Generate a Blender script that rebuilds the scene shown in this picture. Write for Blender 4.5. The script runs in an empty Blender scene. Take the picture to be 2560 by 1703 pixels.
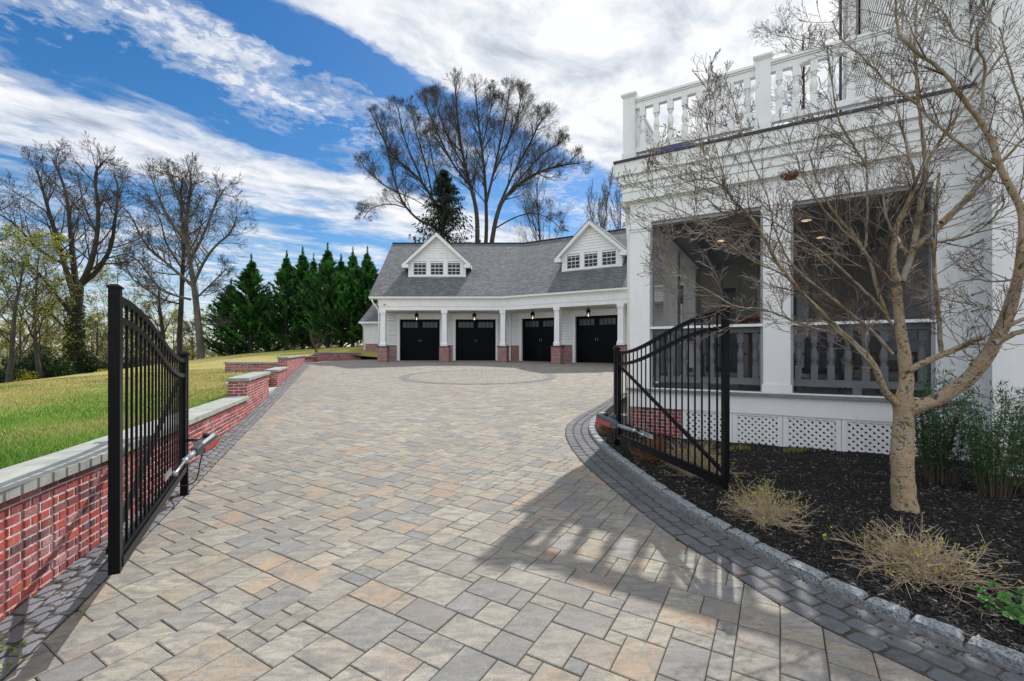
import bpy, math, random
import numpy as np
from mathutils import Vector, Matrix
R = math.radians
sc = bpy.context.scene
COL = sc.collection
# ------------------------------------------------------------------ camera
EYE = 1.55
F = 1047.6
cam_d = bpy.data.cameras.new("camera")
cam = bpy.data.objects.new("camera", cam_d)
COL.objects.link(cam)
cam.location = (0, 0, EYE)
cam.rotation_euler = (R(90), 0, 0)
cam_d.lens = 16.0
cam_d.sensor_width = 36.0
cam_d.shift_y = 0.0119
cam_d.clip_start = 0.05
cam_d.clip_end = 6000
sc.camera = cam
# ------------------------------------------------------------------ light
SUN_DIR = Vector((0.365, 0.80, 1.0)).normalized()      # towards the sun
sun_el = math.asin(SUN_DIR.z)
sun_az = math.atan2(SUN_DIR.x, SUN_DIR.y)
sl = bpy.data.lights.new("sun", 'SUN')
sl.energy = 3.5
sl.angle = R(0.5)
sl.color = (1.0, 0.955, 0.88)
so = bpy.data.objects.new("sun", sl)
so.rotation_euler = SUN_DIR.to_track_quat('Z', 'Y').to_euler()
COL.objects.link(so)
sc.view_settings.view_transform = 'Standard'
sc.view_settings.look = 'None'
sc.view_settings.gamma = 1.0
sc.view_settings.exposure = 0.56
sc.cycles.use_denoising = True
sc.cycles.max_bounces = 8
sc.cycles.transparent_max_bounces = 24
# ------------------------------------------------------------------ node helpers
class NT:
    def __init__(s, tree):
        s.t = tree
        s.t.nodes.clear()
    def n(s, typ, **kw):
        nd = s.t.nodes.new(typ)
        for k, v in kw.items():
            if k.startswith('i_'):
                nd.inputs[k[2:].replace('_', ' ')].default_value = v
            else:
                setattr(nd, k, v)
        return nd
    def l(s, a, b):
        s.t.links.new(a, b)
    def val(s, x, inp):
        if isinstance(x, (int, float)):
            inp.default_value = x
        else:
            s.l(x, inp)
    def m(s, op, a, b=0.0, c=0.0, clamp=False):
        nd = s.n('ShaderNodeMath', operation=op, use_clamp=clamp)
        s.val(a, nd.inputs[0]); s.val(b, nd.inputs[1]); s.val(c, nd.inputs[2])
        return nd.outputs[0]
    def mix(s, f, a, b, blend='MIX'):
        nd = s.n('ShaderNodeMix', data_type='RGBA', blend_type=blend)
        s.val(f, nd.inputs[0])
        for x, i in ((a, 6), (b, 7)):
            if isinstance(x, (tuple, list)):
                nd.inputs[i].default_value = (x[0], x[1], x[2], 1)
            else:
                s.l(x, nd.inputs[i])
        return nd.outputs[2]
    def noise(s, vec, scale, detail=4, rough=0.55, dist=0.0):
        nd = s.n('ShaderNodeTexNoise')
        nd.inputs['Scale'].default_value = scale
        nd.inputs['Detail'].default_value = detail
        nd.inputs['Roughness'].default_value = rough
        nd.inputs['Distortion'].default_value = dist
        if vec is not None:
            s.l(vec, nd.inputs['Vector'])
        return nd.outputs[0]
    def ramp(s, fac, stops, interp='LINEAR'):
        nd = s.n('ShaderNodeValToRGB')
        cr = nd.color_ramp
        cr.interpolation = interp
        while len(cr.elements) < len(stops):
            cr.elements.new(0.5)
        for e, (p, c) in zip(cr.elements, stops):
            e.position = p
            if isinstance(c, (int, float)):
                c = (c, c, c)
            e.color = (c[0], c[1], c[2], 1)
        s.l(fac, nd.inputs[0])
        return nd.outputs[0]
    def mapping(s, vec, scale=(1, 1, 1), rot=(0, 0, 0)):
        nd = s.n('ShaderNodeMapping')
        nd.inputs['Scale'].default_value = scale
        nd.inputs['Rotation'].default_value = rot
        s.l(vec, nd.inputs['Vector'])
        return nd.outputs[0]
# ------------------------------------------------------------------ sky
world = bpy.data.worlds.new("World")
sc.world = world
world.use_nodes = True
w = NT(world.node_tree)
out = w.n('ShaderNodeOutputWorld')
bg = w.n('ShaderNodeBackground')
bg.inputs['Strength'].default_value = 0.1
w.l(bg.outputs[0], out.inputs[0])
sky = w.n('ShaderNodeTexSky', sky_type='NISHITA')
sky.sun_disc = False
sky.sun_elevation = sun_el
sky.sun_rotation = sun_az
sky.air_density = 1.0
sky.dust_density = 0.4
sky.ozone_density = 2.5
hs = w.n('ShaderNodeHueSaturation')
hs.inputs['Hue'].default_value = 0.501
hs.inputs['Saturation'].default_value = 1.38
hs.inputs['Value'].default_value = 0.80
w.l(sky.outputs[0], hs.inputs['Color'])
tc = w.n('ShaderNodeTexCoord')
sx = w.n('ShaderNodeSeparateXYZ')
w.l(tc.outputs['Generated'], sx.inputs[0])
zc = w.m('MAXIMUM', sx.outputs[2], 0.03)
px = w.m('DIVIDE', sx.outputs[0], zc)
py = w.m('DIVIDE', sx.outputs[1], zc)
qq = w.m('SUBTRACT', px, w.m('MULTIPLY', py, 0.95))
al = w.m('ADD', w.m('MULTIPLY', px, 0.69), w.m('MULTIPLY', py, 0.725))
cv = w.n('ShaderNodeCombineXYZ')
w.l(w.m('MULTIPLY', al, 1.45), cv.inputs[0]); w.l(w.m('MULTIPLY', qq, 1.4), cv.inputs[1])
cl = w.n('ShaderNodeCombineXYZ')
w.l(px, cl.inputs[0]); w.l(py, cl.inputs[1])
nbig = w.noise(cv.outputs[0], 1.3, 9, 0.6, 0.35)
nsm = w.noise(cl.outputs[0], 19.0, 5, 0.62, 0.5)
nmid = w.noise(cl.outputs[0], 3.2, 8, 0.62, 0.2)
qw = w.m('ADD', qq, w.m('MULTIPLY', w.m('SUBTRACT', nmid, 0.5), 0.42))
qn = w.m('DIVIDE', w.m('ADD', qw, 8.0), 8.0, clamp=True)
cov = w.ramp(qn, [(0.0, .48), (.30, .42), (.36, .34), (.40, .33), (.43, .52), (.46, .66), (.545, .76), (.572, .60), (.592, .27), (.648, .24), (.668, .43),
                  (.70, .48), (.722, .40), (.735, .16), (.756, .15), (.772, .72), (.80, .95), (1.0, .98)])
rip = w.ramp(qn, [(.60, 0), (.665, 1), (.722, 1), (.75, 0.1), (.8, 0)])
d = w.m('ADD', cov, w.m('MULTIPLY', w.m('SUBTRACT', nbig, 0.5), 1.25))
d = w.m('ADD', d, w.m('MULTIPLY', w.m('SUBTRACT', nsm, 0.5), w.m('MULTIPLY', rip, 0.75)))
mask = w.ramp(d, [(.28, 0.0), (.44, .30), (.62, .82), (.82, 1.0)], 'EASE')
ngr = w.noise(cv.outputs[0], 2.3, 7, 0.6, 0.3)
ccol = w.ramp(ngr, [(.30, (2.9, 3.3, 4.0)), (.42, (4.6, 5.0, 5.6)), (.55, (6.5, 6.6, 6.8))])
# clouds glow brighter towards the sun
dot = w.n('ShaderNodeVectorMath', operation='DOT_PRODUCT')
w.l(tc.outputs['Generated'], dot.inputs[0]); dot.inputs[1].default_value = SUN_DIR
glow = w.m('POWER', w.m('MAXIMUM', dot.outputs['Value'], 0.0), 6.0)
ccol = w.mix(w.m('MULTIPLY', glow, 0.25), ccol, (7.8, 7.8, 7.7))
# unseen cloud behind the camera boosted, added as fill on camera-facing sides
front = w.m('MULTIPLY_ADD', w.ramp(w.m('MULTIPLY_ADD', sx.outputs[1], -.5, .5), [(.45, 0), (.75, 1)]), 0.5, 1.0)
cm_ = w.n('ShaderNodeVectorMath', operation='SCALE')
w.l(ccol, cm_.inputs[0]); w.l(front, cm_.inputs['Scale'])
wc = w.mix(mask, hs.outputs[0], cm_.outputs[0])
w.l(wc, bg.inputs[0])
# ------------------------------------------------------------------ materials
MATS = {}
def new_mat(name):
    m = bpy.data.materials.new(name)
    m.use_nodes = True
    t = NT(m.node_tree)
    o = t.n('ShaderNodeOutputMaterial')
    p = t.n('ShaderNodeBsdfPrincipled')
    t.l(p.outputs[0], o.inputs[0])
    MATS[name] = m
    return m, t, p, o
def bump(t, p, h, strength=0.3, dist=0.01):
    b = t.n('ShaderNodeBump')
    b.inputs['Strength'].default_value = strength
    b.inputs['Distance'].default_value = dist
    t.l(h, b.inputs['Height'])
    t.l(b.outputs[0], p.inputs['Normal'])
def simple(name, c1, c2=None, rough=0.6, scale=8.0, bstr=0.0, bscale=40.0, metal=0.0, spec=0.5, attr=False, trans=0.0, lo=.35, hi=.65, stretch=(1, 1, 1), streak=0.0):
    m, t, p, o = new_mat(name)
    g = t.n('ShaderNodeNewGeometry')
    pos = t.mapping(g.outputs['Position'], stretch)
    if c2 is None:
        c2 = tuple(x * 0.86 for x in c1)
    c = t.mix(t.ramp(t.noise(pos, scale, 6), [(lo, 0), (hi, 1)]), c1, c2)
    if streak:
        st = t.noise(t.mapping(g.outputs['Position'], (1, 1, .12)), 9.0, 6, .65)
        c = t.mix(t.ramp(st, [(.50, 0), (.72, streak)]), c, (.42, .41, .37))
    if attr:
        a = t.n('ShaderNodeAttribute', attribute_name='Col')
        c = t.mix(1.0, c, a.outputs['Color'], 'MULTIPLY')
    t.l(c, p.inputs['Base Color'])
    p.inputs['Roughness'].default_value = rough
    p.inputs['Metallic'].default_value = metal
    p.inputs['Specular IOR Level'].default_value = spec
    if bstr:
        bump(t, p, t.noise(pos, bscale, 5), bstr)
    if trans:
        tr = t.n('ShaderNodeBsdfTranslucent')
        t.l(c, tr.inputs[0])
        mx = t.n('ShaderNodeMixShader'); mx.inputs[0].default_value = trans
        t.l(p.outputs[0], mx.inputs[1]); t.l(tr.outputs[0], mx.inputs[2]); t.l(mx.outputs[0], o.inputs[0])
    return m
simple('white', (.80, .81, .82), (.75, .76, .765), rough=.5, scale=2.2, bstr=.05, bscale=60, streak=.22)
simple('cream', (.80, .78, .72), (.75, .73, .67), rough=.55, scale=2.5)
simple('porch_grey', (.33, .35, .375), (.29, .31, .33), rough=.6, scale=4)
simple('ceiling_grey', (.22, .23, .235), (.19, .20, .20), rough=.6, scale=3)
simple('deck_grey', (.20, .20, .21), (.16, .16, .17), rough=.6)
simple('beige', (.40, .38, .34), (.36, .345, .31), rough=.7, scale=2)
simple('black_metal', (.003, .0035, .005), (.005, .0055, .007), rough=.34, scale=14, bstr=.03, bscale=120, spec=.12)
simple('black_door', (.0015, .002, .004), (.003, .004, .008), rough=.35, scale=6, spec=.06)
simple('flashing', (.015, .017, .03), rough=.4)
simple('galv', (.52, .54, .56), (.42, .44, .46), rough=.32, scale=20, metal=.85)
simple('tube_grey', (.23, .26, .30), (.19, .22, .26), rough=.4, scale=14)
simple('opener_grey', (.08, .09, .11), (.06, .07, .085), rough=.45, scale=20)
simple('opener_red', (.42, .07, .05), (.34, .06, .05), rough=.4, scale=20)
simple('black_rubber_and_shade', (.012, .012, .013), rough=.6)
simple('capstone', (.32, .335, .315), (.22, .235, .22), rough=.8, scale=5.5, bstr=.25, bscale=55)
simple('mortar', (.60, .54, .51), (.48, .43, .41), rough=.95, scale=12, bstr=.4, bscale=90)
simple('sand', (.075, .066, .05), (.035, .033, .024), rough=1, scale=15, bstr=.4, bscale=120)
simple('earth', (.25, .24, .21), (.20, .19, .165), rough=1, scale=.2)
simple('kerb_bed', (.17, .165, .155), (.11, .105, .10), rough=1, scale=20, bstr=.4)
simple('concrete', (.40, .395, .37), (.30, .295, .28), rough=.9, scale=6, bstr=.2)
simple('navy', (.012, .018, .045), (.02, .027, .06), rough=.5)
simple('cushion', (.13, .12, .11), (.20, .19, .18), rough=.9, scale=3)
simple('blue_glaze', (.02, .05, .42), (.015, .03, .28), rough=.18, scale=5)
simple('red_petal', (.62, .02, .015), (.40, .015, .01), rough=.6, scale=30, trans=.2)
simple('wood_brown', (.16, .09, .05), (.10, .055, .03), rough=.6)
simple('leaf_attr', (1, 1, 1), (.72, .75, .7), rough=.55, scale=1.3, attr=True, trans=.28)
simple('grass_attr', (1, 1, 1), (.8, .82, .75), rough=.6, scale=.9, attr=True, trans=.3)
simple('needle_attr', (1, 1, 1), (.62, .68, .62), rough=.5, scale=.8, attr=True, trans=.35)
simple('twig_tan', (.60, .49, .36), (.38, .27, .18), rough=.85, scale=9)
simple('bark_grey', (.062, .056, .050), (.032, .028, .025), rough=.95, scale=4, bstr=.6, bscale=18, stretch=(1, 1, .3))
simple('bark_pale', (.13, .118, .105), (.07, .062, .055), rough=.95, scale=4, bstr=.5, bscale=18, stretch=(1, 1, .3))
simple('twig_dark', (.065, .053, .045), (.045, .037, .032), rough=.95, scale=2)
simple('twig_brown', (.12, .085, .06), (.08, .055, .04), rough=.95, scale=2)
simple('shrub_red', (.30, .10, .05), (.22, .13, .07), rough=.8, scale=6)
simple('mulch', (.017, .015, .014), (.009, .008, .008), rough=.98, scale=30, bstr=1.0, bscale=60, spec=.2)
simple('chip', (1, 1, 1), (.7, .7, .7), rough=.75, scale=25, attr=True, spec=.4)
simple('needle_litter', (.10, .075, .055), (.06, .045, .035), rough=1, scale=3, bstr=.6)
simple('far_wood', (1, 1, 1), (.8, .82, .8), rough=.9, scale=.3, attr=True, trans=.2)
def m_brick(name, attr=True):
    m, t, p, o = new_mat(name)
    g = t.n('ShaderNodeNewGeometry')
    pos = g.outputs['Position']
    a = t.n('ShaderNodeAttribute', attribute_name='Col')
    c = t.mix(t.ramp(t.noise(pos, 34, 6, .65), [(.32, 0), (.7, 1)]), a.outputs['Color'], t.mix(.55, a.outputs['Color'], (.10, .03, .03)))
    # pale efflorescence wiped over some bricks
    eff = t.m('MULTIPLY', t.ramp(t.noise(t.mapping(pos, (1, 1, .45)), 3.4, 7, .7, .4), [(.50, 0), (.72, .75)]), t.ramp(t.noise(pos, 45, 4, .6), [(.3, .25), (.7, 1)]))
    c = t.mix(eff, c, (.46, .36, .37))
    t.l(c, p.inputs['Base Color'])
    p.inputs['Roughness'].default_value = .72
    bump(t, p, t.noise(pos, 90, 5, .7), .5, .006)
    return m
m_brick('brick_geo')
def m_bricktex(name, c1, c2, mort, bw=.21, rh=.072, ms=.011):
    m, t, p, o = new_mat(name)
    uv = t.n('ShaderNodeUVMap')
    b = t.n('ShaderNodeTexBrick')
    t.l(uv.outputs[0], b.inputs['Vector'])
    b.inputs['Scale'].default_value = 1
    b.inputs['Brick Width'].default_value = bw
    b.inputs['Row Height'].default_value = rh
    b.inputs['Mortar Size'].default_value = ms
    b.inputs['Mortar Smooth'].default_value = .1
    b.inputs['Bias'].default_value = -.1
    b.inputs['Color1'].default_value = (*c1, 1); b.inputs['Color2'].default_value = (*c2, 1); b.inputs['Mortar'].default_value = (*mort, 1)
    g = t.n('ShaderNodeNewGeometry')
    c = t.mix(t.ramp(t.noise(g.outputs['Position'], 5, 6), [(.35, 0), (.7, .4)]), b.outputs['Color'], (.08, .03, .03))
    t.l(c, p.inputs['Base Color'])
    p.inputs['Roughness'].default_value = .85
    h = t.m('SUBTRACT', t.m('MULTIPLY', t.noise(uv.outputs[0], 60, 4), .3), b.outputs['Fac'])
    bump(t, p, h, .6, .008)
m_bricktex('brick_tex', (.30, .075, .06), (.15, .05, .05), (.50, .44, .42))
def m_shingle():
    m, t, p, o = new_mat('shingle')
    uv = t.n('ShaderNodeUVMap')
    sp = t.n('ShaderNodeSeparateXYZ'); t.l(uv.outputs[0], sp.inputs[0])
    rowv = t.m('DIVIDE', sp.outputs[1], .15)
    row = t.m('FLOOR', rowv); fr_ = t.m('FRACT', rowv)
    def rn(su, sr, det=1):
        c = t.n('ShaderNodeCombineXYZ')
        t.l(t.m('MULTIPLY', sp.outputs[0], su), c.inputs[0]); t.l(t.m('MULTIPLY', row, sr), c.inputs[1])
        return t.noise(c.outputs[0], 1.0, det)
    shadow_dash = t.m('MULTIPLY', t.ramp(rn(3.6, 7.31), [(.49, 0), (.53, 1)]), t.ramp(fr_, [(.0, 1), (.42, 1), (.55, 0)]))  # dark dashes paint the shadow line under the shingle tabs
    tone = t.ramp(rn(2.1, 3.77, 2), [(.32, (.082, .092, .106)), (.66, (.155, .166, .178))])
    edge = t.ramp(fr_, [(.0, .55), (.12, .0)])  # thin shadow line painted along the foot of each row
    c = t.mix(t.m('MULTIPLY', shadow_dash, .88), tone, (.055, .06, .07))
    c = t.mix(edge, c, (.05, .055, .06))
    c = t.mix(t.ramp(t.noise(uv.outputs[0], 60, 3, .7), [(.35, .35), (.6, 0)]), c, (.10, .105, .11))
    t.l(c, p.inputs['Base Color'])
    p.inputs['Roughness'].default_value = .92
    bump(t, p, t.m('SUBTRACT', t.m('MULTIPLY', t.noise(uv.outputs[0], 90, 3), .3), t.m('ADD', fr_, shadow_dash)), .6, .012)
m_shingle()
def m_paver():
    m, t, p, o = new_mat('paver')
    g = t.n('ShaderNodeNewGeometry')
    pos = g.outputs['Position']
    a = t.n('ShaderNodeAttribute', attribute_name='Col')
    base = a.outputs['Color']
    off = t.n('ShaderNodeVectorMath', operation='MULTIPLY_ADD')      # shift the blotches from stone to stone
    t.l(base, off.inputs[0]); off.inputs[1].default_value = (60, 90, 40); t.l(pos, off.inputs[2])
    ov = off.outputs[0]
    n1 = t.noise(t.mapping(ov, (1, 3.0, 1), (0, 0, R(-29))), 5.5, 7, .68, .8)
    c = t.mix(t.ramp(n1, [(.40, 0), (.62, .85)]), base, (.135, .136, .138))
    n2 = t.noise(ov, 5.5, 5, .6, .5)
    om = t.m('MULTIPLY', t.ramp(n2, [(.40, 0), (.62, 1)]), a.outputs['Alpha'])
    c = t.mix(t.m('MULTIPLY', om, .8), c, (.385, .25, .15))
    n3 = t.noise(pos, 130, 3, .7)
    c = t.mix(t.ramp(n3, [(.35, .4), (.6, 0)]), c, (.07, .066, .062))
    c = t.mix(t.ramp(t.noise(pos, 210, 2, .6), [(.62, 0), (.72, .35)]), c, (.62, .60, .56))
    n5 = t.noise(t.mapping(ov, (2.2, 1, 1), (0, 0, R(-29))), 9, 5, .7, .5)
    c = t.mix(t.ramp(n5, [(.54, 0), (.68, .2)]), c, (.40, .38, .33))
    n4 = t.noise(pos, .55, 6, .6)
    c = t.mix(t.ramp(n4, [(.42, 0), (.72, .38)]), c, (.15, .14, .125))
    t.l(c, p.inputs['Base Color'])
    p.inputs['Roughness'].default_value = .86
    h = t.m('ADD', t.m('MULTIPLY', t.noise(pos, 120, 5, .7), .5), t.m('MULTIPLY', n1, 1.2))
    bump(t, p, h, .45, .006)
m_paver()
def m_cobble():
    m, t, p, o = new_mat('cobble')
    g = t.n('ShaderNodeNewGeometry'); pos = g.outputs['Position']
    a = t.n('ShaderNodeAttribute', attribute_name='Col')
    c = t.mix(t.ramp(t.noise(pos, 26, 5, .65), [(.35, 0), (.7, .6)]), a.outputs['Color'], (.13, .135, .15))
    c = t.mix(t.ramp(t.noise(pos, 190, 2, .6), [(.60, 0), (.70, .3)]), c, (.40, .40, .40))
    t.l(c, p.inputs['Base Color'])
    p.inputs['Roughness'].default_value = .82
    bump(t, p, t.noise(pos, 110, 5, .7), .4, .006)
m_cobble()
def m_granite():
    m, t, p, o = new_mat('granite')
    g = t.n('ShaderNodeNewGeometry'); pos = g.outputs['Position']
    c = t.mix(t.ramp(t.noise(pos, 75, 4, .7), [(.36, 0), (.62, 1)]), (.06, .07, .085), (.36, .39, .42))
    c = t.mix(t.ramp(t.noise(pos, 7, 5), [(.45, 0), (.75, .5)]), c, (.24, .25, .26))
    t.l(c, p.inputs['Base Color'])
    p.inputs['Roughness'].default_value = .8
    bump(t, p, t.noise(pos, 60, 6, .7), .8, .012)
m_granite()
def m_lawn():
    m, t, p, o = new_mat('lawn')
    g = t.n('ShaderNodeNewGeometry'); pos = g.outputs['Position']
    n1 = t.noise(t.mapping(pos, (.35, 1.1, 1), (0, 0, R(14))), .55, 7, .62, .5)
    n2 = t.noise(pos, 6, 6, .7)
    sp = t.n('ShaderNodeSeparateXYZ'); t.l(pos, sp.inputs[0])
    far = t.m('MULTIPLY', t.m('MAXIMUM', t.m('SUBTRACT', sp.outputs[1], 5.0), 0.0), .018)
    f = t.m('ADD', t.m('ADD', t.m('MULTIPLY', n1, .8), t.m('MULTIPLY', n2, .25)), t.m('MINIMUM', far, .17))
    c = t.ramp(f, [(.45, (.10, .24, .014)), (.57, (.20, .31, .03)), (.67, (.36, .34, .085)), (.74, (.44, .35, .15))])
    c = t.mix(t.ramp(t.noise(pos, 28, 5, .75), [(.35, .4), (.62, 0)]), c, (.05, .085, .012))
    t.l(c, p.inputs['Base Color'])
    p.inputs['Roughness'].default_value = .95
    p.inputs['Specular IOR Level'].default_value = .2
    bump(t, p, t.noise(pos, 40, 5, .8), 1.0, .05)
m_lawn()
def m_paperbark():
    m, t, p, o = new_mat('paperbark')
    g = t.n('ShaderNodeNewGeometry'); pos = g.outputs['Position']
    n1 = t.noise(t.mapping(pos, (1, 1, 1.25)), 15, 6, .66, .9)
    n2 = t.noise(t.mapping(pos, (1, 1, 1.3)), 27, 5, .65, .6)
    c = t.ramp(n1, [(.35, (.05, .04, .022)), (.41, (.17, .14, .07)), (.455, (.36, .30, .20)), (.49, (.41, .37, .31)), (.515, (.50, .26, .075)), (.55, (.43, .28, .14)), (.575, (.19, .155, .085)), (.61, (.39, .355, .30)), (.68, (.30, .26, .20))], 'LINEAR')
    c = t.mix(t.ramp(n2, [(.52, 0), (.62, .75)]), c, (.36, .33, .29))
    c = t.mix(t.ramp(t.noise(pos, 34, 4, .6), [(.33, .85), (.40, 0)]), c, (.06, .042, .025))
    t.l(c, p.inputs['Base Color'])
    p.inputs['Roughness'].default_value = .8
    bump(t, p, t.m('ADD', n1, t.m('MULTIPLY', n2, .6)), .9, .02)
m_paperbark()
def m_limb():
    m, t, p, o = new_mat('limb_bark')
    g = t.n('ShaderNodeNewGeometry'); pos = g.outputs['Position']
    n1 = t.noise(pos, 6, 6, .65, .6)
    c = t.ramp(n1, [(.36, (.12, .095, .045)), (.44, (.19, .145, .065)), (.50, (.25, .18, .10)), (.56, (.30, .265, .22)), (.66, (.20, .175, .145))])
    t.l(c, p.inputs['Base Color'])
    p.inputs['Roughness'].default_value = .75
    bump(t, p, t.noise(pos, 45, 5, .7), .5, .008)
m_limb()
simple('fine_twig', (.28, .235, .20), (.085, .052, .035), rough=.75, scale=2.2, lo=.40, hi=.56)
def m_glass(name, tint=(.01, .014, .025)):
    m, t, p, o = new_mat(name)
    p.inputs['Base Color'].default_value = (*tint, 1)
    p.inputs['Roughness'].default_value = .04
    p.inputs['Specular IOR Level'].default_value = .28
    g = t.n('ShaderNodeNewGeometry')
    bump(t, p, t.noise(g.outputs['Position'], 1.5, 2), .06, .05)
m_glass('glass')
m_glass('glass_door', (.05, .065, .05))
def m_screen():
    m, t, p, o = new_mat('screen')
    tr = t.n('ShaderNodeBsdfTransparent')
    p.inputs['Base Color'].default_value = (.016, .016, .018, 1)
    p.inputs['Roughness'].default_value = .8
    mx = t.n('ShaderNodeMixShader'); mx.inputs[0].default_value = .38
    t.l(tr.outputs[0], mx.inputs[1]); t.l(p.outputs[0], mx.inputs[2]); t.l(mx.outputs[0], o.inputs[0])
m_screen()
def m_clear():
    m, t, p, o = new_mat('lamp_glass')
    tr = t.n('ShaderNodeBsdfTransparent')
    gl = t.n('ShaderNodeBsdfGlossy'); gl.inputs['Roughness'].default_value = .1
    mx = t.n('ShaderNodeMixShader'); mx.inputs[0].default_value = .15
    t.l(tr.outputs[0], mx.inputs[1]); t.l(gl.outputs[0], mx.inputs[2]); t.l(mx.outputs[0], o.inputs[0])
m_clear()
def m_emit(name, c, s):
    m, t, p, o = new_mat(name)
    p.inputs['Base Color'].default_value = (*c, 1)
    p.inputs['Emission Color'].default_value = (*c, 1)
    p.inputs['Emission Strength'].default_value = s
m_emit('bulb', (1.0, .72, .45), 2.2)
m_emit('downlight', (1.0, .72, .42), .9)
# ------------------------------------------------------------------ mesh helpers
UP = Vector((0, 0, 1))
class Fr:
    def __init__(s, o, e1, e2):
        s.o = Vector((o[0], o[1], 0)); s.e1 = Vector((e1[0], e1[1], 0)); s.e2 = Vector((e2[0], e2[1], 0))
    def p(s, x, y, z):
        return s.o + s.e1 * x + s.e2 * y + UP * z
    def sub(s, x, y):
        q = s.p(x, y, 0)
        return Fr((q.x, q.y), s.e1, s.e2)
    def turn_left(s, x, y):      # frame of a face looking along -e1: x runs towards -e2, depth along e1
        q = s.p(x, y, 0)
        return Fr((q.x, q.y), -s.e2, s.e1)
WF = Fr((0, 0), (1, 0), (0, 1))
class MB:
    def __init__(s, mat='white'):
        s.v = []; s.f = []; s.uv = []; s.c = []; s.mi = []; s.keys = []; s.sm = []
        s.use(mat); s.smooth = False
    def use(s, k):
        if k not in s.keys:
            s.keys.append(k)
        s.cur = s.keys.index(k)
        return s
    def face(s, pts, uv=None, col=(1, 1, 1, 1)):
        i = len(s.v)
        s.v.extend([(p[0], p[1], p[2]) for p in pts])
        s.f.append(tuple(range(i, i + len(pts))))
        s.uv.append(uv or [(p[0], p[2]) for p in pts])
        s.c.append(col); s.mi.append(s.cur); s.sm.append(s.smooth)
    def box(s, fr, x0, x1, y0, y1, z0, z1, col=(1, 1, 1, 1)):
        P = fr.p
        if callable(z0):
            zz = lambda x, y: z0(x, y)
        else:
            zz = lambda x, y: z0
        c = {}
        for ix, x in enumerate((x0, x1)):
            for iy, y in enumerate((y0, y1)):
                c[ix, iy, 0] = P(x, y, zz(x, y)); c[ix, iy, 1] = P(x, y, z1)
        q = lambda a: [c[k] for k in a]
        s.face(q([(0, 0, 0), (1, 0, 0), (1, 0, 1), (0, 0, 1)]), [(x0, zz(x0, y0)), (x1, zz(x1, y0)), (x1, z1), (x0, z1)], col)
        s.face(q([(1, 1, 0), (0, 1, 0), (0, 1, 1), (1, 1, 1)]), [(x1, zz(x1, y1)), (x0, zz(x0, y1)), (x0, z1), (x1, z1)], col)
        s.face(q([(0, 1, 0), (0, 0, 0), (0, 0, 1), (0, 1, 1)]), [(y1, zz(x0, y1)), (y0, zz(x0, y0)), (y0, z1), (y1, z1)], col)
        s.face(q([(1, 0, 0), (1, 1, 0), (1, 1, 1), (1, 0, 1)]), [(y0, zz(x1, y0)), (y1, zz(x1, y1)), (y1, z1), (y0, z1)], col)
        s.face(q([(0, 0, 1), (1, 0, 1), (1, 1, 1), (0, 1, 1)]), [(x0, y0), (x1, y0), (x1, y1), (x0, y1)], col)
        s.face(q([(0, 1, 0), (1, 1, 0), (1, 0, 0), (0, 0, 0)]), [(x0, y1), (x1, y1), (x1, y0), (x0, y0)], col)
    def taper(s, fr, cx, cy, w0, w1, z0, z1):
        a = [fr.p(cx + i * w0 / 2, cy + j * w0 / 2, z0) for i, j in ((-1, -1), (1, -1), (1, 1), (-1, 1))]
        b = [fr.p(cx + i * w1 / 2, cy + j * w1 / 2, z1) for i, j in ((-1, -1), (1, -1), (1, 1), (-1, 1))]
        for k in range(4):
            l = (k + 1) % 4
            s.face([a[k], a[l], b[l], b[k]])
        s.face(b); s.face(a[::-1])
    def prism(s, pts_a, pts_b):
        n = len(pts_a)
        s.face(pts_a); s.face(pts_b[::-1])
        for k in range(n):
            l = (k + 1) % n
            s.face([pts_a[l], pts_a[k], pts_b[k], pts_b[l]])
    def bar(s, a, b, w, h=None, up=UP):
        a = Vector(a); b = Vector(b); h = h or w
        d = (b - a).normalized()
        sd = d.cross(up)
        if sd.length < 1e-4:
            sd = d.cross(Vector((0, 1, 0)))
        sd.normalize(); u2 = sd.cross(d).normalized()
        qa = [a + sd * (i * w / 2) + u2 * (j * h / 2) for i, j in ((-1, -1), (1, -1), (1, 1), (-1, 1))]
        qb = [p + (b - a) for p in qa]
        s.prism(qa, qb)
    def tube(s, pts, rads, n=8, cap=True, smooth=True):
        pts = [Vector(p) for p in pts]
        o = s.smooth; s.smooth = smooth
        base = len(s.v)
        prev = None
        K = len(pts)
        for i, p in enumerate(pts):
            d = (pts[min(i + 1, K - 1)] - pts[max(i - 1, 0)]).normalized()
            if prev is None:
                a = d.orthogonal().normalized()
            else:
                a = (prev - d * prev.dot(d))
                a = a.normalized() if a.length > 1e-5 else d.orthogonal().normalized()
            prev = a
            b = d.cross(a)
            r = rads[i] if hasattr(rads, '__len__') else rads
            for k in range(n):
                th = 2 * math.pi * k / n
                q = p + (a * math.cos(th) + b * math.sin(th)) * r
                s.v.append((q.x, q.y, q.z))
        def addf(idx):
            s.f.append(idx); s.uv.append([(0, 0)] * len(idx)); s.c.append((1, 1, 1, 1)); s.mi.append(s.cur); s.sm.append(smooth)
        for i in range(K - 1):
            for k in range(n):
                l = (k + 1) % n
                addf((base + i * n + k, base + i * n + l, base + (i + 1) * n + l, base + (i + 1) * n + k))
        if cap:
            addf(tuple(base + k for k in range(n))[::-1]); addf(tuple(base + (K - 1) * n + k for k in range(n)))
        s.smooth = o
    def lathe(s, c, prof, n=12, smooth=True):
        s.tube_prof(c, prof, n, smooth)
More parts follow.
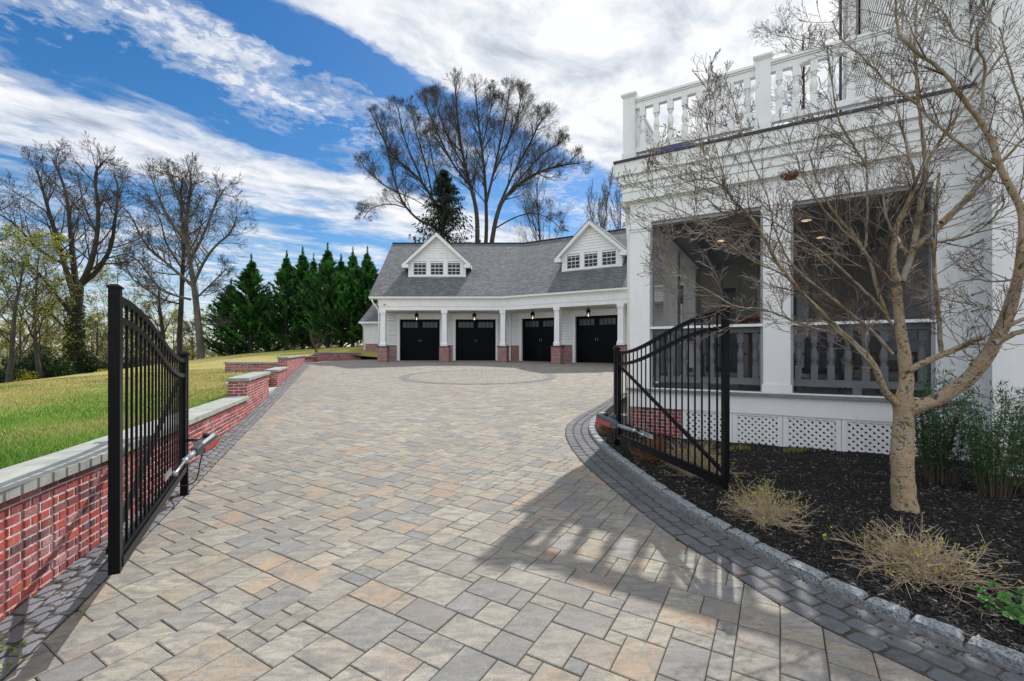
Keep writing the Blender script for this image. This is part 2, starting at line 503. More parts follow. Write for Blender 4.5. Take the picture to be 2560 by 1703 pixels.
    def tube_prof(s, c, prof, n, smooth):
        base = len(s.v)
        for r, z in prof:
            for k in range(n):
                th = 2 * math.pi * k / n
                s.v.append((c[0] + r * math.cos(th), c[1] + r * math.sin(th), c[2] + z))
        def addf(idx):
            s.f.append(idx); s.uv.append([(0, 0)] * len(idx)); s.c.append((1, 1, 1, 1)); s.mi.append(s.cur); s.sm.append(smooth)
        for i in range(len(prof) - 1):
            for k in range(n):
                l = (k + 1) % n
                addf((base + i * n + k, base + i * n + l, base + (i + 1) * n + l, base + (i + 1) * n + k))
        addf(tuple(base + k for k in range(n))[::-1]); addf(tuple(base + (len(prof) - 1) * n + k for k in range(n)))
    def build(s, name, parent=None, off=None, bevel=0.0, seg=2):
        if off is None:
            off = tuple(parent.matrix_world_loc) if False else (ROOT_OFF.get(parent, (0, 0, 0)) if parent else (0, 0, 0))
        me = bpy.data.meshes.new(name)
        V = np.array(s.v, dtype=np.float64).reshape(-1, 3) - np.array(off)
        me.from_pydata(V.tolist(), [], s.f)
        for k in s.keys:
            me.materials.append(MATS[k])
        me.polygons.foreach_set('material_index', s.mi)
        me.polygons.foreach_set('use_smooth', s.sm)
        uvl = me.uv_layers.new(name='UVMap')
        uvl.data.foreach_set('uv', [x for f in s.uv for p in f for x in p])
        if any(c != (1, 1, 1, 1) for c in s.c):
            at = me.color_attributes.new('Col', 'FLOAT_COLOR', 'CORNER')
            at.data.foreach_set('color', [x for f, c in zip(s.f, s.c) for _ in f for x in c])
        me.update()
        ob = bpy.data.objects.new(name, me)
        COL.objects.link(ob)
        if parent:
            ob.parent = parent
        else:
            ob.location = off
        if bevel:
            md = ob.modifiers.new('edge', 'BEVEL'); md.width = bevel; md.segments = seg; md.limit_method = 'ANGLE'
            md.angle_limit = R(40)
        ROOT_OFF[ob] = tuple(off)
        return ob
ROOT_OFF = {}
def arr_mesh(name, V, Fc, mat, parent=None, cols=None, smooth=False, off=None):
    """V (n,3), Fc (m,k) arrays -> object; cols (m,4) per face"""
    if off is None:
        off = ROOT_OFF.get(parent, (0, 0, 0)) if parent else (0, 0, 0)
    V = np.asarray(V, dtype=np.float32) - np.array(off, dtype=np.float32)
    Fc = np.asarray(Fc, dtype=np.int32)
    m, k = Fc.shape
    me = bpy.data.meshes.new(name)
    me.vertices.add(len(V)); me.vertices.foreach_set('co', V.ravel())
    me.loops.add(m * k); me.loops.foreach_set('vertex_index', Fc.ravel())
    me.polygons.add(m)
    me.polygons.foreach_set('loop_start', np.arange(0, m * k, k, dtype=np.int32))
    me.polygons.foreach_set('loop_total', np.full(m, k, dtype=np.int32))
    me.polygons.foreach_set('use_smooth', np.full(m, smooth))
    me.materials.append(MATS[mat])
    if cols is not None:
        at = me.color_attributes.new('Col', 'FLOAT_COLOR', 'CORNER')
        at.data.foreach_set('color', np.repeat(np.asarray(cols, dtype=np.float32), k, axis=0).ravel())
    me.update(calc_edges=True)
    me.validate()
    ob = bpy.data.objects.new(name, me)
    COL.objects.link(ob)
    if parent:
        ob.parent = parent
    ROOT_OFF[ob] = tuple(off)
    return ob
def tag(o, label, cat, group=None):
    o['label'] = label; o['category'] = cat
    if group: o['group'] = group
    return o
def thing(name, label, cat, loc, group=None):
    o = bpy.data.objects.new(name, None)
    o.empty_display_size = .2
    COL.objects.link(o)
    o.location = loc
    ROOT_OFF[o] = tuple(loc)
    return tag(o, label, cat, group)
def struct(o, kind='structure'):
    o['kind'] = kind
    return o
def copy_thing(root, loc, rz=0.0, scale=None, label=None):
    r = root.copy(); COL.objects.link(r)
    r.location = loc; r.rotation_euler = (0, 0, rz)
    if scale: r.scale = scale
    if label: r['label'] = label
    for ch in list(root.children):
        c = ch.copy(); COL.objects.link(c); c.parent = r
        for g in list(ch.children):
            d2_ = g.copy(); COL.objects.link(d2_); d2_.parent = c
    return r
def Wp(u, v, Y):
    return Vector(((u - 1178.5) / F * Y, Y, EYE - (v - 812) / F * Y))
SL = 0.039
def zd(x, y):
    return SL * y
def Gp(u, v):
    Y = EYE / ((v - 812) / F + SL)
    return Vector(((u - 1178.5) / F * Y, Y, SL * Y))
def resample(pts, step):
    P = [Vector(p) for p in pts]
    d = [0]
    for a, b in zip(P, P[1:]): d.append(d[-1] + (b - a).length)
    n = max(1, round(d[-1] / step))
    res = []
    for i in range(n + 1):
        s = d[-1] * i / n
        for j in range(len(P) - 1):
            if s <= d[j + 1] + 1e-9:
                t = (s - d[j]) / max(1e-9, d[j + 1] - d[j]); res.append(P[j].lerp(P[j + 1], t)); break
    return res
def smooth_path(pts, it=2):
    P = [Vector(p) for p in pts]
    for _ in range(it):
        Q = [P[0]]
        for a, b in zip(P, P[1:]):
            Q += [a.lerp(b, .25), a.lerp(b, .75)]
        Q.append(P[-1]); P = Q
    return P
# ================================================================== GROUND
rng = random.Random(7)
# retaining wall line (drive side) and drive edges, world XY
WALL = [(-2.02, 0.2), (-2.77, 2.46), (-3.10, 3.5), (-4.66, 7.6), (-5.07, 8.7), (-6.2, 11.6), (-6.89, 13.35), (-8.03, 16.25), (-11.74, 25.8)]
def wall_x(y):
    for (xa, ya), (xb, yb) in zip(WALL, WALL[1:]):
        if y <= yb:
            return xa + (xb - xa) * (y - ya) / (yb - ya)
    return WALL[-1][0]
EDGE_R = [(2357, 1668), (2123, 1552), (2003, 1499), (1871, 1433), (1768, 1377), (1689, 1325), (1627, 1284), (1565, 1247), (1481, 1184), (1422, 1135), (1353, 1079), (1313, 1033),
          (1299, 1000), (1304, 978), (1330, 958), (1366, 940), (1392, 925), (1418, 906)]
CURB = [(2600, 1668), (2350, 1556), (2267, 1519), (2143, 1470), (2040, 1429), (1937, 1379), (1854, 1338), (1751, 1284), (1648, 1222), (1599, 1197), (1520, 1142), (1455, 1092),
        (1396, 1046), (1362, 1012), (1353, 987), (1362, 970), (1385, 955)]
ER = smooth_path([Gp(*p) for p in EDGE_R], 2)
CR = smooth_path([Gp(*p) for p in CURB], 2)
EL = [(wall_x(y) + o, y) for y, o in ((0.3, .36), (2.05, .345), (2.6, .35), (3.3, .30), (5.9, .29), (8, .29), (11.5, .32), (16, .36), (20, .38), (25.4, .42))]
H0 = Vector((2.02, 7.8, 0)); D1 = Vector((.8616, -.5076, 0)); D2 = Vector((.5076, .8616, 0))
far_r = [(2.85, 11.85), (4.6, 14.6), (9.5, 22.5), (12, 26)]
DRIVE = [(x, y) for x, y in EL] + [(-11.1, 26.6), (-9.55, 28.6), (-7.9, 28.6), (-1, 28.6), (6, 25), (12, 26)] + far_r[::-1][1:] + [(p.x, p.y) for p in ER[::-1]] + [(3.4, .3)]
def inside(poly, x, y):
    c = False; n = len(poly); j = n - 1
    for i in range(n):
        xi, yi = poly[i]; xj, yj = poly[j]
        if (yi > y) != (yj > y) and x < (xj - xi) * (y - yi) / (yj - yi) + xi:
            c = not c
        j = i
    return c
area2 = sum(a[0] * b[1] - b[0] * a[1] for a, b in zip(DRIVE, DRIVE[1:] + DRIVE[:1]))
ccw = area2 > 0
def nearest_seg(poly, x, y):
    best = None; bd = 1e9
    n = len(poly)
    for i in range(n):
        ax, ay = poly[i]; bx, by = poly[(i + 1) % n]
        dx, dy = bx - ax, by - ay; L2 = dx * dx + dy * dy
        if L2 < 1e-9: continue
        t = max(0, min(1, ((x - ax) * dx + (y - ay) * dy) / L2))
        q = (ax + dx * t - x) ** 2 + (ay + dy * t - y) ** 2
        if q < bd: bd = q; best = (ax, ay, bx, by)
    return best, bd
def clip(poly, seg, keep_left):
    ax, ay, bx, by = seg
    sgn = 1 if keep_left else -1
    f = lambda p: sgn * ((bx - ax) * (p[1] - ay) - (by - ay) * (p[0] - ax))
    res = []
    for a, b in zip(poly, poly[1:] + poly[:1]):
        fa, fb = f(a), f(b)
        if fa >= 0: res.append(a)
        if fa * fb < 0:
            t = fa / (fa - fb); res.append((a[0] + (b[0] - a[0]) * t, a[1] + (b[1] - a[1]) * t))
    return res
CIRC = (Gp(1102, 866).x, Gp(1102, 866).y); CIRC_R = 2.92
def paver(mb, poly, top, col, gap=.003, bev=.0042, skirt=.02, jit=0.0015):
    cx = sum(p[0] for p in poly) / len(poly); cy = sum(p[1] for p in poly) / len(poly)
    n = len(poly)
    r = min(math.hypot(p[0] - cx, p[1] - cy) for p in poly)
    if r < .03: return
    def inset(k):
        o_ = []
        for p in poly:
            L = math.hypot(p[0] - cx, p[1] - cy)
            s_ = max(.3, 1 - k * 1.35 / L)
            o_.append((cx + (p[0] - cx) * s_, cy + (p[1] - cy) * s_))
        return o_
    dz = rng.uniform(-jit, jit)
    tx, ty = rng.uniform(-.006, .006), rng.uniform(-.006, .006)
    zt = lambda x, y: zd(x, y) + top + dz + (x - cx) * tx + (y - cy) * ty
    A = [(x, y, zt(x, y)) for x, y in inset(gap + bev)]
    B_ = [(x, y, zt(x, y) - bev * .8) for x, y in inset(gap)]
    C_ = [(x, y, zt(x, y) - skirt) for x, y in inset(gap)]
    mb.face(A, None, col)
    for k in range(n):
        l = (k + 1) % n
        mb.face([B_[k], B_[l], A[l], A[k]], None, col)
        mb.face([C_[k], C_[l], B_[l], B_[k]], None, col)
PAL = [(.315, .292, .238), (.285, .268, .23), (.24, .235, .222), (.345, .32, .262), (.31, .275, .222), (.27, .253, .222), (.33, .302, .25), (.215, .215, .212), (.32, .30, .26)]
def pcol():
    c = rng.choice(PAL); k = rng.uniform(.88, 1.10)
    oa = rng.random()
    oa = 0.0 if oa < .55 else (.35 if oa < .84 else .9)
    return (c[0] * k, c[1] * k, c[2] * k, oa * rng.uniform(.6, 1))
mb = MB('sand')
mb.face([(x, y, zd(x, y) - .007) for x, y in DRIVE][::1 if ccw else -1])
mb.use('paver')
U = .097
e1 = (D1.x, D1.y); e2 = (D2.x, D2.y)
# packing in grid cells along the house axes
def to_g(x, y): return ((x * e1[0] + y * e1[1]) / U, (x * e2[0] + y * e2[1]) / U)
gs = [to_g(*p) for p in DRIVE]
i0, i1 = int(min(g[0] for g in gs)) - 2, int(max(g[0] for g in gs)) + 2
j0, j1 = int(min(g[1] for g in gs)) - 2, int(max(g[1] for g in gs)) + 2
occ = np.zeros((i1 - i0 + 8, j1 - j0 + 8), dtype=bool)
SIZES = [(3, 2), (2, 3), (3, 3), (2, 2), (2, 1), (1, 2)]
WTS = [8, 6, 1.6, 4.5, 1.6, 1.2]
for j in range(j1 - j0):
    for i in range(i1 - i0):
        if occ[i, j]: continue
        gi, gj = i + i0, j + j0
        X = (gi * e1[0] + gj * e2[0]) * U; Y = (gi * e1[1] + gj * e2[1]) * U
        if Y < .2 or Y > 29.2 or X < -13 or X > 12.5:
            occ[i, j] = True; continue
        for _ in range(9):
            a, b = rng.choices(SIZES, WTS)[0]
            if not occ[i:i + a, j:j + b].any(): break
        else:
            a, b = 1, 1
            if not occ[i + 1, j]: a = 2
        occ[i:i + a, j:j + b] = True
        q = []
        for ga, gb in ((gi, gj), (gi + a, gj), (gi + a, gj + b), (gi, gj + b)):
            q.append(((ga * e1[0] + gb * e2[0]) * U, (ga * e1[1] + gb * e2[1]) * U))
        cx = sum(p[0] for p in q) / 4; cy = sum(p[1] for p in q) / 4
        if (cx - CIRC[0]) ** 2 + (cy - CIRC[1]) ** 2 < (CIRC_R - .2) ** 2: continue
        ins = [inside(DRIVE, *p) for p in q]
        if not any(ins): continue
        if not all(ins):
            seg, _d = nearest_seg(DRIVE, cx, cy)
            q = clip(q, seg, ccw)
            if len(q) < 3: continue
        paver(mb, q, 0.0, pcol())
drive = struct(mb.build('driveway'))
# ---- circle of setts let into the drive
mb = MB('sand')
mb.face([(CIRC[0] + CIRC_R * math.cos(a * .1047), CIRC[1] + CIRC_R * math.sin(a * .1047), zd(0, CIRC[1] + CIRC_R * math.sin(a * .1047)) + .002) for a in range(60)])
r = CIRC_R; k = 0
while r > .12:
    dark = k < 2
    wd = .17 if dark else .15
    n = max(5, int(2 * math.pi * r / (.21 if dark else .2)))
    mb.use('cobble' if dark else 'paver')
    off = rng.random()
    for a in range(n):
        t0 = 2 * math.pi * (a + off) / n; t1 = 2 * math.pi * (a + 1 + off) / n
        q = [(CIRC[0] + rr * math.cos(tt), CIRC[1] + rr * math.sin(tt)) for rr, tt in ((r - wd, t0), (r, t0), (r, t1), (r - wd, t1))]
        if dark:
            g_ = rng.uniform(.10, .15); col = (g_, g_ * 1.02, g_ * 1.08, 1)
        else:
            col = pcol()
        paver(mb, q, .009, col, gap=.004)
    r -= wd; k += 1
struct(mb.build('paving_circle'))
# ---- dark cobble borders
def border(mb, base, side_pts, rows, blen, tone=1.0):
    """rows of setts filling between two polylines with the same parameter"""
    A = resample(base, blen * .98); n = len(A) - 1
    # parameter along the second line by arc length
    def at(P, t):
        d = [0]
        for a, b in zip(P, P[1:]): d.append(d[-1] + (b - a).length)
        s = t * d[-1]
        for jj in range(len(P) - 1):
            if s <= d[jj + 1] + 1e-9:
                return P[jj].lerp(P[jj + 1], (s - d[jj]) / max(1e-9, d[jj + 1] - d[jj]))
        return P[-1]
    B_ = side_pts
    for rr in range(rows):
        sh = .5 * (rr % 2)
        for i in range(n):
            t0 = min(1, (i + sh + rng.uniform(-.06, .06)) / n); t1 = min(1, (i + 1 + sh) / n)
            if t1 - t0 < .2 / n: continue
            f0 = rr / rows + .01; f1 = (rr + 1) / rows - .01
            pa0, pa1 = at(base, max(0, t0)), at(base, t1); pb0, pb1 = at(B_, max(0, t0)), at(B_, t1)
            q = [pa0.lerp(pb0, f0), pa1.lerp(pb1, f0), pa1.lerp(pb1, f1), pa0.lerp(pb0, f1)]
            # rounded corners
            poly = []
            for k in range(4):
                p = q[k]; a = q[k - 1]; b = q[(k + 1) % 4]
                c_ = .018
                poly.append(p + (a - p).normalized() * c_ + Vector((rng.uniform(-.004, .004), rng.uniform(-.004, .004), 0)))
                poly.append(p + (b - p).normalized() * c_)
            g_ = rng.uniform(.058, .10)
            paver(mb, [(p.x, p.y) for p in poly], .010, (g_ * tone, g_ * 1.05 * tone, g_ * 1.2 * tone, 1), gap=.005, bev=.009, jit=.003, skirt=.03)
mb = MB('sand')
ELv = [Vector((x, y, 0)) for x, y in EL]
WLv = [Vector((wall_x(y) , y, 0)) for x, y in EL]
for a, b, c_, d_ in zip(ELv, ELv[1:], WLv, WLv[1:]):
    mb.face([(p.x, p.y, zd(0, p.y) + .0015) for p in (c_, a, b, d_)])
ERv = [Vector((p.x, p.y, 0)) for p in ER]; CRv = [Vector((p.x, p.y, 0)) for p in CR]
ERr = resample(ERv, .1); CRr = resample(CRv + [Vector((2.25, 10.1, 0)), Vector((3.0, 11.7, 0))], .1)
nn = 60
def at_t(P, t):
    x = t * (len(P) - 1); i = min(int(x), len(P) - 2)
    return P[i].lerp(P[i + 1], x - i)
# match the two lines by nearest point so setts stay square
pair = [(p, min(CRr, key=lambda q_: (q_ - p).length_squared)) for p in ERr]
for (a, c_), (b, d_) in zip(pair, pair[1:]):
    mb.face([(p.x, p.y, zd(0, p.y) + .0015) for p in (a, c_, d_, b)])
mb.use('cobble')
border(mb, ELv, WLv, 3, .17, 1.7)
border(mb, [p for p, _ in pair], [q_ for _, q_ in pair], 3, .16)
# border in front of the far low walls
struct(mb.build('paving_border'))
# little weeds in the joints by the wall
# ---- lawn heights
CTRL = [(-2.6, .5, .73), (-3.4, 3, .73), (-4.6, 6.5, .685), (-5.6, 9, .64), (-7.2, 13, .80), (-9.57, 16, .85), (-12.2, 25, 1.22), (-11.9, 27, 1.42), (-10.1, 29.2, 1.6), (-8.6, 28.6, 1.13), (-7.9, 28.6, 1.12), (-8, 30, 1.72), (-12, 31, 1.72),
        (-33.7, 30, -1.10), (-27.5, 31, .13), (-23.9, 33, .88), (-20.7, 35, 1.44), (-16.2, 37, 1.87), (-12.3, 37.5, 2.1), (-8, 37, 2.1), (0, 38, 1.9), (20, 40, 1.6), (-15, 12, .35), (-20, 5, -.3), (-45, 20, -2.6), (-60, 60, -4.5),
        (-30, 60, -1.8), (0, 80, 1.0), (60, 80, 1.0), (-90, 30, -6), (-90, 120, -7), (60, 130, 0), (-20, -10, -1.2), (-60, -20, -5), (-8, 70, 1.0)]
CT = np.array(CTRL)
def kern(r): return r
nC = len(CT)
Dm = np.hypot(CT[:, None, 0] - CT[None, :, 0], CT[:, None, 1] - CT[None, :, 1])
Am = np.zeros((nC + 3, nC + 3)); Am[:nC, :nC] = kern(Dm); Am[:nC, nC] = 1; Am[:nC, nC + 1:] = CT[:, :2]; Am[nC:, :nC] = Am[:nC, nC:].T
SOL = np.linalg.solve(Am, np.concatenate([CT[:, 2], np.zeros(3)]))
def zl(x, y):
    x = np.asarray(x, dtype=float); y = np.asarray(y, dtype=float)
    r = kern(np.hypot(x[..., None] - CT[:, 0], y[..., None] - CT[:, 1]))
    return (r * SOL[:nC]).sum(-1) + SOL[nC] + SOL[nC + 1] * x + SOL[nC + 2] * y
def zl1(x, y): return float(zl(np.array([x]), np.array([y]))[0])
def lawn_edge(y):
    if y <= 25.9: return wall_x(y) - .16
    if y <= 27: return -11.9 + (y - 25.9) * .1
    if y <= 28.55: return -11.8 + (y - 27) * .95
    return -7.85 if y < 33 else 60
ys = np.concatenate([np.arange(-14, 0, 1.0), np.arange(0, 12, .2), np.arange(12, 32.9, .4), [32.95], np.arange(33.3, 60, 1.2), np.arange(60, 150, 6)])
ts = np.concatenate([[0], np.cumsum(np.geomspace(.12, 6, 70))]); ts = ts / ts[-1]
V = []; 
for y in ys:
    xe = lawn_edge(float(y))
    V.append(np.stack([xe + (-95 - xe) * ts, np.full(len(ts), y)], 1))
V = np.array(V)
Z = zl(V[..., 0], V[..., 1])
hump = .02 * np.sin(V[..., 0] * 2.1 + V[..., 1]) * np.sin(V[..., 1] * 1.7)
verts = np.concatenate([V, (Z + hump * .6)[..., None]], -1).reshape(-1, 3)
nt = len(ts)
idx = np.arange(len(ys) * nt).reshape(len(ys), nt)
faces = np.stack([idx[:-1, :-1], idx[1:, :-1], idx[1:, 1:], idx[:-1, 1:]], -1).reshape(-1, 4)
struct(arr_mesh('lawn', verts, faces, 'lawn', smooth=True))
# the land below and beyond, to the horizon
gx = np.concatenate([[-3000, -1200, -500, -250], np.linspace(-150, 150, 31), [250, 500, 1200, 3000]])
gy = np.concatenate([[-1500, -400, -100], np.linspace(-40, 260, 31), [400, 800, 1500, 4000]])
GX, GY = np.meshgrid(gx, gy, indexing='ij')
GZ = -2.4 - .03 * np.clip(-GX - 20, 0, 100) - .0 * GY
GZ = GZ + 9.0 * np.exp(-((GY - 260) / 90.0) ** 2) * (GX < 300)
GZ = np.where((GX > -20) & (GY < 100), np.minimum(GZ, -2.0), GZ)
gv = np.stack([GX, GY, GZ], -1).reshape(-1, 3)
gi_ = np.arange(len(gv)).reshape(len(gx), len(gy))
gf = np.stack([gi_[:-1, :-1], gi_[1:, :-1], gi_[1:, 1:], gi_[:-1, 1:]], -1).reshape(-1, 4)
struct(arr_mesh('ground', gv, gf, 'earth', smooth=True))
# ---- planting bed of dark mulch
def zm(x, y):
    # height over the bed: follows the kerb top near the drive, falls a little to the house
    q = min(CRv, key=lambda c_: (c_.x - x) ** 2 + (c_.y - y) ** 2)
    dd = math.hypot(q.x - x, q.y - y)
    zk = zd(0, q.y) + .048
    t = min(1, dd / 1.6)
    zi = .165 + .012 * (x - 3)
    t = t * t * (3 - 2 * t)
    return zk * (1 - t) + zi * t + .012 * math.sin(x * 7 + y * 3) * math.sin(y * 6 - x * 2)
BED = [(p.x + .05, p.y) for p in CR] + [(2.3, 8.6), (2.6, 8.3)] + [tuple((H0 + D1 * 4.6 + D2 * .4)[:2]), tuple((H0 + D1 * 12 + D2 * .2)[:2]), (13, .2), (3.0, .2)]
xs = np.arange(.6, 13, .07); yb = np.arange(.2, 10.4, .07)
vid = {}; bv = []; bf = []
CRn = np.array([(c_.x, c_.y) for c_ in CRv])
def bed_ok(x, y): return inside(BED, x, y)
def vget(i, j):
    if (i, j) not in vid:
        vid[i, j] = len(bv); x, y = float(xs[i]), float(yb[j])
        bv.append((x, y, zm(x, y)))
    return vid[i, j]
for i in range(len(xs) - 1):
    for j in range(len(yb) - 1):
        if xs[i] > 1.1 * yb[j] + 5.5: continue
        if bed_ok(xs[i] + .035, yb[j] + .035):
            bf.append((vget(i, j), vget(i + 1, j), vget(i + 1, j + 1), vget(i, j + 1)))
struct(arr_mesh('mulch_bed', np.array(bv), np.array(bf), 'mulch', smooth=True))
# bark chips over it
nr = np.random.default_rng(5)
cv_, cf_, cc_ = [], [], []
cnt = 0
while cnt < 36000:
    y = nr.uniform(.6, 8.4); x = nr.uniform(.9, min(12, 1.16 * y + 1.5))
    if nr.random() > min(1, 3.2 / y): continue
    if not bed_ok(x, y) or (x - H0.x) * D2.x + (y - H0.y) * D2.y > -.02: continue
    L = nr.uniform(.012, .042); Wd = nr.uniform(.004, .011); T = nr.uniform(.003, .007)
    a = nr.uniform(0, math.pi); ti = nr.uniform(-.35, .35)
    ca, sa = math.cos(a), math.sin(a)
    z = zm(x, y) + nr.uniform(.001, .012)
    b0 = len(cv_)
    for (sx_, sy_, sz_) in ((-1, -.7, -1), (1, -1, -1), (1, 1, -1), (-1, .8, -1), (-.9, -.6, 1), (.9, -.8, 1), (1, .7, 1), (-.9, .7, 1)):
        lx, ly = sx_ * L / 2, sy_ * Wd / 2
        cv_.append((x + lx * ca - ly * sa, y + lx * sa + ly * ca, z + sz_ * T / 2 + lx * ti))
    for f in ((4, 5, 6, 7), (0, 1, 5, 4), (1, 2, 6, 5), (2, 3, 7, 6), (3, 0, 4, 7)):
        cf_.append(tuple(b0 + k for k in f))
    q = nr.random()
    g_ = nr.uniform(.008, .026) if q < .72 else (nr.uniform(.035, .075) if q < .94 else nr.uniform(.13, .30))
    cc_ += [(g_ * 1.06, g_, g_ * .93, 1)] * 5
    cnt += 1
for k in range(170):          # bits spilled over the kerb on to the setts
    q = CRv[int(nr.integers(0, len(CRv)))]
    if q.y > 7.5: continue
    x, y = q.x - abs(nr.normal(.02, .06)), q.y + nr.normal(0, .08)
    if bed_ok(x - .04, y): continue
    L = nr.uniform(.006, .015); a = nr.uniform(0, 3.14); z = zd(x, y) + .014; b0 = len(cv_)
    for (sx_, sy_, sz_) in ((-1, -.7, -1), (1, -1, -1), (1, 1, -1), (-1, .8, -1), (-.9, -.6, 1), (.9, -.8, 1), (1, .7, 1), (-.9, .7, 1)):
        lx, ly = sx_ * L / 2, sy_ * .003
        cv_.append((x + lx * math.cos(a) - ly * math.sin(a), y + lx * math.sin(a) + ly * math.cos(a), z + sz_ * .002))
    for f in ((4, 5, 6, 7), (0, 1, 5, 4), (1, 2, 6, 5), (2, 3, 7, 6), (3, 0, 4, 7)): cf_.append(tuple(b0 + k_ for k_ in f))
    g_ = nr.choice([.015, .03, .10, .2]); cc_ += [(g_ * 1.1, g_, g_ * .8, 1)] * 5
struct(arr_mesh('mulch_chips', np.array(cv_), np.array(cf_), 'chip', cols=np.array(cc_)), 'stuff')
# ---- kerb of rough granite blocks, each a thing
kp = resample(CR, .02)
i = 0; nk = 0
s_pos = 0.0
Lk = [0]
for a, b in zip(kp, kp[1:]): Lk.append(Lk[-1] + (b - a).length)
def kat(s):
    for j in range(len(kp) - 1):
        if s <= Lk[j + 1]: return kp[j].lerp(kp[j + 1], (s - Lk[j]) / max(1e-9, Lk[j + 1] - Lk[j]))
    return kp[-1]
while s_pos < Lk[-1] - .1:
    L = rng.uniform(.2, .28)
    if s_pos + L > Lk[-1]: L = Lk[-1] - s_pos
    a = kat(s_pos + .006); b = kat(s_pos + L - .006)
    if a.y > .5 and L > .08:
        t = (b - a); t.z = 0; Lb = t.length; t.normalize(); nrm = Vector((t.y, -t.x, 0))
        if nrm.x < 0 and a.y < 5: nrm = -nrm
        c0 = (a + b) / 2; c0.z = zd(0, c0.y)
        m = MB('granite')
        NX, NY, NZ = 7, 4, 4
        pts = {}
        def gp(i_, j_, k_):
            if (i_, j_, k_) not in pts:
                x = (i_ / NX - .5) * Lb; y = j_ / NY * .095; z = -.05 + k_ / NZ * .122
                rd = .022
                ex = max(0, abs(x) - (Lb / 2 - rd)) / rd; ez = max(0, z - (.072 - rd)) / rd; ey = max(0, abs(y - .0475) - (.0475 - rd)) / rd
                x -= math.copysign(ex * ez * rd * .5, x); z -= (ey * .5 + ex * .35) * ez * rd
                am = .004
                p = c0 + t * (x + rng.uniform(-am, am) * .6) + nrm * (y + rng.uniform(-am, am)) + UP * (z + rng.uniform(-am, am) * .7)
                pts[i_, j_, k_] = p
            return pts[i_, j_, k_]
        m.smooth = False
        for i_ in range(NX):
            for j_ in range(NY):
                m.face([gp(i_, j_, NZ), gp(i_ + 1, j_, NZ), gp(i_ + 1, j_ + 1, NZ), gp(i_, j_ + 1, NZ)])
            for k_ in range(NZ):
                m.face([gp(i_, 0, k_), gp(i_ + 1, 0, k_), gp(i_ + 1, 0, k_ + 1), gp(i_, 0, k_ + 1)])
                m.face([gp(i_ + 1, NY, k_), gp(i_, NY, k_), gp(i_, NY, k_ + 1), gp(i_ + 1, NY, k_ + 1)])
        for k_ in range(NZ):
            for j_ in range(NY):
                m.face([gp(0, j_ + 1, k_), gp(0, j_, k_), gp(0, j_, k_ + 1), gp(0, j_ + 1, k_ + 1)])
                m.face([gp(NX, j_, k_), gp(NX, j_ + 1, k_), gp(NX, j_ + 1, k_ + 1), gp(NX, j_, k_ + 1)])
        o = m.build('kerb_stone', off=(c0.x, c0.y, c0.z))
        tag(o, 'rough grey granite block in the kerb round the mulch bed', 'kerb stone', 'granite blocks of the kerb')
        nk += 1
    s_pos += L
m = MB('kerb_bed')      # pale mortar bed under the blocks
kq = resample(CR, .1)
for a, b in zip(kq, kq[1:]):
    if a.y < .4: continue
    t = (b - a).normalized(); nrm = Vector((t.y, -t.x, 0))
    if nrm.x < 0 and a.y < 5: nrm = -nrm
    za = zd(0, a.y); zb = zd(0, b.y)
    q0, q1, q2, q3 = a + nrm * .016, b + nrm * .016, b + nrm * .1, a + nrm * .1
    m.face([(q0.x, q0.y, za + .042), (q1.x, q1.y, zb + .042), (q2.x, q2.y, zb + .05), (q3.x, q3.y, za + .05)])
    p0, p1 = a - nrm * .012, b - nrm * .012
    m.face([(p0.x, p0.y, za + .003), (p1.x, p1.y, zb + .003), (q1.x, q1.y, zb + .042), (q0.x, q0.y, za + .042)])
struct(m.build('kerb_mortar'))
# ================================================================== SIDING / BRICK HELPERS
def siding(m, fr, x0, x1, y, z0, z1, ex=.2, top=None):
    """lap boards on the face y of a frame (facing -y); top(z) -> (x0,x1) limits for gables"""
    z = z0
    while z < z1 - .01:
        h = min(ex, z1 - z)
        a0, b0 = (x0, x1) if top is None else top(z)
        a1, b1 = (x0, x1) if top is None else top(z + h)
        if b0 - a0 < .02: break
        P = fr.p
        gp_ = .027 if ex < .18 else .02
        m.face([P(a0, y - .034, z + gp_), P(b0, y - .034, z + gp_), P(b1, y - .016, z + h), P(a1, y - .016, z + h)])
        m.face([P(a0, y, z + gp_), P(b0, y, z + gp_), P(b0, y - .034, z + gp_), P(a0, y - .034, z + gp_)])
        m.face([P(a0, y, z), P(b0, y, z), P(b0, y, z + gp_), P(a0, y, z + gp_)])
        m.face([P(a0, y - .016, z), P(b0, y - .016, z), P(b0, y, z), P(a0, y, z)])
        z += h
BRC = [(.42, .055, .055), (.48, .08, .065), (.34, .05, .05), (.28, .06, .08), (.40, .065, .07), (.22, .045, .06), (.46, .085, .065), (.34, .11, .13), (.13, .05, .065), (.42, .18, .18)]
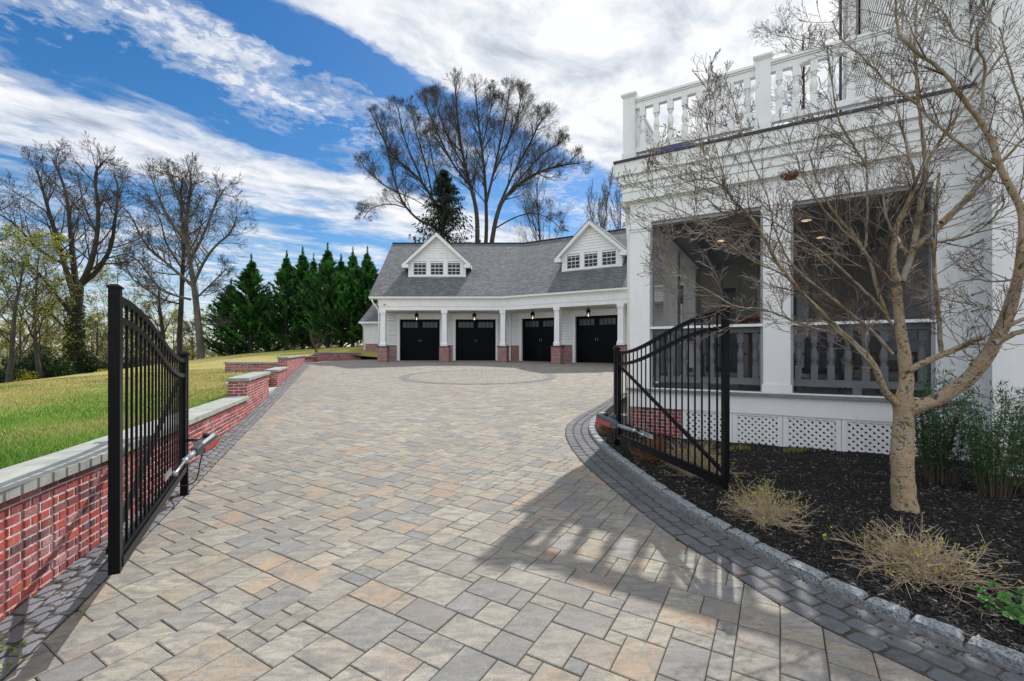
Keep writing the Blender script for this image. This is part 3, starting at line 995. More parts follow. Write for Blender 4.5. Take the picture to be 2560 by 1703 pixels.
def brick_face(m, fr, x0, x1, y, zb, z1, depth=.012, row=.073, bl=.205, rg=rng):
    """real bricks standing proud of the mortar on the face y (facing -y); zb(x) is the ground"""
    nrow = int((z1 - min(zb(x0), zb(x1))) / row) + 1
    for r in range(nrow):
        zt = z1 - r * row - .005; zl_ = zt - row + .010
        x = x0 - (bl / 2 if r % 2 else 0)
        while x < x1 - .01:
            xa = max(x0, x) + (.005 if x > x0 else 0); xb = min(x1, x + bl) - (.005 if x + bl < x1 else 0)
            x += bl
            if xb - xa < .02: continue
            zg = min(zb(xa), zb(xb)) - .03
            if zt < zg: continue
            c = rg.choice(BRC); k = rg.uniform(.8, 1.15); col = (c[0] * k, c[1] * k, c[2] * k, 1)
            j = [rg.uniform(-.0025, .0025) for _ in range(6)]
            dd = depth + rg.uniform(-.003, .002)
            P = fr.p
            bv_ = .004
            A = [P(xa + j[0], y, zl_ + j[1]), P(xb + j[2], y, zl_ + j[3]), P(xb + j[2], y, zt + j[4]), P(xa + j[0], y, zt + j[5])]
            B_ = [P(xa + j[0] + bv_, y - dd, zl_ + j[1] + bv_), P(xb + j[2] - bv_, y - dd, zl_ + j[3] + bv_), P(xb + j[2] - bv_, y - dd, zt + j[4] - bv_), P(xa + j[0] + bv_, y - dd, zt + j[5] - bv_)]
            m.face(B_, None, col)
            for q in range(4):
                l = (q + 1) % 4
                m.face([A[q], A[l], B_[l], B_[q]], None, col)
# ================================================================== GARAGE
KX, KY = -.5, 26.2
GL = Fr((KX, KY), (1, 0), (0, 1))
GR = Fr((KX, KY), (D1.x, D1.y), (D2.x, D2.y))
ZF = 1.065
G = thing('garage', 'long white four-door garage with grey shingle roof and two dormers across the drive', 'garage', (KX, KY + 2, ZF))
tk = .2727
NW = 1.4           # door wall behind the column line
DOORS = {'L': [(-6.3, -3.87), (-2.92, -.49)], 'R': [(.45, 2.88), (3.88, 6.31)]}
ZD = 3.57
# walls
wm = MB('white')
for key, fr, xa, xb in (('L', GL, -7.2, tk * NW), ('R', GR, -tk * NW, 9.5)):
    ds = DOORS[key]
    edges = [xa] + [q for d_ in ds for q in (d_[0] - .16, d_[1] + .16)] + [xb]
    wm.use('white')
    for a, b in zip(edges[::2], edges[1::2]):
        siding(wm, fr, a, b, NW, 1.98, 3.98, .15)
        wm.box(fr, a, b, NW, NW + .12, ZF - .1, 3.98)
        wm.use('brick_tex'); wm.box(fr, a, b, NW - .05, NW - .001, ZF - .1, 1.975); wm.use('white')
    for d_ in ds:
        a, b = d_[0] - .16, d_[1] + .16
        wm.box(fr, a, b, NW + .02, NW + .12, ZD, 3.98)
        siding(wm, fr, a, b, NW + .02, ZD + .25, 3.98, .15)
        for x0, x1 in ((d_[0] - .16, d_[0]), (d_[1], d_[1] + .16)):
            wm.box(fr, x0, x1, NW - .07, NW + .2, ZF - .08, ZD)
        wm.box(fr, d_[0] - .22, d_[1] + .22, NW - .085, NW + .2, ZD, ZD + .28)
        wm.box(fr, d_[0] - .25, d_[1] + .25, NW - .11, NW + .0, ZD + .28, ZD + .33)
wm.box(GL, -7.25, -7.05, NW - .02, NW + 6.5, ZF - .4, 4.6)        # left end wall
wm.box(GL, -7.2, -1, NW + 6.4, NW + 6.6, ZF, 4.6)
wm.box(GR, 1, 9.4, NW + 6.4, NW + 6.6, ZF, 4.6)
a = [GL.p(-7.24, y_, z_) for y_, z_ in ((-.2, 4.4), (9.9, 4.4), (4.9, 8.75))]
wm.face(a)
wm.box(GL, tk * NW - .06, tk * NW + .04, NW - .14, NW - .03, ZF, 3.98)
wm.build('wall', G, bevel=.004, seg=1)
# porch ceiling
cm = MB('cream')
for fr, xa, xb, s_ in ((GL, -7.2, 1, 1), (GR, -1, 9.5, -1)):
    if s_ == 1:
        q = [fr.p(xa, -.05, 3.985), fr.p(tk * -.05, -.05, 3.985), fr.p(tk * NW, NW, 3.985), fr.p(xa, NW, 3.985)]
    else:
        q = [fr.p(-tk * -.05, -.05, 3.985), fr.p(xb, -.05, 3.985), fr.p(xb, NW, 3.985), fr.p(-tk * NW, NW, 3.985)]
    cm.face(q[::-1])
cm.build('porch_ceiling', G)
# beam over the columns
bmb = MB('white')
def run(m, n0, n1, z0, z1, xl=-7.18, xr=9.5):
    """a length of trim following both wings with a mitre at the bend"""
    pl = [GL.p(xl, n0, 0), GL.p(tk * n0, n0, 0), GR.p(xr, n0, 0)]
    pb = [GL.p(xl, n1, 0), GL.p(tk * n1, n1, 0), GR.p(xr, n1, 0)]
    for i_ in range(2):
        f_ = [pl[i_], pl[i_ + 1]]; b_ = [pb[i_], pb[i_ + 1]]
        lo = [p + UP * z0 for p in (f_[0], f_[1], b_[1], b_[0])]; hi = [p + UP * z1 for p in (f_[0], f_[1], b_[1], b_[0])]
        m.face([lo[0], lo[1], hi[1], hi[0]]); m.face(hi); m.face(lo[::-1]); m.face([lo[2], lo[3], hi[3], hi[2]])
        if i_ == 0: m.face([lo[3], lo[0], hi[0], hi[3]])
        else: m.face([lo[1], lo[2], hi[2], hi[1]])
run(bmb, -.16, .16, 3.98, 4.20, xl=-7.12)
run(bmb, -.185, .18, 4.20, 4.52, xl=-7.15)
run(bmb, -.215, .18, 4.52, 4.60, xl=-7.18)
bmb.build('beam', G)
gm = MB('cream')
run(gm, -.29, -.2, 4.60, 4.645, xl=-7.55)
run(gm, -.37, -.25, 4.645, 4.735, xl=-7.62)
gm.use('white')
gm.tube([GL.p(-7.5, -.3, 4.62), GL.p(-7.42, -.26, 4.4), GL.p(-7.2, -.05, 4.05), GL.p(-7.16, .0, 3.8), GL.p(-7.16, .0, 1.3)], .045, 8)
gm.build('gutter', G)
# columns
for fr, x in ((GL, -6.9), (GL, -3.38), (GL, 0), (GR, 3.43), (GR, 6.9)):
    zb_ = zd(0, fr.p(x, 0, 0).y)
    cmb = MB('brick_tex')
    if x == 0:
        bfm = Fr((KX, KY), (.966, -.262), (.262, .966))
    else:
        bfm = fr
    cmb.box(bfm, x - .27, x + .27, -.27, .27, zb_ - .1, 1.87)
    cmb.use('flashing'); cmb.box(bfm, x - .3, x + .3, -.3, .3, 1.872, 1.925)
    cmb.use('white')
    cmb.taper(bfm, x, 0, .36, .36, 1.926, 2.06); cmb.taper(bfm, x, 0, .36, .29, 2.06, 2.16)
    cmb.taper(bfm, x, 0, .29, .27, 2.16, 3.76)
    cmb.taper(bfm, x, 0, .31, .31, 3.76, 3.79); cmb.taper(bfm, x, 0, .30, .36, 3.79, 3.83); cmb.taper(bfm, x, 0, .36, .36, 3.83, 3.979)
    cmb.build('column', G)
# roof
SLP = .825
rz = lambda n: 4.74 + SLP * (n + .3)
rm = MB('shingle')
def roof_quad(m, pts, uvs): m.face(pts, uvs)
LN = math.hypot(1, SLP)
N0, N1 = -.34, 4.9
for thick in (0,):
    A = [GL.p(-7.66, N0, rz(N0)), GL.p(tk * N0, N0, rz(N0)), GL.p(tk * N1, N1, rz(N1)), GL.p(-7.66, N1, rz(N1))]
    m_uv = [(-7.66, N0 * LN), (tk * N0, N0 * LN), (tk * N1, N1 * LN), (-7.66, N1 * LN)]
    rm.face(A, m_uv)
    A2 = [GR.p(-tk * N0, N0, rz(N0)), GR.p(10, N0, rz(N0)), GR.p(10, N1, rz(N1)), GR.p(-tk * N1, N1, rz(N1))]
    rm.face(A2, [(-tk * N0, N0 * LN), (10, N0 * LN), (10, N1 * LN), (-tk * N1, N1 * LN)])
    N2 = 2 * N1 + .34
    rm.face([GL.p(-7.66, N1, rz(N1)), GL.p(tk * N1, N1, rz(N1)), GL.p(tk * N2, N2, rz(N0)), GL.p(-7.66, N2, rz(N0))])
    rm.face([GR.p(-tk * N1, N1, rz(N1)), GR.p(10, N1, rz(N1)), GR.p(10, N2, rz(N0)), GR.p(-tk * N2, N2, rz(N0))])
    # under side
    dz = UP * .05
    rm.use('white')
    rm.face([p - dz for p in A][::-1]); rm.face([p - dz for p in A2][::-1])
    for q in (A, A2):
        for k_ in range(4):
            l_ = (k_ + 1) % 4
            rm.face([q[k_] - dz, q[l_] - dz, q[l_], q[k_]])
    # rake board
    rm.bar(GL.p(-7.6, N0 + .03, rz(N0) - .12), GL.p(-7.6, N1, rz(N1) - .1), .03, .14)
rm.use('flashing')
rm.bar(GL.p(-7.66, N1, rz(N1) + .01), GL.p(tk * N1, N1, rz(N1) + .01), .22, .03)
rm.bar(GL.p(tk * N1, N1, rz(N1) + .01), GR.p(10, N1, rz(N1) + .01), .22, .03)
rm.build('roof', G)
# dormers
def dormer(fr, xc):
    hw = 1.72; nf = 1.42; z0 = rz(nf) - .05; zs = 7.1; pk = zs + hw * .92
    m = MB('white')
    # side walls run back into the roof
    for sgn in (-1, 1):
        xw = xc + sgn * hw
        nb = (zs - 4.74) / SLP - .3
        m.face([fr.p(xw, nf, z0), fr.p(xw, nf, zs), fr.p(xw, nb, zs)])
    m.box(fr, xc - hw, xc + hw, nf, nf + .1, z0, zs - .02)
    # clapboard gable
    siding(m, fr, xc - hw, xc + hw, nf - .0, zs - .15, pk, .15, top=lambda z: (xc - max(0, hw - max(0, z - zs) / .92), xc + max(0, hw - max(0, z - zs) / .92)))
    m.face([fr.p(xc - hw, nf + .01, zs - .1), fr.p(xc + hw, nf + .01, zs - .1), fr.p(xc, nf + .01, pk)])
    siding(m, fr, xc - hw, xc - hw + .2, nf, z0 + .02, zs - .15, .15); siding(m, fr, xc + hw - .2, xc + hw, nf, z0 + .02, zs - .15, .15)
    # trim around the three windows
    wx = [xc - 1.03, xc, xc + 1.03]; ww = .385; wz0 = z0 + .16; wz1 = wz0 + .82
    m.box(fr, xc - 1.56, xc + 1.56, nf - .035, nf, wz1, wz1 + .16)
    m.box(fr, xc - 1.56, xc + 1.56, nf - .05, nf, wz0 - .1, wz0)
    m.box(fr, xc - hw - .03, xc + hw + .03, nf - .03, nf, z0, z0 + .05)
    xs_ = [xc - 1.56] + [q for x in wx for q in (x - ww, x + ww)] + [xc + 1.56]
    for a_, b_ in zip(xs_[::2], xs_[1::2]):
        m.box(fr, a_, b_, nf - .032, nf, wz0, wz1)
    # corner boards, rakes, eave returns
    for sgn in (-1, 1):
        x = xc + sgn * (hw - .05); m.box(fr, x - .07, x + .07, nf - .022, nf + .05, z0, zs - .1)
    d = m.build('dormer', G)
    ov = .34; t = .92
    rf = MB('white')
    for sgn in (-1, 1):
        a_ = fr.p(xc, nf - .32, pk + .12); b_ = fr.p(xc + sgn * (hw + ov), nf - .32, pk + .12 - (hw + ov) * t)
        dn = UP * .27
        a2, b2 = a_ + fr.e2 * .04, b_ + fr.e2 * .04
        rf.face([b_ - dn * .9, a_ - dn, a_, b_] if sgn < 0 else [a_ - dn, b_ - dn * .9, b_, a_])
        # return at the eave
        e_ = fr.p(xc + sgn * (hw - .0), nf - .32, 0)
        rf.box(fr, *(sorted((xc + sgn * (hw + ov), xc + sgn * (hw - .03)))), nf - .315, nf + .0, b_.z - .25, b_.z - .05)
        # soffit
        nbp = lambda z: (z - 4.74) / SLP - .3
        back_t = nbp(pk + .12); back_b = nbp(b_.z)
        rf.face([a_ - dn, b_ - dn * .9, fr.p(xc + sgn * (hw + ov), back_b, b_.z - .24), fr.p(xc, back_t, a_.z - .27)])
        rf.face([b_, b_ - dn * .9, fr.p(xc + sgn * (hw + ov), back_b, b_.z - .24), fr.p(xc + sgn * (hw + ov), back_b, b_.z)])
        rf.use('shingle')
        up_ = UP * .012
        q = [b_ - fr.e2 * .03 + up_, a_ - fr.e2 * .03 + up_, fr.p(xc, back_t + .1, a_.z) + up_, fr.p(xc + sgn * (hw + ov), back_b + .1, b_.z) + up_]
        L1 = (b_ - a_).length
        rf.face(q if sgn > 0 else q, [(0, 0), (0, L1), (back_t, L1), (back_b, 0)])
        rf.face([p + UP * -.03 for p in q[:2]] + [q[1], q[0]])
        rf.use('white')
    rf.build('dormer_roof', d)
    for x in wx:
        wmb = MB('porch_grey')
        fw = .035
        y0 = nf - .03
        wmb.box(fr, x - ww, x - ww + fw, y0, nf + .02, wz0, wz1); wmb.box(fr, x + ww - fw, x + ww, y0, nf + .02, wz0, wz1)
        wmb.box(fr, x - ww + fw, x + ww - fw, y0, nf + .02, wz0, wz0 + fw); wmb.box(fr, x - ww + fw, x + ww - fw, y0, nf + .02, wz1 - fw, wz1)
        wmb.use('glass'); wmb.box(fr, x - ww + fw, x + ww - fw, y0 + .018, y0 + .024, wz0 + fw, wz1 - fw)
        wmb.use('white')
        zc_ = (wz0 + wz1) / 2
        wmb.box(fr, x - ww + fw, x + ww - fw, y0 + .004, y0 + .016, zc_ - .02, zc_ + .02)
        for zz in ((wz0 + zc_) / 2, (wz1 + zc_) / 2):
            wmb.box(fr, x - ww + fw, x + ww - fw, y0 + .006, y0 + .015, zz - .01, zz + .01)
        for q in (-1, 1):
            xx = x + q * (ww - fw) / 3
            wmb.box(fr, xx - .01, xx + .01, y0 + .005, y0 + .014, wz0 + fw, wz1 - fw)
        wmb.build('window', d)
dormer(GL, -4.05); dormer(GR, 4.78)
# garage doors
for key, fr in (('L', GL), ('R', GR)):
    for di, (xa, xb) in enumerate(DOORS[key]):
        m = MB('black_door')
        yb_ = NW + .1
        m.box(fr, xa, xb, yb_, yb_ + .05, ZF - .05, ZD)
        xm = (xa + xb) / 2; y0 = yb_ - .022
        zt0 = ZD - .62; 
        for x0, x1 in ((xa, xa + .17), (xm - .15, xm + .15), (xb - .17, xb)):
            m.box(fr, x0, x1, y0, yb_ - .001, ZF - .04, ZD)
        for z0, z1 in ((ZF - .04, ZF + .14), (ZF + .80, ZF + .92), (ZF + 1.38, ZF + 1.46), (zt0 - .12, zt0 + .12), (ZD - .16, ZD)):
            for x0, x1 in ((xa + .171, xm - .151), (xm + .151, xb - .171)):
                m.box(fr, x0, x1, y0 + .002, yb_ - .001, z0, z1)
        for x0, x1 in ((xa + .17, xm - .15), (xm + .15, xb - .17)):
            k_ = x0 + .08
            while k_ < x1:
                m.box(fr, k_ - .006, k_ + .006, yb_ - .006, yb_ - .0005, ZF + .14, zt0 - .12); k_ += .1
        d = m.build('garage_door', G)
        for x0, x1 in ((xa + .17, xm - .15), (xm + .15, xb - .17)):
            wnd = MB('glass_door')
            wnd.box(fr, x0, x1, yb_ - .012, yb_ - .004, zt0 + .12, ZD - .16)
            wnd.use('black_door')
            for k_ in (1, 2, 3):
                xx = x0 + (x1 - x0) * k_ / 4
                wnd.box(fr, xx - .016, xx + .016, yb_ - .02, yb_ - .0125, zt0 + .12, ZD - .16)
            wnd.build('window_row', d)
        for sgn in (-1, 1):
            h = MB('galv')
            xx = xm + sgn * .06
            h.tube([fr.p(xx, y0 - .005, ZF + 1.12), fr.p(xx, y0 - .04, ZF + 1.16), fr.p(xx, y0 - .045, ZF + 1.24), fr.p(xx, y0 - .005, ZF + 1.3)], .009, 6)
            h.build('handle', d)
# lanterns under the porch ceiling
LP = [(961, 'first lantern from the left, hanging before the leftmost black garage door'), (1092, 'second lantern from the left, hanging in front of the second garage door'),
      (1231, 'third lantern from the left, hanging just right of the bend in the garage'), (1362, 'rightmost hanging lantern, over the garage door nearest the house')]
for (u, lab), (fr, x) in zip(LP, ((GL, -5.12), (GL, -1.72), (GR, 1.58), (GR, 4.93))):
    c = fr.p(x, .62, 0)
    t = thing('lantern', 'black onion ' + lab if False else lab, 'lantern', (c.x, c.y, 3.985), 'black lanterns under the garage porch')
    m = MB('black_metal')
    m.tube([(c.x, c.y, 3.984), (c.x, c.y, 3.93)], .012, 6)
    m.lathe((c.x, c.y, 0), [(.06, 3.983), (.055, 3.965)], 12)
    m.lathe((c.x, c.y, 0), [(.018, 3.93), (.022, 3.90), (.05, 3.87), (.105, 3.82), (.125, 3.76), (.128, 3.70), (.11, 3.685)], 14)
    for k_ in range(6):
        a_ = k_ * math.pi / 3
        m.bar((c.x + .105 * math.cos(a_), c.y + .105 * math.sin(a_), 3.70), (c.x + .07 * math.cos(a_), c.y + .07 * math.sin(a_), 3.44), .012)
    m.lathe((c.x, c.y, 0), [(.02, 3.41), (.075, 3.43), (.078, 3.45)], 12)
    m.build('lantern_frame', t)
    m = MB('lamp_glass'); m.lathe((c.x, c.y, 0), [(.098, 3.69), (.066, 3.45)], 12); m.build('glass_shade', t)
    m = MB('bulb'); m.lathe((c.x, c.y, 0), [(.008, 3.48), (.024, 3.50), (.026, 3.54), (.012, 3.58)], 8); m.build('bulb', t)
m = MB('white')
c = GL.p(-6.78, -.19, 4.36)
m.lathe((c.x, c.y - .03, c.z - .05), [(.05, .07), (.075, .04), (.075, 0), (.05, -.04), (.02, -.06)], 12)
m.box(WF, c.x - .04, c.x + .04, c.y - .03, c.y, c.z - .04, c.z + .04)
m.use('black_metal'); m.lathe((c.x + .02, c.y - .1, c.z - .07), [(.012, -.02), (.028, 0), (.012, .02)], 8)
o = m.build('security_camera', off=tuple(c))
tag(o, 'small white dome security camera on the left end of the garage beam', 'camera')
# small wing to the left
S = thing('garden_shed', 'small white shed with grey roof and brick base left of the garage', 'shed', (-8.7, 31.5, 1.8))
sf = Fr((-9.75, 30.0), (1, 0), (0, 1))
m = MB('white'); siding(m, sf, 0, 2.3, 0, 2.12, 3.55, .13); m.box(sf, 0, 2.3, .0, 3.0, 2.12, 3.55)
m.box(sf, -.03, .08, -.03, .05, 1.7, 3.56); m.use('brick_tex'); m.box(sf, .01, 2.28, -.025, 2.9, 1.4, 2.118)
m.build('wall', S)
m = MB('shingle')
q = [sf.p(-.25, -.3, 3.56), sf.p(2.5, -.3, 3.56), sf.p(2.5, 1.5, 4.95), sf.p(.15, 1.5, 4.95)]
m.face(q, [(-.25, 0), (2.5, 0), (2.5, 2.25), (.15, 2.25)])
m.face([sf.p(.15, 1.5, 4.95), sf.p(2.5, 1.5, 4.95), sf.p(2.5, 3.3, 3.56), sf.p(-.25, 3.3, 3.56)])
m.face([sf.p(-.25, -.3, 3.56), sf.p(.15, 1.5, 4.95), sf.p(-.25, 3.3, 3.56)][::-1])
m.use('white'); m.box(sf, -.25, 2.5, -.33, -.29, 3.46, 3.57); m.box(sf, -.27, -.2, -.3, 3.3, 3.46, 3.555)
m.face([sf.p(-.2, -.29, 3.47), sf.p(2.5, -.29, 3.47), sf.p(2.5, 3.2, 3.47), sf.p(-.2, 3.2, 3.47)])
m.build('roof', S)
m = MB('white'); m.tube([sf.p(-.1, -.33, 3.48), sf.p(-.02, -.08, 3.3), sf.p(-.02, -.07, 1.5)], .035, 6); m.build('downspout', S)
# ================================================================== HOUSE WITH PORCH
HF = Fr((H0.x, H0.y), (D1.x, D1.y), (D2.x, D2.y))
H = thing('house', 'white clapboard house with screened porch and roof balcony beside the drive', 'house', (H0.x + 3, H0.y + 1, .15))
XR = 4.28            # the porch ends at the main house
PD = 5.2             # porch depth
ZDK = .96
# --- columns
for x0, x1, y0 in ((0, .335, 0), (2.0, 2.35, 0), (3.93, 4.265, 0)):
    m = MB('white')
    w_ = x1 - x0
    m.box(HF, x0, x1, y0, y0 + .33, ZDK + .12, 3.60)
    m.box(HF, x0 - .018, x1 + .018, y0 - .018, y0 + .34, ZDK, ZDK + .118)
    m.box(HF, x0 - .012, x1 + .012, y0 - .012, y0 + .335, 3.602, 3.64)
    m.box(HF, x0 - .028, x1 + .028, y0 - .028, y0 + .34, 3.642, 3.69)
    m.box(HF, x0 - .018, x1 + .018, y0 - .018, y0 + .335, 3.692, 3.74)
    m.build('porch_column', H, bevel=.006, seg=1)
for x, y in ((.02, 2.5), (.02, PD - .3)):
    m = MB('white'); m.box(HF, x, x + .3, y, y + .3, ZDK, 3.74); m.build('porch_column', H, bevel=.006, seg=1)
# --- entablature
m = MB('white')
def band(m, o_, z0, z1):
    m.box(HF, -o_, XR + .3, -o_, .40, z0, z1)
    m.box(HF, -o_, .40, .401, PD + .2, z0, z1)
band(m, 0, 3.742, 4.09); band(m, .03, 4.092, 4.115); band(m, .10, 4.117, 4.262); band(m, .115, 4.264, 4.375); band(m, .13, 4.377, 4.39)
band(m, .150, 4.392, 4.515); band(m, .165, 4.517, 4.53); band(m, .195, 4.532, 4.752)
m.use('flashing'); m.box(HF, -.222, XR, -.222, .1, 4.754, 4.79); m.box(HF, -.222, .1, .101, PD + .2, 4.754, 4.79)
m.build('entablature', H, bevel=.004, seg=1)
m = MB('deck_grey'); m.box(HF, .1, XR, .1, PD + .2, 4.70, 4.785); m.build('balcony_deck', H)
# --- floor, skirt, lattice
m = MB('white')
m.box(HF, .0, XR - .02, 0.01, .08, .63, .90)
m.box(HF, 0, .08, .081, PD, .63, .90)
m.build('skirt_board', H, bevel=.004, seg=1)
m = MB('deck_grey'); m.box(HF, -.05, XR - .02, -.05, PD, .902, .945)
m.use('white'); m.box(HF, -.01, XR - .02, -.012, .1, .946, .962); m.use('porch_grey'); m.box(HF, .02, XR - .02, .1, PD, .945, .957)
m.build('porch_floor', H)
m = MB('brick_geo')
LATT0 = .86
m.use('mortar'); m.box(HF, .02, LATT0 - .03, .04, .3, -.1, .628); m.use('brick_geo')
brick_face(m, HF, .02, LATT0 - .03, .04, lambda x: .1, .628, row=.057, bl=.168, depth=.006)
sdf = HF.turn_left(.02, PD)
m.use('mortar'); m.box(HF, .02, .2, .3, PD, -.1, .628); m.use('brick_geo')
m.build('brick_pier', H)
def lattice(xa, xb, z0, z1, y):
    m = MB('white')
    for sgn, yy in ((1, y), (-1, y - .009)):
        p = .091; wd = .038
        c = xa - (z1 - z0) - p; 
        while c < xb + (z1 - z0) + p:
            # strip x = c + sgn*(z-z0)
            za, zb_ = z0, z1
            def X(z): return c + sgn * (z - z0)
            lim = []
            t0, t1 = z0, z1
            for xx in (xa, xb):
                pass
            if sgn > 0:
                t0 = max(t0, z0 + xa - c); t1 = min(t1, z0 + xb - c)
            else:
                t0 = max(t0, z0 + c - xb); t1 = min(t1, z0 + c - xa)
            if t1 - t0 > .01:
                a_ = HF.p(X(t0), yy, t0); b_ = HF.p(X(t1), yy, t1)
                m.bar(a_, b_, .007, wd, up=UP) if False else m.prism(
                    [HF.p(X(t0) - wd * .707, yy - .003, t0), HF.p(X(t0) + wd * .707, yy - .003, t0), HF.p(X(t1) + wd * .707, yy - .003, t1), HF.p(X(t1) - wd * .707, yy - .003, t1)],
                    [HF.p(X(t0) - wd * .707, yy + .003, t0), HF.p(X(t0) + wd * .707, yy + .003, t0), HF.p(X(t1) + wd * .707, yy + .003, t1), HF.p(X(t1) - wd * .707, yy + .003, t1)])
            c += p
    m.box(HF, xa - .03, xa + .03, y - .024, y + .02, z0, z1); m.box(HF, xb - .03, xb + .03, y - .025, y + .02, z0, z1)
    m.box(HF, xa + .031, xb - .031, y - .022, y + .02, z1 - .035, z1); m.box(HF, xa + .031, xb - .031, y - .022, y + .02, z0, z0 + .04)
    m.build('lattice_panel', H)
for xa, xb in ((.86, 1.55), (1.615, 2.22), (2.285, 2.92), (2.985, 3.6), (3.665, 4.25)):
    lattice(xa, xb, .05, .628, .05)
m = MB('black_rubber_and_shade'); m.box(HF, LATT0, XR - .05, .5, .55, -.1, .62); m.build('under_porch_shade', H)  # black sheet behind the lattice, standing in for the shade under the porch
# --- balusters
def bal_profile(k=1.0):
    return [(.030, 0), (.036, .01), (.036, .03), (.026, .045), (.031, .06), (.043, .13), (.047, .19), (.040, .27), (.026, .36), (.023, .40), (.034, .42), (.036, .435), (.024, .45), (.036, .47), (.036, .49)]
def baluster_mesh(m, fr, x, y, z0, z1, sq=.042):
    h = z1 - z0; b0 = z0 + h * .30; b1 = z1 - h * .22
    m.box(fr, x - sq, x + sq, y - sq, y + sq, z0, b0); m.box(fr, x - sq, x + sq, y - sq, y + sq, b1, z1)
    c = fr.p(x, y, b0); kk = (b1 - b0) / .49
    m.lathe((c.x, c.y, c.z), [(r_ * 1.08, z_ * kk) for r_, z_ in bal_profile()], 12)
rail = MB('white')
bays = [(.335, 2.0), (2.35, 3.93)]
for xa, xb in bays:
    rail.use('white'); rail.box(HF, xa, xb, .0, .12, 1.945, 1.985)
    rail.use('porch_grey'); rail.box(HF, xa, xb, .10, .24, 1.86, 1.943); rail.box(HF, xa, xb, .12, .22, 1.06, 1.16)
    rail.box(HF, (xa + xb) / 2 - .05, (xa + xb) / 2 + .05, .13, .21, .958, 1.06)
pr = rail.build('porch_railing', H)
for xa, xb in bays:
    n = int(round((xb - xa) / .205))
    for i_ in range(n):
        m = MB('porch_grey'); baluster_mesh(m, HF, xa + (xb - xa) * (i_ + .5) / n, .17, 1.162, 1.858)
        m.build('baluster', pr)
rail = MB('porch_grey')
rail.box(HF, .12, .26, .335, 2.5, 1.86, 1.943); rail.box(HF, .14, .24, .335, 2.5, 1.06, 1.16); rail.box(HF, .12, .26, 2.8, PD - .3, 1.86, 1.943); rail.box(HF, .14, .24, 2.8, PD - .3, 1.06, 1.16)
pr = rail.build('porch_side_railing', H)
for i_ in range(10):
    m = MB('porch_grey'); baluster_mesh(m, HF, .19, .44 + i_ * .215, 1.162, 1.858); m.build('baluster', pr)
# --- screens and their thin frames
for xa, xb in bays:
    m = MB('screen'); m.face([HF.p(xa + .03, .06, .965), HF.p(xb - .03, .06, .965), HF.p(xb - .03, .06, 3.71), HF.p(xa + .03, .06, 3.71)])
    m.use('porch_grey'); m.box(HF, xa, xa + .035, .04, .075, .963, 1.944); m.box(HF, xb - .035, xb, .04, .075, .963, 1.944); m.box(HF, xa, xa + .035, .04, .075, 1.986, 3.741); m.box(HF, xb - .035, xb, .04, .075, 1.986, 3.741)
    m.box(HF, xa + .036, xb - .036, .04, .075, 3.69, 3.741)
    m.build('porch_screen', H)
for y0, y1 in ((.34, 2.5), (2.8, PD - .3)):
    m = MB('screen'); m.face([HF.p(.14, y0, .965), HF.p(.14, y1, .965), HF.p(.14, y1, 3.71), HF.p(.14, y0, 3.71)]); m.build('porch_screen', H)
# --- porch interior
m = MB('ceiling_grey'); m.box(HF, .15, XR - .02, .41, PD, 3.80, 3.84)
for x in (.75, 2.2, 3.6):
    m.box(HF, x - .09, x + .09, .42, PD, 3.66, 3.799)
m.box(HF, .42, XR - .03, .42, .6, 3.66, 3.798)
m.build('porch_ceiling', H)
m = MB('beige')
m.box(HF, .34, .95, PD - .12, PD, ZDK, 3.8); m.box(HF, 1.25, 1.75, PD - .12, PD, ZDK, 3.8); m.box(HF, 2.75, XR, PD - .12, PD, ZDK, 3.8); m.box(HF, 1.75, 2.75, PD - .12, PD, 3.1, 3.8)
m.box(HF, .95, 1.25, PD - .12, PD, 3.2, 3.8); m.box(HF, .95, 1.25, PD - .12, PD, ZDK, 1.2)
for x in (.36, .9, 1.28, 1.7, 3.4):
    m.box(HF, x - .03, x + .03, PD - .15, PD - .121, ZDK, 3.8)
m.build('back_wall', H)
m = MB('glass'); m.box(HF, .95, 1.25, PD - .06, PD - .05, 1.2, 3.2); m.use('white')
m.box(HF, .95, 1.25, PD - .1, PD - .07, 2.2, 2.25); m.build('window', H)
m = MB('white'); m.box(HF, 1.75, 2.75, PD - .08, PD - .03, ZDK, 3.1)
m.box(HF, 1.70, 1.80, PD - .15, PD - .085, ZDK, 3.15); m.box(HF, 2.70, 2.80, PD - .15, PD - .085, ZDK, 3.15); m.box(HF, 1.801, 2.699, PD - .15, PD - .085, 3.05, 3.15)
m.use('glass'); m.box(HF, 1.95, 2.55, PD - .1, PD - .085, 2.0, 2.95)
m.build('porch_door', H)
for x, y in ((1.2, 2.2), (2.6, 1.4), (2.9, 2.9)):
    m = MB('white'); c = HF.p(x, y, 3.798)
    m.lathe((c.x, c.y, c.z), [(.10, -.012), (.10, -.001)], 16); m.use('downlight'); m.lathe((c.x, c.y, c.z), [(.072, -.02), (.072, -.0125)], 16)
    m.build('ceiling_light', H)
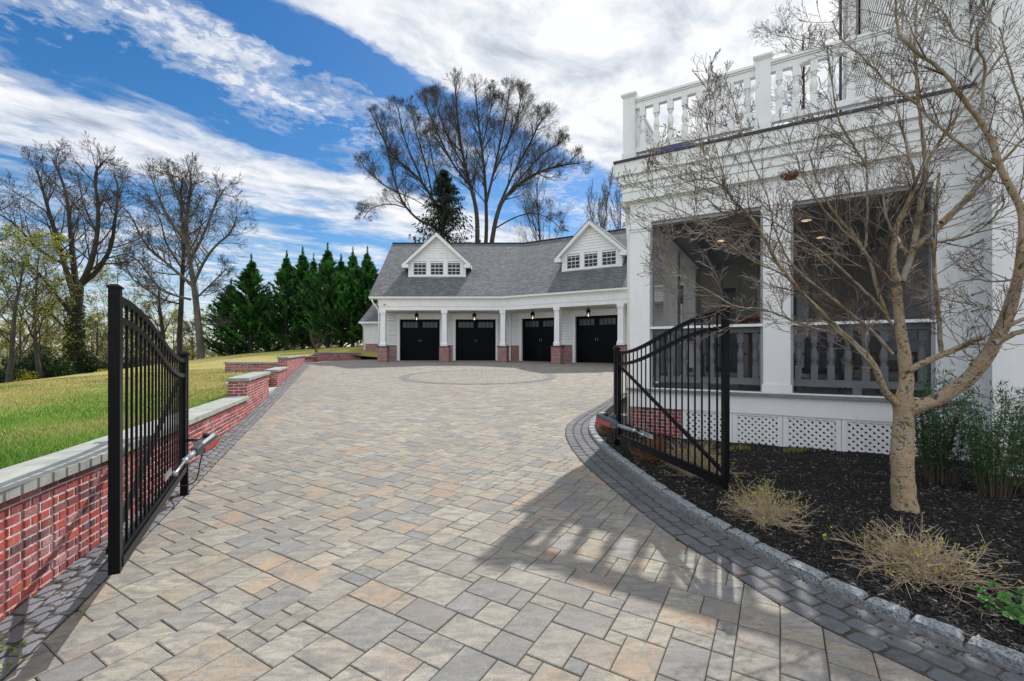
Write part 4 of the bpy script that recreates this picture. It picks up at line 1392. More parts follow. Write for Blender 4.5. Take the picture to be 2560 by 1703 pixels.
# --- main house walls
m = MB('white')
YF = -.65
LF = HF.turn_left(XR, 0)               # face looking left, x = -y
siding(m, LF, -13.2, 0.0, 0, 4.80, 15.5, .2)
siding(m, LF, -PD, -.0, 0, ZDK, 3.8, .2)
siding(m, LF, .0, -YF - .14, 0, .05, 15.5, .2)
siding(m, HF, XR + .3, XR + 9, YF, .05, 15.5, .2)
m.box(HF, XR + .005, XR + 9, YF + .005, 13, .0, 15.5)
m.build('main_wall', H)
for fr_, x0, x1, y0, z0, z1 in ((HF, XR - .03, XR + .3, YF - .03, 0.05, 15.5),):
    m = MB('white'); m.box(fr_, x0, x1, y0, y0 + .16, z0, z1); m.box(HF, XR - .032, XR + .02, YF + .131, YF + .19, z0, z1); m.build('corner_board', H, bevel=.004, seg=1)
m = MB('white'); m.box(HF, XR - .04, XR + .1, 12.9, 13.22, 4.8, 15.5); m.use('flashing'); m.tube([HF.p(XR - .1, 13.3, 15.4), HF.p(XR - .1, 13.3, 4.8)], .05, 8); m.build('corner_board', H)
m = MB('white'); m.box(HF, XR - .05, XR, 9.4, 11.5, 10.6, 13.4); m.use('black_door'); m.box(HF, XR - .07, XR - .051, 9.0, 9.5, 10.7, 13.3); m.use('glass'); m.box(HF, XR - .062, XR - .051, 9.6, 11.3, 10.8, 13.2)
m.build('window', H)
# --- roof balcony railing
m = MB('white')
ZB = 4.79
segs = [(.10, 1.9), (2.1, 4.02)]
for xa, xb in segs:
    m.box(HF, xa, xb, -.02, .10, 5.80, 5.825); m.box(HF, xa, xb, -.035, .115, 5.827, 5.865); m.box(HF, xa, xb, -.005, .085, 5.70, 5.799)
    m.box(HF, xa, xb, -.01, .09, 4.955, 5.04)
m.box(HF, -.02, .10, .19, 2.4, 5.80, 5.86); m.box(HF, -.005, .085, .19, 2.4, 5.70, 5.799); m.box(HF, -.01, .09, .19, 2.4, 4.955, 5.04)
br = m.build('balcony_railing', H)
for x, y in ((-.0, .03), (2.0, .04), (4.12, .04), (-.0, 2.5)):
    m = MB('white'); s_ = .10
    m.box(HF, x - s_, x + s_, y - s_, y + s_, ZB, 5.88)
    m.box(HF, x - s_ - .018, x + s_ + .018, y - s_ - .018, y + s_ + .018, ZB, ZB + .16)
    m.taper(HF, x, y, .2, .26, 5.88, 5.93); m.taper(HF, x, y, .26, .26, 5.93, 5.955); m.taper(HF, x, y, .26, .06, 5.955, 5.985)
    m.build('post', br)
for xa, xb in segs:
    n = int(round((xb - xa) / .212))
    for i_ in range(n):
        m = MB('white'); baluster_mesh(m, HF, xa + (xb - xa) * (i_ + .5) / n, .04, 5.042, 5.698, .045); m.build('baluster', br)
for i_ in range(10):
    m = MB('white'); baluster_mesh(m, HF, .04, .32 + i_ * .212, 5.042, 5.698, .045); m.build('baluster', br)
# --- downspout at the corner
m = MB('cream'); m.box(HF, -.20, -.02, .15, .42, 4.12, 4.27)
m.tube([HF.p(-.12, .3, 4.12), HF.p(-.12, .3, 3.85), HF.p(-.09, .27, 3.7), HF.p(-.055, .2, 3.5), HF.p(-.055, .2, .2)], .052, 10)
m.build('downspout', H)
# --- blue planters on the balcony
def planter(c, w_, d_, h_, lab, name='planter_box'):
    t = thing(name, lab, 'planter', tuple(c))
    m = MB('blue_glaze')
    f_ = Fr((c.x, c.y), (D1.x, D1.y), (D2.x, D2.y))
    a_ = [f_.p(i_ * w_ * .42, j_ * d_ * .42, c.z) for i_, j_ in ((-1, -1), (1, -1), (1, 1), (-1, 1))]
    b_ = [f_.p(i_ * w_ * .5, j_ * d_ * .5, c.z + h_ * .85) for i_, j_ in ((-1, -1), (1, -1), (1, 1), (-1, 1))]
    m.prism(a_[::-1], b_[::-1])
    m.box(f_, -w_ * .53, w_ * .53, -d_ * .53, d_ * .53, c.z + h_ * .85, c.z + h_)
    m.use('mulch'); m.box(f_, -w_ * .48, w_ * .48, -d_ * .48, d_ * .48, c.z + h_, c.z + h_ + .01)
    m.build('pot', t, bevel=.008)
    return t, f_
PLANT_1, PF1 = planter(HF.p(.62, .62, 4.787), .62, .34, .42, 'glossy blue planter with small green plants behind the balcony balusters')
# --- things on the porch
def adirondack(c, rz, lab, mat='navy', name='porch_chair'):
    t = thing(name, lab, 'chair', tuple(c), 'chairs on the screened porch')
    ca, sa = math.cos(rz), math.sin(rz)
    f_ = Fr((c.x, c.y), (ca, sa), (-sa, ca))
    m = MB(mat)
    for k_ in range(5):
        m.prism([f_.p(-.25, -.25 + k_ * .1, c.z + .36 - k_ * .02), f_.p(.25, -.25 + k_ * .1, c.z + .36 - k_ * .02), f_.p(.25, -.16 + k_ * .1, c.z + .345 - k_ * .02), f_.p(-.25, -.16 + k_ * .1, c.z + .345 - k_ * .02)][::-1],
                [f_.p(-.25, -.25 + k_ * .1, c.z + .338 - k_ * .02), f_.p(.25, -.25 + k_ * .1, c.z + .338 - k_ * .02), f_.p(.25, -.16 + k_ * .1, c.z + .323 - k_ * .02), f_.p(-.25, -.16 + k_ * .1, c.z + .323 - k_ * .02)][::-1])
    m.build('seat', t)
    m = MB(mat)
    for k_ in range(5):
        x = -.2 + k_ * .1; hh = .98 - abs(k_ - 2) * .06
        m.bar(f_.p(x, .24, c.z + .25), f_.p(x * 1.2, .52, c.z + hh), .085, .02, up=f_.e2)
    m.bar(f_.p(-.25, .44, c.z + .72), f_.p(.25, .44, c.z + .72), .02, .07)
    m.build('backrest', t)
    for sgn in (-1, 1):
        m = MB(mat); m.box(f_, *sorted((sgn * .27, sgn * .38)), -.3, .42, c.z + .56, c.z + .585); m.build('armrest', t)
        m = MB(mat); m.box(f_, *sorted((sgn * .27, sgn * .31)), -.28, -.18, c.z, c.z + .558); m.build('leg', t)
        m = MB(mat); m.bar(f_.p(sgn * .29, -.2, c.z + .33), f_.p(sgn * .29, .55, c.z + .03), .03, .1); m.build('leg', t)
ang = math.atan2(D1.y, D1.x)
adirondack(HF.p(1.35, .85, .957), ang + .1, 'dark navy slatted porch chair behind the left bay of balusters')
adirondack(HF.p(2.75, .9, .957), ang - .2, 'dark navy slatted porch chair right of the middle porch column')
def patio_chair(c, rz, lab):
    t = thing('patio_chair', lab, 'chair', tuple(c), 'chairs on the screened porch')
    ca, sa = math.cos(rz), math.sin(rz); f_ = Fr((c.x, c.y), (ca, sa), (-sa, ca))
    m = MB('wood_brown')
    for sx_ in (-1, 1):
        m.bar(f_.p(sx_ * .27, -.25, c.z), f_.p(sx_ * .27, -.25, c.z + .58), .035); m.bar(f_.p(sx_ * .27, .28, c.z), f_.p(sx_ * .27, .38, c.z + .9), .035); m.bar(f_.p(sx_ * .27, -.27, c.z + .58), f_.p(sx_ * .27, .33, c.z + .6), .04)
    m.bar(f_.p(-.27, -.25, c.z + .34), f_.p(.27, -.25, c.z + .34), .035, .05); m.bar(f_.p(-.27, .29, c.z + .34), f_.p(.27, .29, c.z + .34), .035, .05)
    m.build('frame', t)
    m = MB('cushion'); m.box(f_, -.25, .25, -.25, .27, c.z + .37, c.z + .48); m.build('seat_cushion', t, bevel=.03)
    m = MB('cushion'); m.prism([f_.p(-.25, .22, c.z + .48), f_.p(.25, .22, c.z + .48), f_.p(.25, .34, c.z + .48), f_.p(-.25, .34, c.z + .48)], [f_.p(-.25, .33, c.z + 1.0), f_.p(.25, .33, c.z + 1.0), f_.p(.25, .45, c.z + 1.0), f_.p(-.25, .45, c.z + 1.0)])
    m.build('back_cushion', t, bevel=.03)
patio_chair(HF.p(3.55, .95, .957), ang + .5, 'brown wooden armchair with grey cushions behind the right bay of balusters')
# small table with red flowers
def side_table(c):
    t = thing('side_table', 'small brown side table under the red poinsettia on the porch', 'table', tuple(c))
    m = MB('wood_brown'); m.lathe(tuple(c), [(.24, .90), (.25, .91), (.25, .93), (.24, .94)], 20); m.build('tabletop', t)
    m = MB('wood_brown'); m.lathe(tuple(c), [(.18, 0), (.17, .03), (.03, .06), (.03, .89)], 14); m.build('pedestal', t)
tp = HF.p(1.80, .62, .957)
side_table(tp)
t = thing('poinsettia', 'red potted poinsettia showing above the porch rail left of the middle column', 'plant', (tp.x, tp.y, 1.898))
m = MB('wood_brown'); m.lathe((tp.x, tp.y, 1.898), [(.07, 0), (.09, .12), (.1, .13)], 14); m.build('pot', t)
nr2 = np.random.default_rng(3)
pv, pf = [], []
for k_ in range(90):
    th = nr2.uniform(0, 2 * math.pi); el = nr2.uniform(.0, 1.1); rr = nr2.uniform(.08, .19)
    dv = Vector((math.cos(th) * math.cos(el), math.sin(th) * math.cos(el), math.sin(el) * .6))
    c0 = Vector((tp.x, tp.y, 2.04)) + dv * rr; sd = dv.cross(UP).normalized() * .022; b0 = len(pv)
    pv += [c0 - dv * .05, c0 + sd + Vector((0, 0, .01)), c0 + dv * .06 - Vector((0, 0, .015)), c0 - sd + Vector((0, 0, .01))]; pf.append((b0, b0 + 1, b0 + 2, b0 + 3))
arr_mesh('flower', np.array(pv), np.array(pf), 'red_petal', t)
# ================================================================== RETAINING WALLS
def wall_run(name, label, pts, ztop, th=.30, capt=.06, ends=(True, True), capov=.035, zbase=None):
    """brick wall along pts (near to far) with its face to the drive; ztop(y) is the top of the cap"""
    a0 = Vector((*pts[0], 0)); 
    t = thing(name, label, 'wall', (pts[0][0], pts[0][1], zd(0, pts[0][1])), 'brick retaining walls')
    m = MB('mortar')
    zb = zbase or (lambda x, y: zd(x, y))
    nrm = []
    P = [Vector((x, y, 0)) for x, y in pts]
    dirs = [(b - a).normalized() for a, b in zip(P, P[1:])]
    lf = lambda d_: Vector((-d_.y, d_.x, 0))
    back = []
    for i_ in range(len(P)):
        if i_ == 0: n_ = lf(dirs[0])
        elif i_ == len(P) - 1: n_ = lf(dirs[-1])
        else:
            n_ = (lf(dirs[i_ - 1]) + lf(dirs[i_])).normalized(); n_ = n_ / n_.dot(lf(dirs[i_]))
        nrm.append(n_)
    for i_ in range(len(P) - 1):
        a, b = P[i_], P[i_ + 1]
        q = [a + nrm[i_] * .008, b + nrm[i_ + 1] * .008, b + nrm[i_ + 1] * th, a + nrm[i_] * th]
        hi = [p + UP * (ztop(p.y) - capt) for p in q]; lo = [p + UP * (zb(p.x, p.y) - .35) for p in q]
        m.use('mortar')
        m.face([lo[0], lo[1], hi[1], hi[0]]); m.face([lo[2], lo[3], hi[3], hi[2]])
        if i_ == 0: m.face([lo[3], lo[0], hi[0], hi[3]])
        if i_ == len(P) - 2: m.face([lo[1], lo[2], hi[2], hi[1]])
        L = (b - a).length
        fr = Fr((a.x, a.y), (dirs[i_].x, dirs[i_].y), (lf(dirs[i_]).x, lf(dirs[i_]).y))
        m.use('brick_geo')
        brick_sl(m, fr, 0, L, 0.008, lambda x: zb((a + dirs[i_] * x).x, (a + dirs[i_] * x).y), lambda x: ztop((a + dirs[i_] * x).y) - capt)
    if ends[0]:
        d_ = dirs[0]; o_ = P[0] + lf(d_) * th
        fr = Fr((o_.x, o_.y), (d_.y, -d_.x), (d_.x, d_.y))
        m.use('brick_geo'); brick_sl(m, fr, 0, th - .008, 0, lambda x: zb(o_.x, o_.y) - .3, lambda x: ztop(P[0].y) - capt)
    m.build('brickwork', t)
    m = MB('capstone')
    cs = []
    for i_, p in enumerate(P):
        e_ = Vector((0, 0, 0))
        if i_ == 0: e_ = -dirs[0] * capov
        if i_ == len(P) - 1: e_ = dirs[-1] * capov
        cs.append((p - nrm[i_] * (capov + .004) + e_, p + nrm[i_] * (th + capov) + e_))
    # the cap is laid in stones about a metre long
    for i_ in range(len(P) - 1):
        n_ = max(1, round((P[i_ + 1] - P[i_]).length / 1.05))
        for k_ in range(n_):
            q = []
            for tt in (k_ / n_ + (.002 if k_ or i_ else 0), (k_ + 1) / n_):
                f_ = cs[i_][0].lerp(cs[i_ + 1][0], tt); b_ = cs[i_][1].lerp(cs[i_ + 1][1], tt)
                q.append((f_, b_))
            lo = [p + UP * (ztop(p.y) - capt + .001) for p in (q[0][0], q[1][0], q[1][1], q[0][1])]; hi = [p + UP * (capt - .001) for p in lo]
            m.face(hi); m.face(lo[::-1])
            for z_ in range(4):
                y_ = (z_ + 1) % 4; m.face([lo[z_], lo[y_], hi[y_], hi[z_]])
    m.build('capstone', t, bevel=.006)
    return t
def brick_sl(m, fr, x0, x1, y, zb, zt, row=.057, bl=.168):
    """bricks laid parallel to a (slightly sloping) top"""
    n_ = int((max(zt(x0) - zb(x0), zt(x1) - zb(x1))) / row) + 1
    for r in range(n_):
        x = x0 - (bl / 2 if r % 2 else 0)
        while x < x1 - .01:
            xa = max(x0, x) + (.0065 if x > x0 else -.008); xb = min(x1, x + bl) - (.0065 if x + bl < x1 else -.008)
            x += bl
            if xb - xa < .02: continue
            za1, zb1 = zt(xa) - r * row - .006, zt(xb) - r * row - .006
            if za1 < min(zb(xa), zb(xb)) - .02: continue
            za0, zb0 = za1 - row + .011, zb1 - row + .011
            c = rng.choice(BRC); k_ = rng.uniform(.8, 1.15); col = (c[0] * k_, c[1] * k_, c[2] * k_, 1)
            dd = .005 + rng.uniform(-.002, .002); bv_ = .003
            j = lambda: rng.uniform(-.0025, .0025)
            A = [fr.p(xa, y, za0 + j()), fr.p(xb, y, zb0 + j()), fr.p(xb, y, zb1 + j()), fr.p(xa, y, za1 + j())]
            c0 = sum(A, Vector()) / 4
            B_ = []
            for p, (sx_, sz_) in zip(A, ((1, 1), (-1, 1), (-1, -1), (1, -1))):
                B_.append(p + fr.e1 * (sx_ * bv_) + UP * (sz_ * bv_) - fr.e2 * dd)
            m.face(B_, None, col)
            for q in range(4):
                l_ = (q + 1) % 4
                m.face([A[q], A[l_], B_[l_], B_[q]], None, col)
zcapA = lambda y: .81 - max(0, y - 3) * .0167
wall_run('retaining_wall', 'long low red brick wall with pale stone cap behind the open left gate', [(-2.02, .2), (-2.77, 2.46), (-3.10, 3.5), (-4.66, 7.6), (-5.07, 8.7)], zcapA, ends=(False, False))
def along(y0, y1): return [(wall_x(y0), y0), (wall_x(y1), y1)]
wall_run('retaining_wall', 'stepped-up brick wall block with pale cap at the far end of the long low wall', along(8.7, 11.6), lambda y: 1.067)
wall_run('retaining_wall', 'short brick wall block with stone cap just beyond the gap with the steps', along(13.35, 16.22), lambda y: 1.05)
wall_run('retaining_wall', 'tallest brick wall length, running to the far corner of the drive', along(16.3, 25.75), lambda y: 1.405)
wall_run('retaining_wall', 'shadowed dark brick wall across the lawn behind the short wall block', [(-10.4, 16.5), (-8.36, 16.35)], lambda y: 1.214, ends=(True, False), zbase=lambda x, y: .6)
wall_run('retaining_wall', 'low dip of brick wall between the tallest length and the end wall', [(-11.78, 25.85), (-11.66, 26.95)], lambda y: 1.36)
wall_run('retaining_wall', 'brick end wall of the drive below the bare shrub, left of the garage', [(-11.66, 27.0), (-9.62, 28.95)], lambda y: 1.57)
ST = thing('garden_steps', 'pale stone step in the gap between two brick wall blocks', 'steps', (wall_x(12.4), 12.4, zd(0, 12.4)))
m = MB('concrete')
d_ = (Vector((wall_x(13.35), 13.35, 0)) - Vector((wall_x(11.6), 11.6, 0))).normalized()
sf = Fr((wall_x(11.64), 11.64), (d_.x, d_.y), (-d_.y, d_.x))
for k_ in range(3):
    m.box(sf, .03, 1.80, .0 + .33 * k_, .33 * (k_ + 1) - .002, .3, zd(0, 12.4) + .07 + .12 * k_)
m.build('tread', ST, bevel=.008)
# weeds in the joints along the wall foot
wv, wf, wc = [], [], []
nr = np.random.default_rng(11)
for k_ in range(26):
    y = nr.uniform(1.6, 7.5); x = wall_x(y) + nr.uniform(.02, .34) if k_ > 3 else [-2.48, -2.42, -2.38, -2.33][k_]
    if k_ <= 3: y = [2.2, 2.24, 2.5, 2.1][k_]
    for q in range(12 if k_ < 4 else 5):
        a = nr.uniform(0, 6.28); L = nr.uniform(.012, .03); b0 = len(wv)
        c0 = np.array([x + nr.normal(0, .018), y + nr.normal(0, .03), zd(x, y) + .012]); dv = np.array([math.cos(a), math.sin(a), .8]) * L; sd = np.array([-math.sin(a), math.cos(a), 0]) * L * .35
        wv += [c0, c0 + dv * .5 + sd, c0 + dv, c0 + dv * .5 - sd]; wf.append((b0, b0 + 1, b0 + 2, b0 + 3)); wc.append((.22, .30, .03, 1) if k_ < 4 else (.25, .18, .06, 1))
struct(arr_mesh('joint_weeds', np.array(wv), np.array(wf), 'leaf_attr', cols=np.array(wc)), 'stuff')
# ================================================================== GATES
def gate(hx, tx, hv, tv, lab, plab, oplab, side):
    """hx/tx: hinge and tall-end XY; hv/tv: world heights at each end (top rail, second rail, rail foot), tv also the post top"""
    Hh = Vector((*hx, 0)); Tt = Vector((*tx, 0)); e = (Tt - Hh); L = e.length; e.normalize()
    fr = Fr(hx, (e.x, e.y), (-e.y, e.x))
    t = thing('driveway_gate', lab, 'gate', (hx[0], hx[1], hv['foot']), 'pair of black driveway gates')
    ease = lambda s_: .5 - .5 * math.cos(math.pi * min(1, max(0, s_)))
    zt1 = lambda x: hv['top'] + (tv['top'] - hv['top']) * ease(x / L)
    zt2 = lambda x: hv['second'] + (tv['second'] - hv['second']) * ease(x / L)
    zf = lambda x: hv['foot'] + (tv['foot'] - hv['foot']) * x / L
    # stiles
    m = MB('black_metal'); m.box(fr, L - .024, L + .024, -.024, .024, tv['foot'] - .012, tv['post']); m.taper(fr, L, 0, .060, .060, tv['post'] + .001, tv['post'] + .012); m.taper(fr, L, 0, .058, .024, tv['post'] + .012, tv['post'] + .024)
    m.build('end_stile', t, bevel=.003)
    m = MB('black_metal'); m.box(fr, -.025, .025, -.025, .025, hv['foot'], hv['top'] + .03); m.build('hinge_stile', t, bevel=.003)
    for nm, zf_ in (('top_rail', zt1), ('second_rail', zt2)):
        m = MB('black_metal'); N = 22
        xs_ = [.025 + (L - .049) * k_ / N for k_ in range(N + 1)]
        for a, b in zip(xs_, xs_[1:]):
            lo = [fr.p(a, -.019, zf_(a) - .018), fr.p(b, -.019, zf_(b) - .018), fr.p(b, .019, zf_(b) - .018), fr.p(a, .019, zf_(a) - .018)]; hi = [p + UP * .036 for p in lo]
            m.face([lo[0], lo[1], hi[1], hi[0]]); m.face([lo[2], lo[3], hi[3], hi[2]]); m.face(hi); m.face(lo[::-1])
        m.build(nm, t)
    m = MB('black_metal')
    for o0, o1, z0, z1 in ((-.028, .028, 0, .055), (-.016, .016, .055, .078)):
        lo = [fr.p(.026, o0, zf(0) + z0), fr.p(L - .0245, o0, zf(L) + z0), fr.p(L - .0245, o1, zf(L) + z0), fr.p(.026, o1, zf(0) + z0)]; hi = [p + UP * (z1 - z0) for p in lo]
        m.prism(lo, hi)
    m.build('bottom_rail', t)
    m = MB('black_metal'); m.bar(fr.p(.03, -.036 * side, hv['second'] - .06), fr.p(L - .04, -.036 * side, tv['foot'] + .09), .022, .036); m.build('diagonal_brace', t)
    n = 19
    for k_ in range(n):
        x = L * (k_ + 1) / (n + 1)
        m = MB('black_metal'); m.box(fr, x - .0062, x + .0062, -.0062, .0062, zf(x) + .078, zt1(x) - .017); m.build('picket', t)
    # post the leaf hangs on
    pc = fr.p(-.085, 0, 0); zg = zd(0, pc.y) - (.02 if side > 0 else .0)
    p = thing('gate_post', plab, 'post', (pc.x, pc.y, zg), 'posts of the driveway gates')
    m = MB('black_metal'); m.box(fr, -.115, -.052, -.031, .031, zg - .1, hv['top'] + .05); m.build('shaft', p, bevel=.003)
    m = MB('black_metal'); m.taper(fr, -.0865, 0, .095, .095, hv['top'] + .051, hv['top'] + .066); m.taper(fr, -.0865, 0, .09, .04, hv['top'] + .066, hv['top'] + .085); m.build('cap', p)
    for z in (hv['foot'] + .2, hv['second'] - .1):
        m = MB('black_metal'); m.tube([fr.p(-.036, -.02, z), fr.p(-.036, -.02, z + .08)], .015, 8); m.build('hinge', p)
    return t, fr, L
rel = lambda u, v, Y: EYE - (v - 812) / F * Y
gl_, glf, glL = gate((-3.137, 4.34), (-2.066, 2.37), dict(top=1.475, second=1.335, foot=.416), dict(top=1.83, second=1.72, foot=.416, post=1.883),
     'open black metal gate leaf with arched top in front of the red brick wall', 'short black post the gate leaf beside the brick wall hangs on', '', 1)
gr_, grf, grL = gate((1.45, 6.17), (1.805, 3.85), dict(top=1.545, second=1.40, foot=.38), dict(top=1.895, second=1.76, foot=.411, post=1.925),
     'open black metal gate leaf with arched top standing in the mulch before the porch', 'short black post the gate leaf beside the porch hangs on', '', -1)
def opener(A, B_, C_, D_, post, lab, face):
    t = thing('gate_opener', lab, 'gate opener', tuple(D_), 'swing arm openers of the gates')
    ax = (D_ - C_).normalized()
    m = MB('galv'); m.tube([A, B_], .011, 8); m.lathe((A.x, A.y, A.z - .02), [(.018, 0), (.018, .04)], 8); m.build('push_rod', t)
    m = MB('tube_grey'); m.tube([B_, C_], .024, 12); m.use('galv'); m.tube([B_ - ax * .005, B_ + ax * .03], .028, 12); m.build('arm_tube', t)
    h = Vector((ax.x, ax.y, 0)).normalized(); sd = Vector((h.y, -h.x, 0)) * face
    m = MB('opener_grey')
    L_ = (D_ - C_).length + .05
    def sec(x, w_, z0, z1): 
        c = C_ + ax * x
        return [c + sd * (i_ * w_) + UP * z for i_, z in ((-1, z0), (1, z0), (1, z1 * .7), (.6, z1), (-.6, z1), (-1, z1 * .7))]
    S_ = [sec(-.03, .032, -.035, .035), sec(.04, .045, -.05, .06), sec(L_ * .8, .05, -.06, .075), sec(L_, .045, -.055, .05)]
    m.face(S_[0][::-1]); m.face(S_[-1])
    for p, q in zip(S_, S_[1:]):
        for k_ in range(6):
            l_ = (k_ + 1) % 6; m.face([p[k_], p[l_], q[l_], q[k_]])
    m.build('motor_housing', t, bevel=.006)
    m = MB('opener_red')
    c0 = C_ + ax * .05; c1 = C_ + ax * (L_ * .98)
    m.prism([c0 + sd * .050 - UP * .04, c1 + sd * .056 - UP * .05, c1 + sd * .056 + UP * .005, c0 + sd * .052 + UP * .0][::1], [c0 + sd * .03 - UP * .04, c1 + sd * .03 - UP * .05, c1 + sd * .03 + UP * .005, c0 + sd * .03 + UP * .0])
    m.build('red_cover', t)
    m = MB('black_rubber_and_shade'); c = C_ + ax * (L_ * .55) + UP * .082; m.lathe(tuple(c), [(.03, -.02), (.03, .012), (.02, .018)], 12); m.build('release_knob', t)
    m = MB('galv'); m.bar(D_ + ax * .0, post, .012, .03); m.build('mounting_bracket', t)
    return t, sd, ax
def on_gate(fr, u):
    ku = (u - 1178.5) / F
    o = fr.o; e = fr.e1
    t = (ku * o.y - o.x) / (e.x - ku * e.y)
    return t
tl = on_gate(glf, 376); pa = glf.p(tl, .06, 0) if False else glf.p(tl, .07, 0)
A = Wp(376, 1092, pa.y)
A = glf.p(tl, .075, 0); A.z = EYE - (1090 - 812) / F * A.y
B_ = Wp(424, 1062, 4.05); C_ = Wp(452, 1037, 4.22); D_ = Wp(484, 1014, 4.42)
opener(A, B_, C_, D_, Vector((-3.16, 4.44, D_.z)), 'grey and red gate opener arm on the gate by the brick wall', 1)
m = MB('galv'); m.bar(glf.p(tl - .13, .03, A.z), glf.p(tl + .13, .03, A.z - .0), .008, .05); o = m.build('opener_bracket', gl_)
m = MB('black_rubber_and_shade'); cp = C_.lerp(D_, .5)
m.tube(smooth_path([cp - UP * .05, cp - UP * .15 + Vector((.0, -.05, 0)), Wp(455, 1105, 4.2), Wp(432, 1118, 4.25), Wp(415, 1118, 4.35)], 3), .006, 6)
tag(m.build('power_cable', off=tuple(cp)), 'thin black cable looping down from the gate opener by the brick wall', 'cable')
tr_ = on_gate(grf, 1494)
A = grf.p(tr_, -.075, 0); A.z = EYE - (1001 - 812) / F * A.y
B_ = Wp(1462, 992, 5.55); C_ = Wp(1418, 978, 5.75); D_ = Wp(1384, 964, 5.95)
opener(A, B_, C_, D_, Vector((1.42, 6.22, D_.z)), 'grey and red gate opener arm on the gate beside the porch', -1)
m = MB('galv'); m.bar(grf.p(tr_ - .16, -.03, A.z), grf.p(tr_ + .16, -.03, A.z), .008, .05); m.build('opener_bracket', gr_)
# ================================================================== TREES
trng = random.Random(21)
def rnd_unit(g=trng):
    while True:
        v = Vector((g.uniform(-1, 1), g.uniform(-1, 1), g.uniform(-1, 1)))
        if .05 < v.length < 1: return v.normalized()
class Tree:
    """grows branch polylines level by level"""
    def __init__(s, prm, seed=0):
        s.p = prm; s.g = random.Random(seed); s.lv = {}
    def add(s, pts, rads, lev):
        s.lv.setdefault(lev, []).append((pts, rads))
    def grow(s, p, d, L, r, lev):
        P = s.p; n = P['nseg'][min(lev, len(P['nseg']) - 1)]
        pts = [p]; rads = [r]; step = L / n
        wig = P['wig'][min(lev, len(P['wig']) - 1)]; tr = P['trop'][min(lev, len(P['trop']) - 1)]
        for k in range(n):
            d = (d + rnd_unit(s.g) * wig + UP * tr).normalized()
            p = p + d * step
            pts.append(p); rads.append(max(P['rmin'], r * (1 - .8 * (k + 1) / n)))
        s.add(pts, rads, lev)
        s.spawn(pts, rads, L, lev)
    def spawn(s, pts, rads, L, lev, cnt=None, t0=None):
        P = s.p
        if lev >= P['max']: return
        c = cnt if cnt is not None else P['kids'][min(lev, len(P['kids']) - 1)]
        t0 = t0 if t0 is not None else P['t0']
        n = len(pts) - 1
        for k in range(c):
            t = t0 + (1 - t0) * (k + s.g.random()) / c
            x = min(t * n, n - 1e-3); i = int(x)
            q = pts[i].lerp(pts[i + 1], x - i); rr = rads[i] + (rads[i + 1] - rads[i]) * (x - i)
            tg = (pts[i + 1] - pts[i]).normalized()
            ax = tg.cross(rnd_unit(s.g)).normalized()
            an = R(s.g.uniform(*P['ang']))
            d = (Matrix.Rotation(an, 3, ax) @ tg)
            if P.get('flat'):
                d.z *= P['flat']; d.normalize()
            tl = P.get('tl', (1.15, .55))
            cl_ = L * s.g.uniform(*P['len']) * (tl[0] - tl[1] * t)
            cap_ = P['cap'][min(lev + 1, len(P['cap']) - 1)]
            s.grow(q, d, cl_, max(P['rmin'], min(cap_, rr * s.g.uniform(.4, .62))), lev + 1)
    def meshes(s, parent, thick_lv, mat_thick, mat_fine, fine_name='crown', trunk_name='trunk', sides=(10, 8, 6, 5), nfine=3):
        m = MB(mat_thick)
        for lev, L in s.lv.items():
            if lev <= thick_lv:
                for pts, rads in L: m.tube(pts, rads, sides[min(max(lev, 0), len(sides) - 1)], cap=False)
        tk_ = m.build(trunk_name, parent)
        p0, p1, r0, r1 = [], [], [], []
        for lev, L in s.lv.items():
            if lev > thick_lv:
                for pts, rads in L:
                    p0 += pts[:-1]; p1 += pts[1:]; r0 += rads[:-1]; r1 += rads[1:]
        if p0:
            fine = seg_mesh(fine_name, p0, p1, r0, r1, mat_fine, parent, nfine)
        return tk_
    def tips(s, lev):
        return [L[0][-1] for L in s.lv.get(lev, [])]
def seg_mesh(name, p0, p1, r0, r1, mat, parent, n=3):
    p0 = np.array([tuple(p) for p in p0]); p1 = np.array([tuple(p) for p in p1]); r0 = np.array(r0); r1 = np.array(r1)
    d = p1 - p0; d /= np.maximum(np.linalg.norm(d, axis=1, keepdims=True), 1e-6)
    ref = np.where(np.abs(d[:, 2:3]) < .9, np.array([[0, 0, 1.]]), np.array([[1., 0, 0]]))
    a = np.cross(d, ref); a /= np.linalg.norm(a, axis=1, keepdims=True); b = np.cross(d, a)
    N = len(p0); V = np.zeros((N, 2 * n, 3))
    for k in range(n):
        th = 2 * math.pi * k / n
        o = a * math.cos(th) + b * math.sin(th)
        V[:, k] = p0 + o * r0[:, None]; V[:, n + k] = p1 + o * r1[:, None]
    base = (np.arange(N) * 2 * n)[:, None]
    Fs = []
    for k in range(n):
        l = (k + 1) % n
        Fs.append(np.concatenate([base + k, base + l, base + n + l, base + n + k], 1))
    return arr_mesh(name, V.reshape(-1, 3), np.concatenate(Fs), mat, parent, smooth=True)
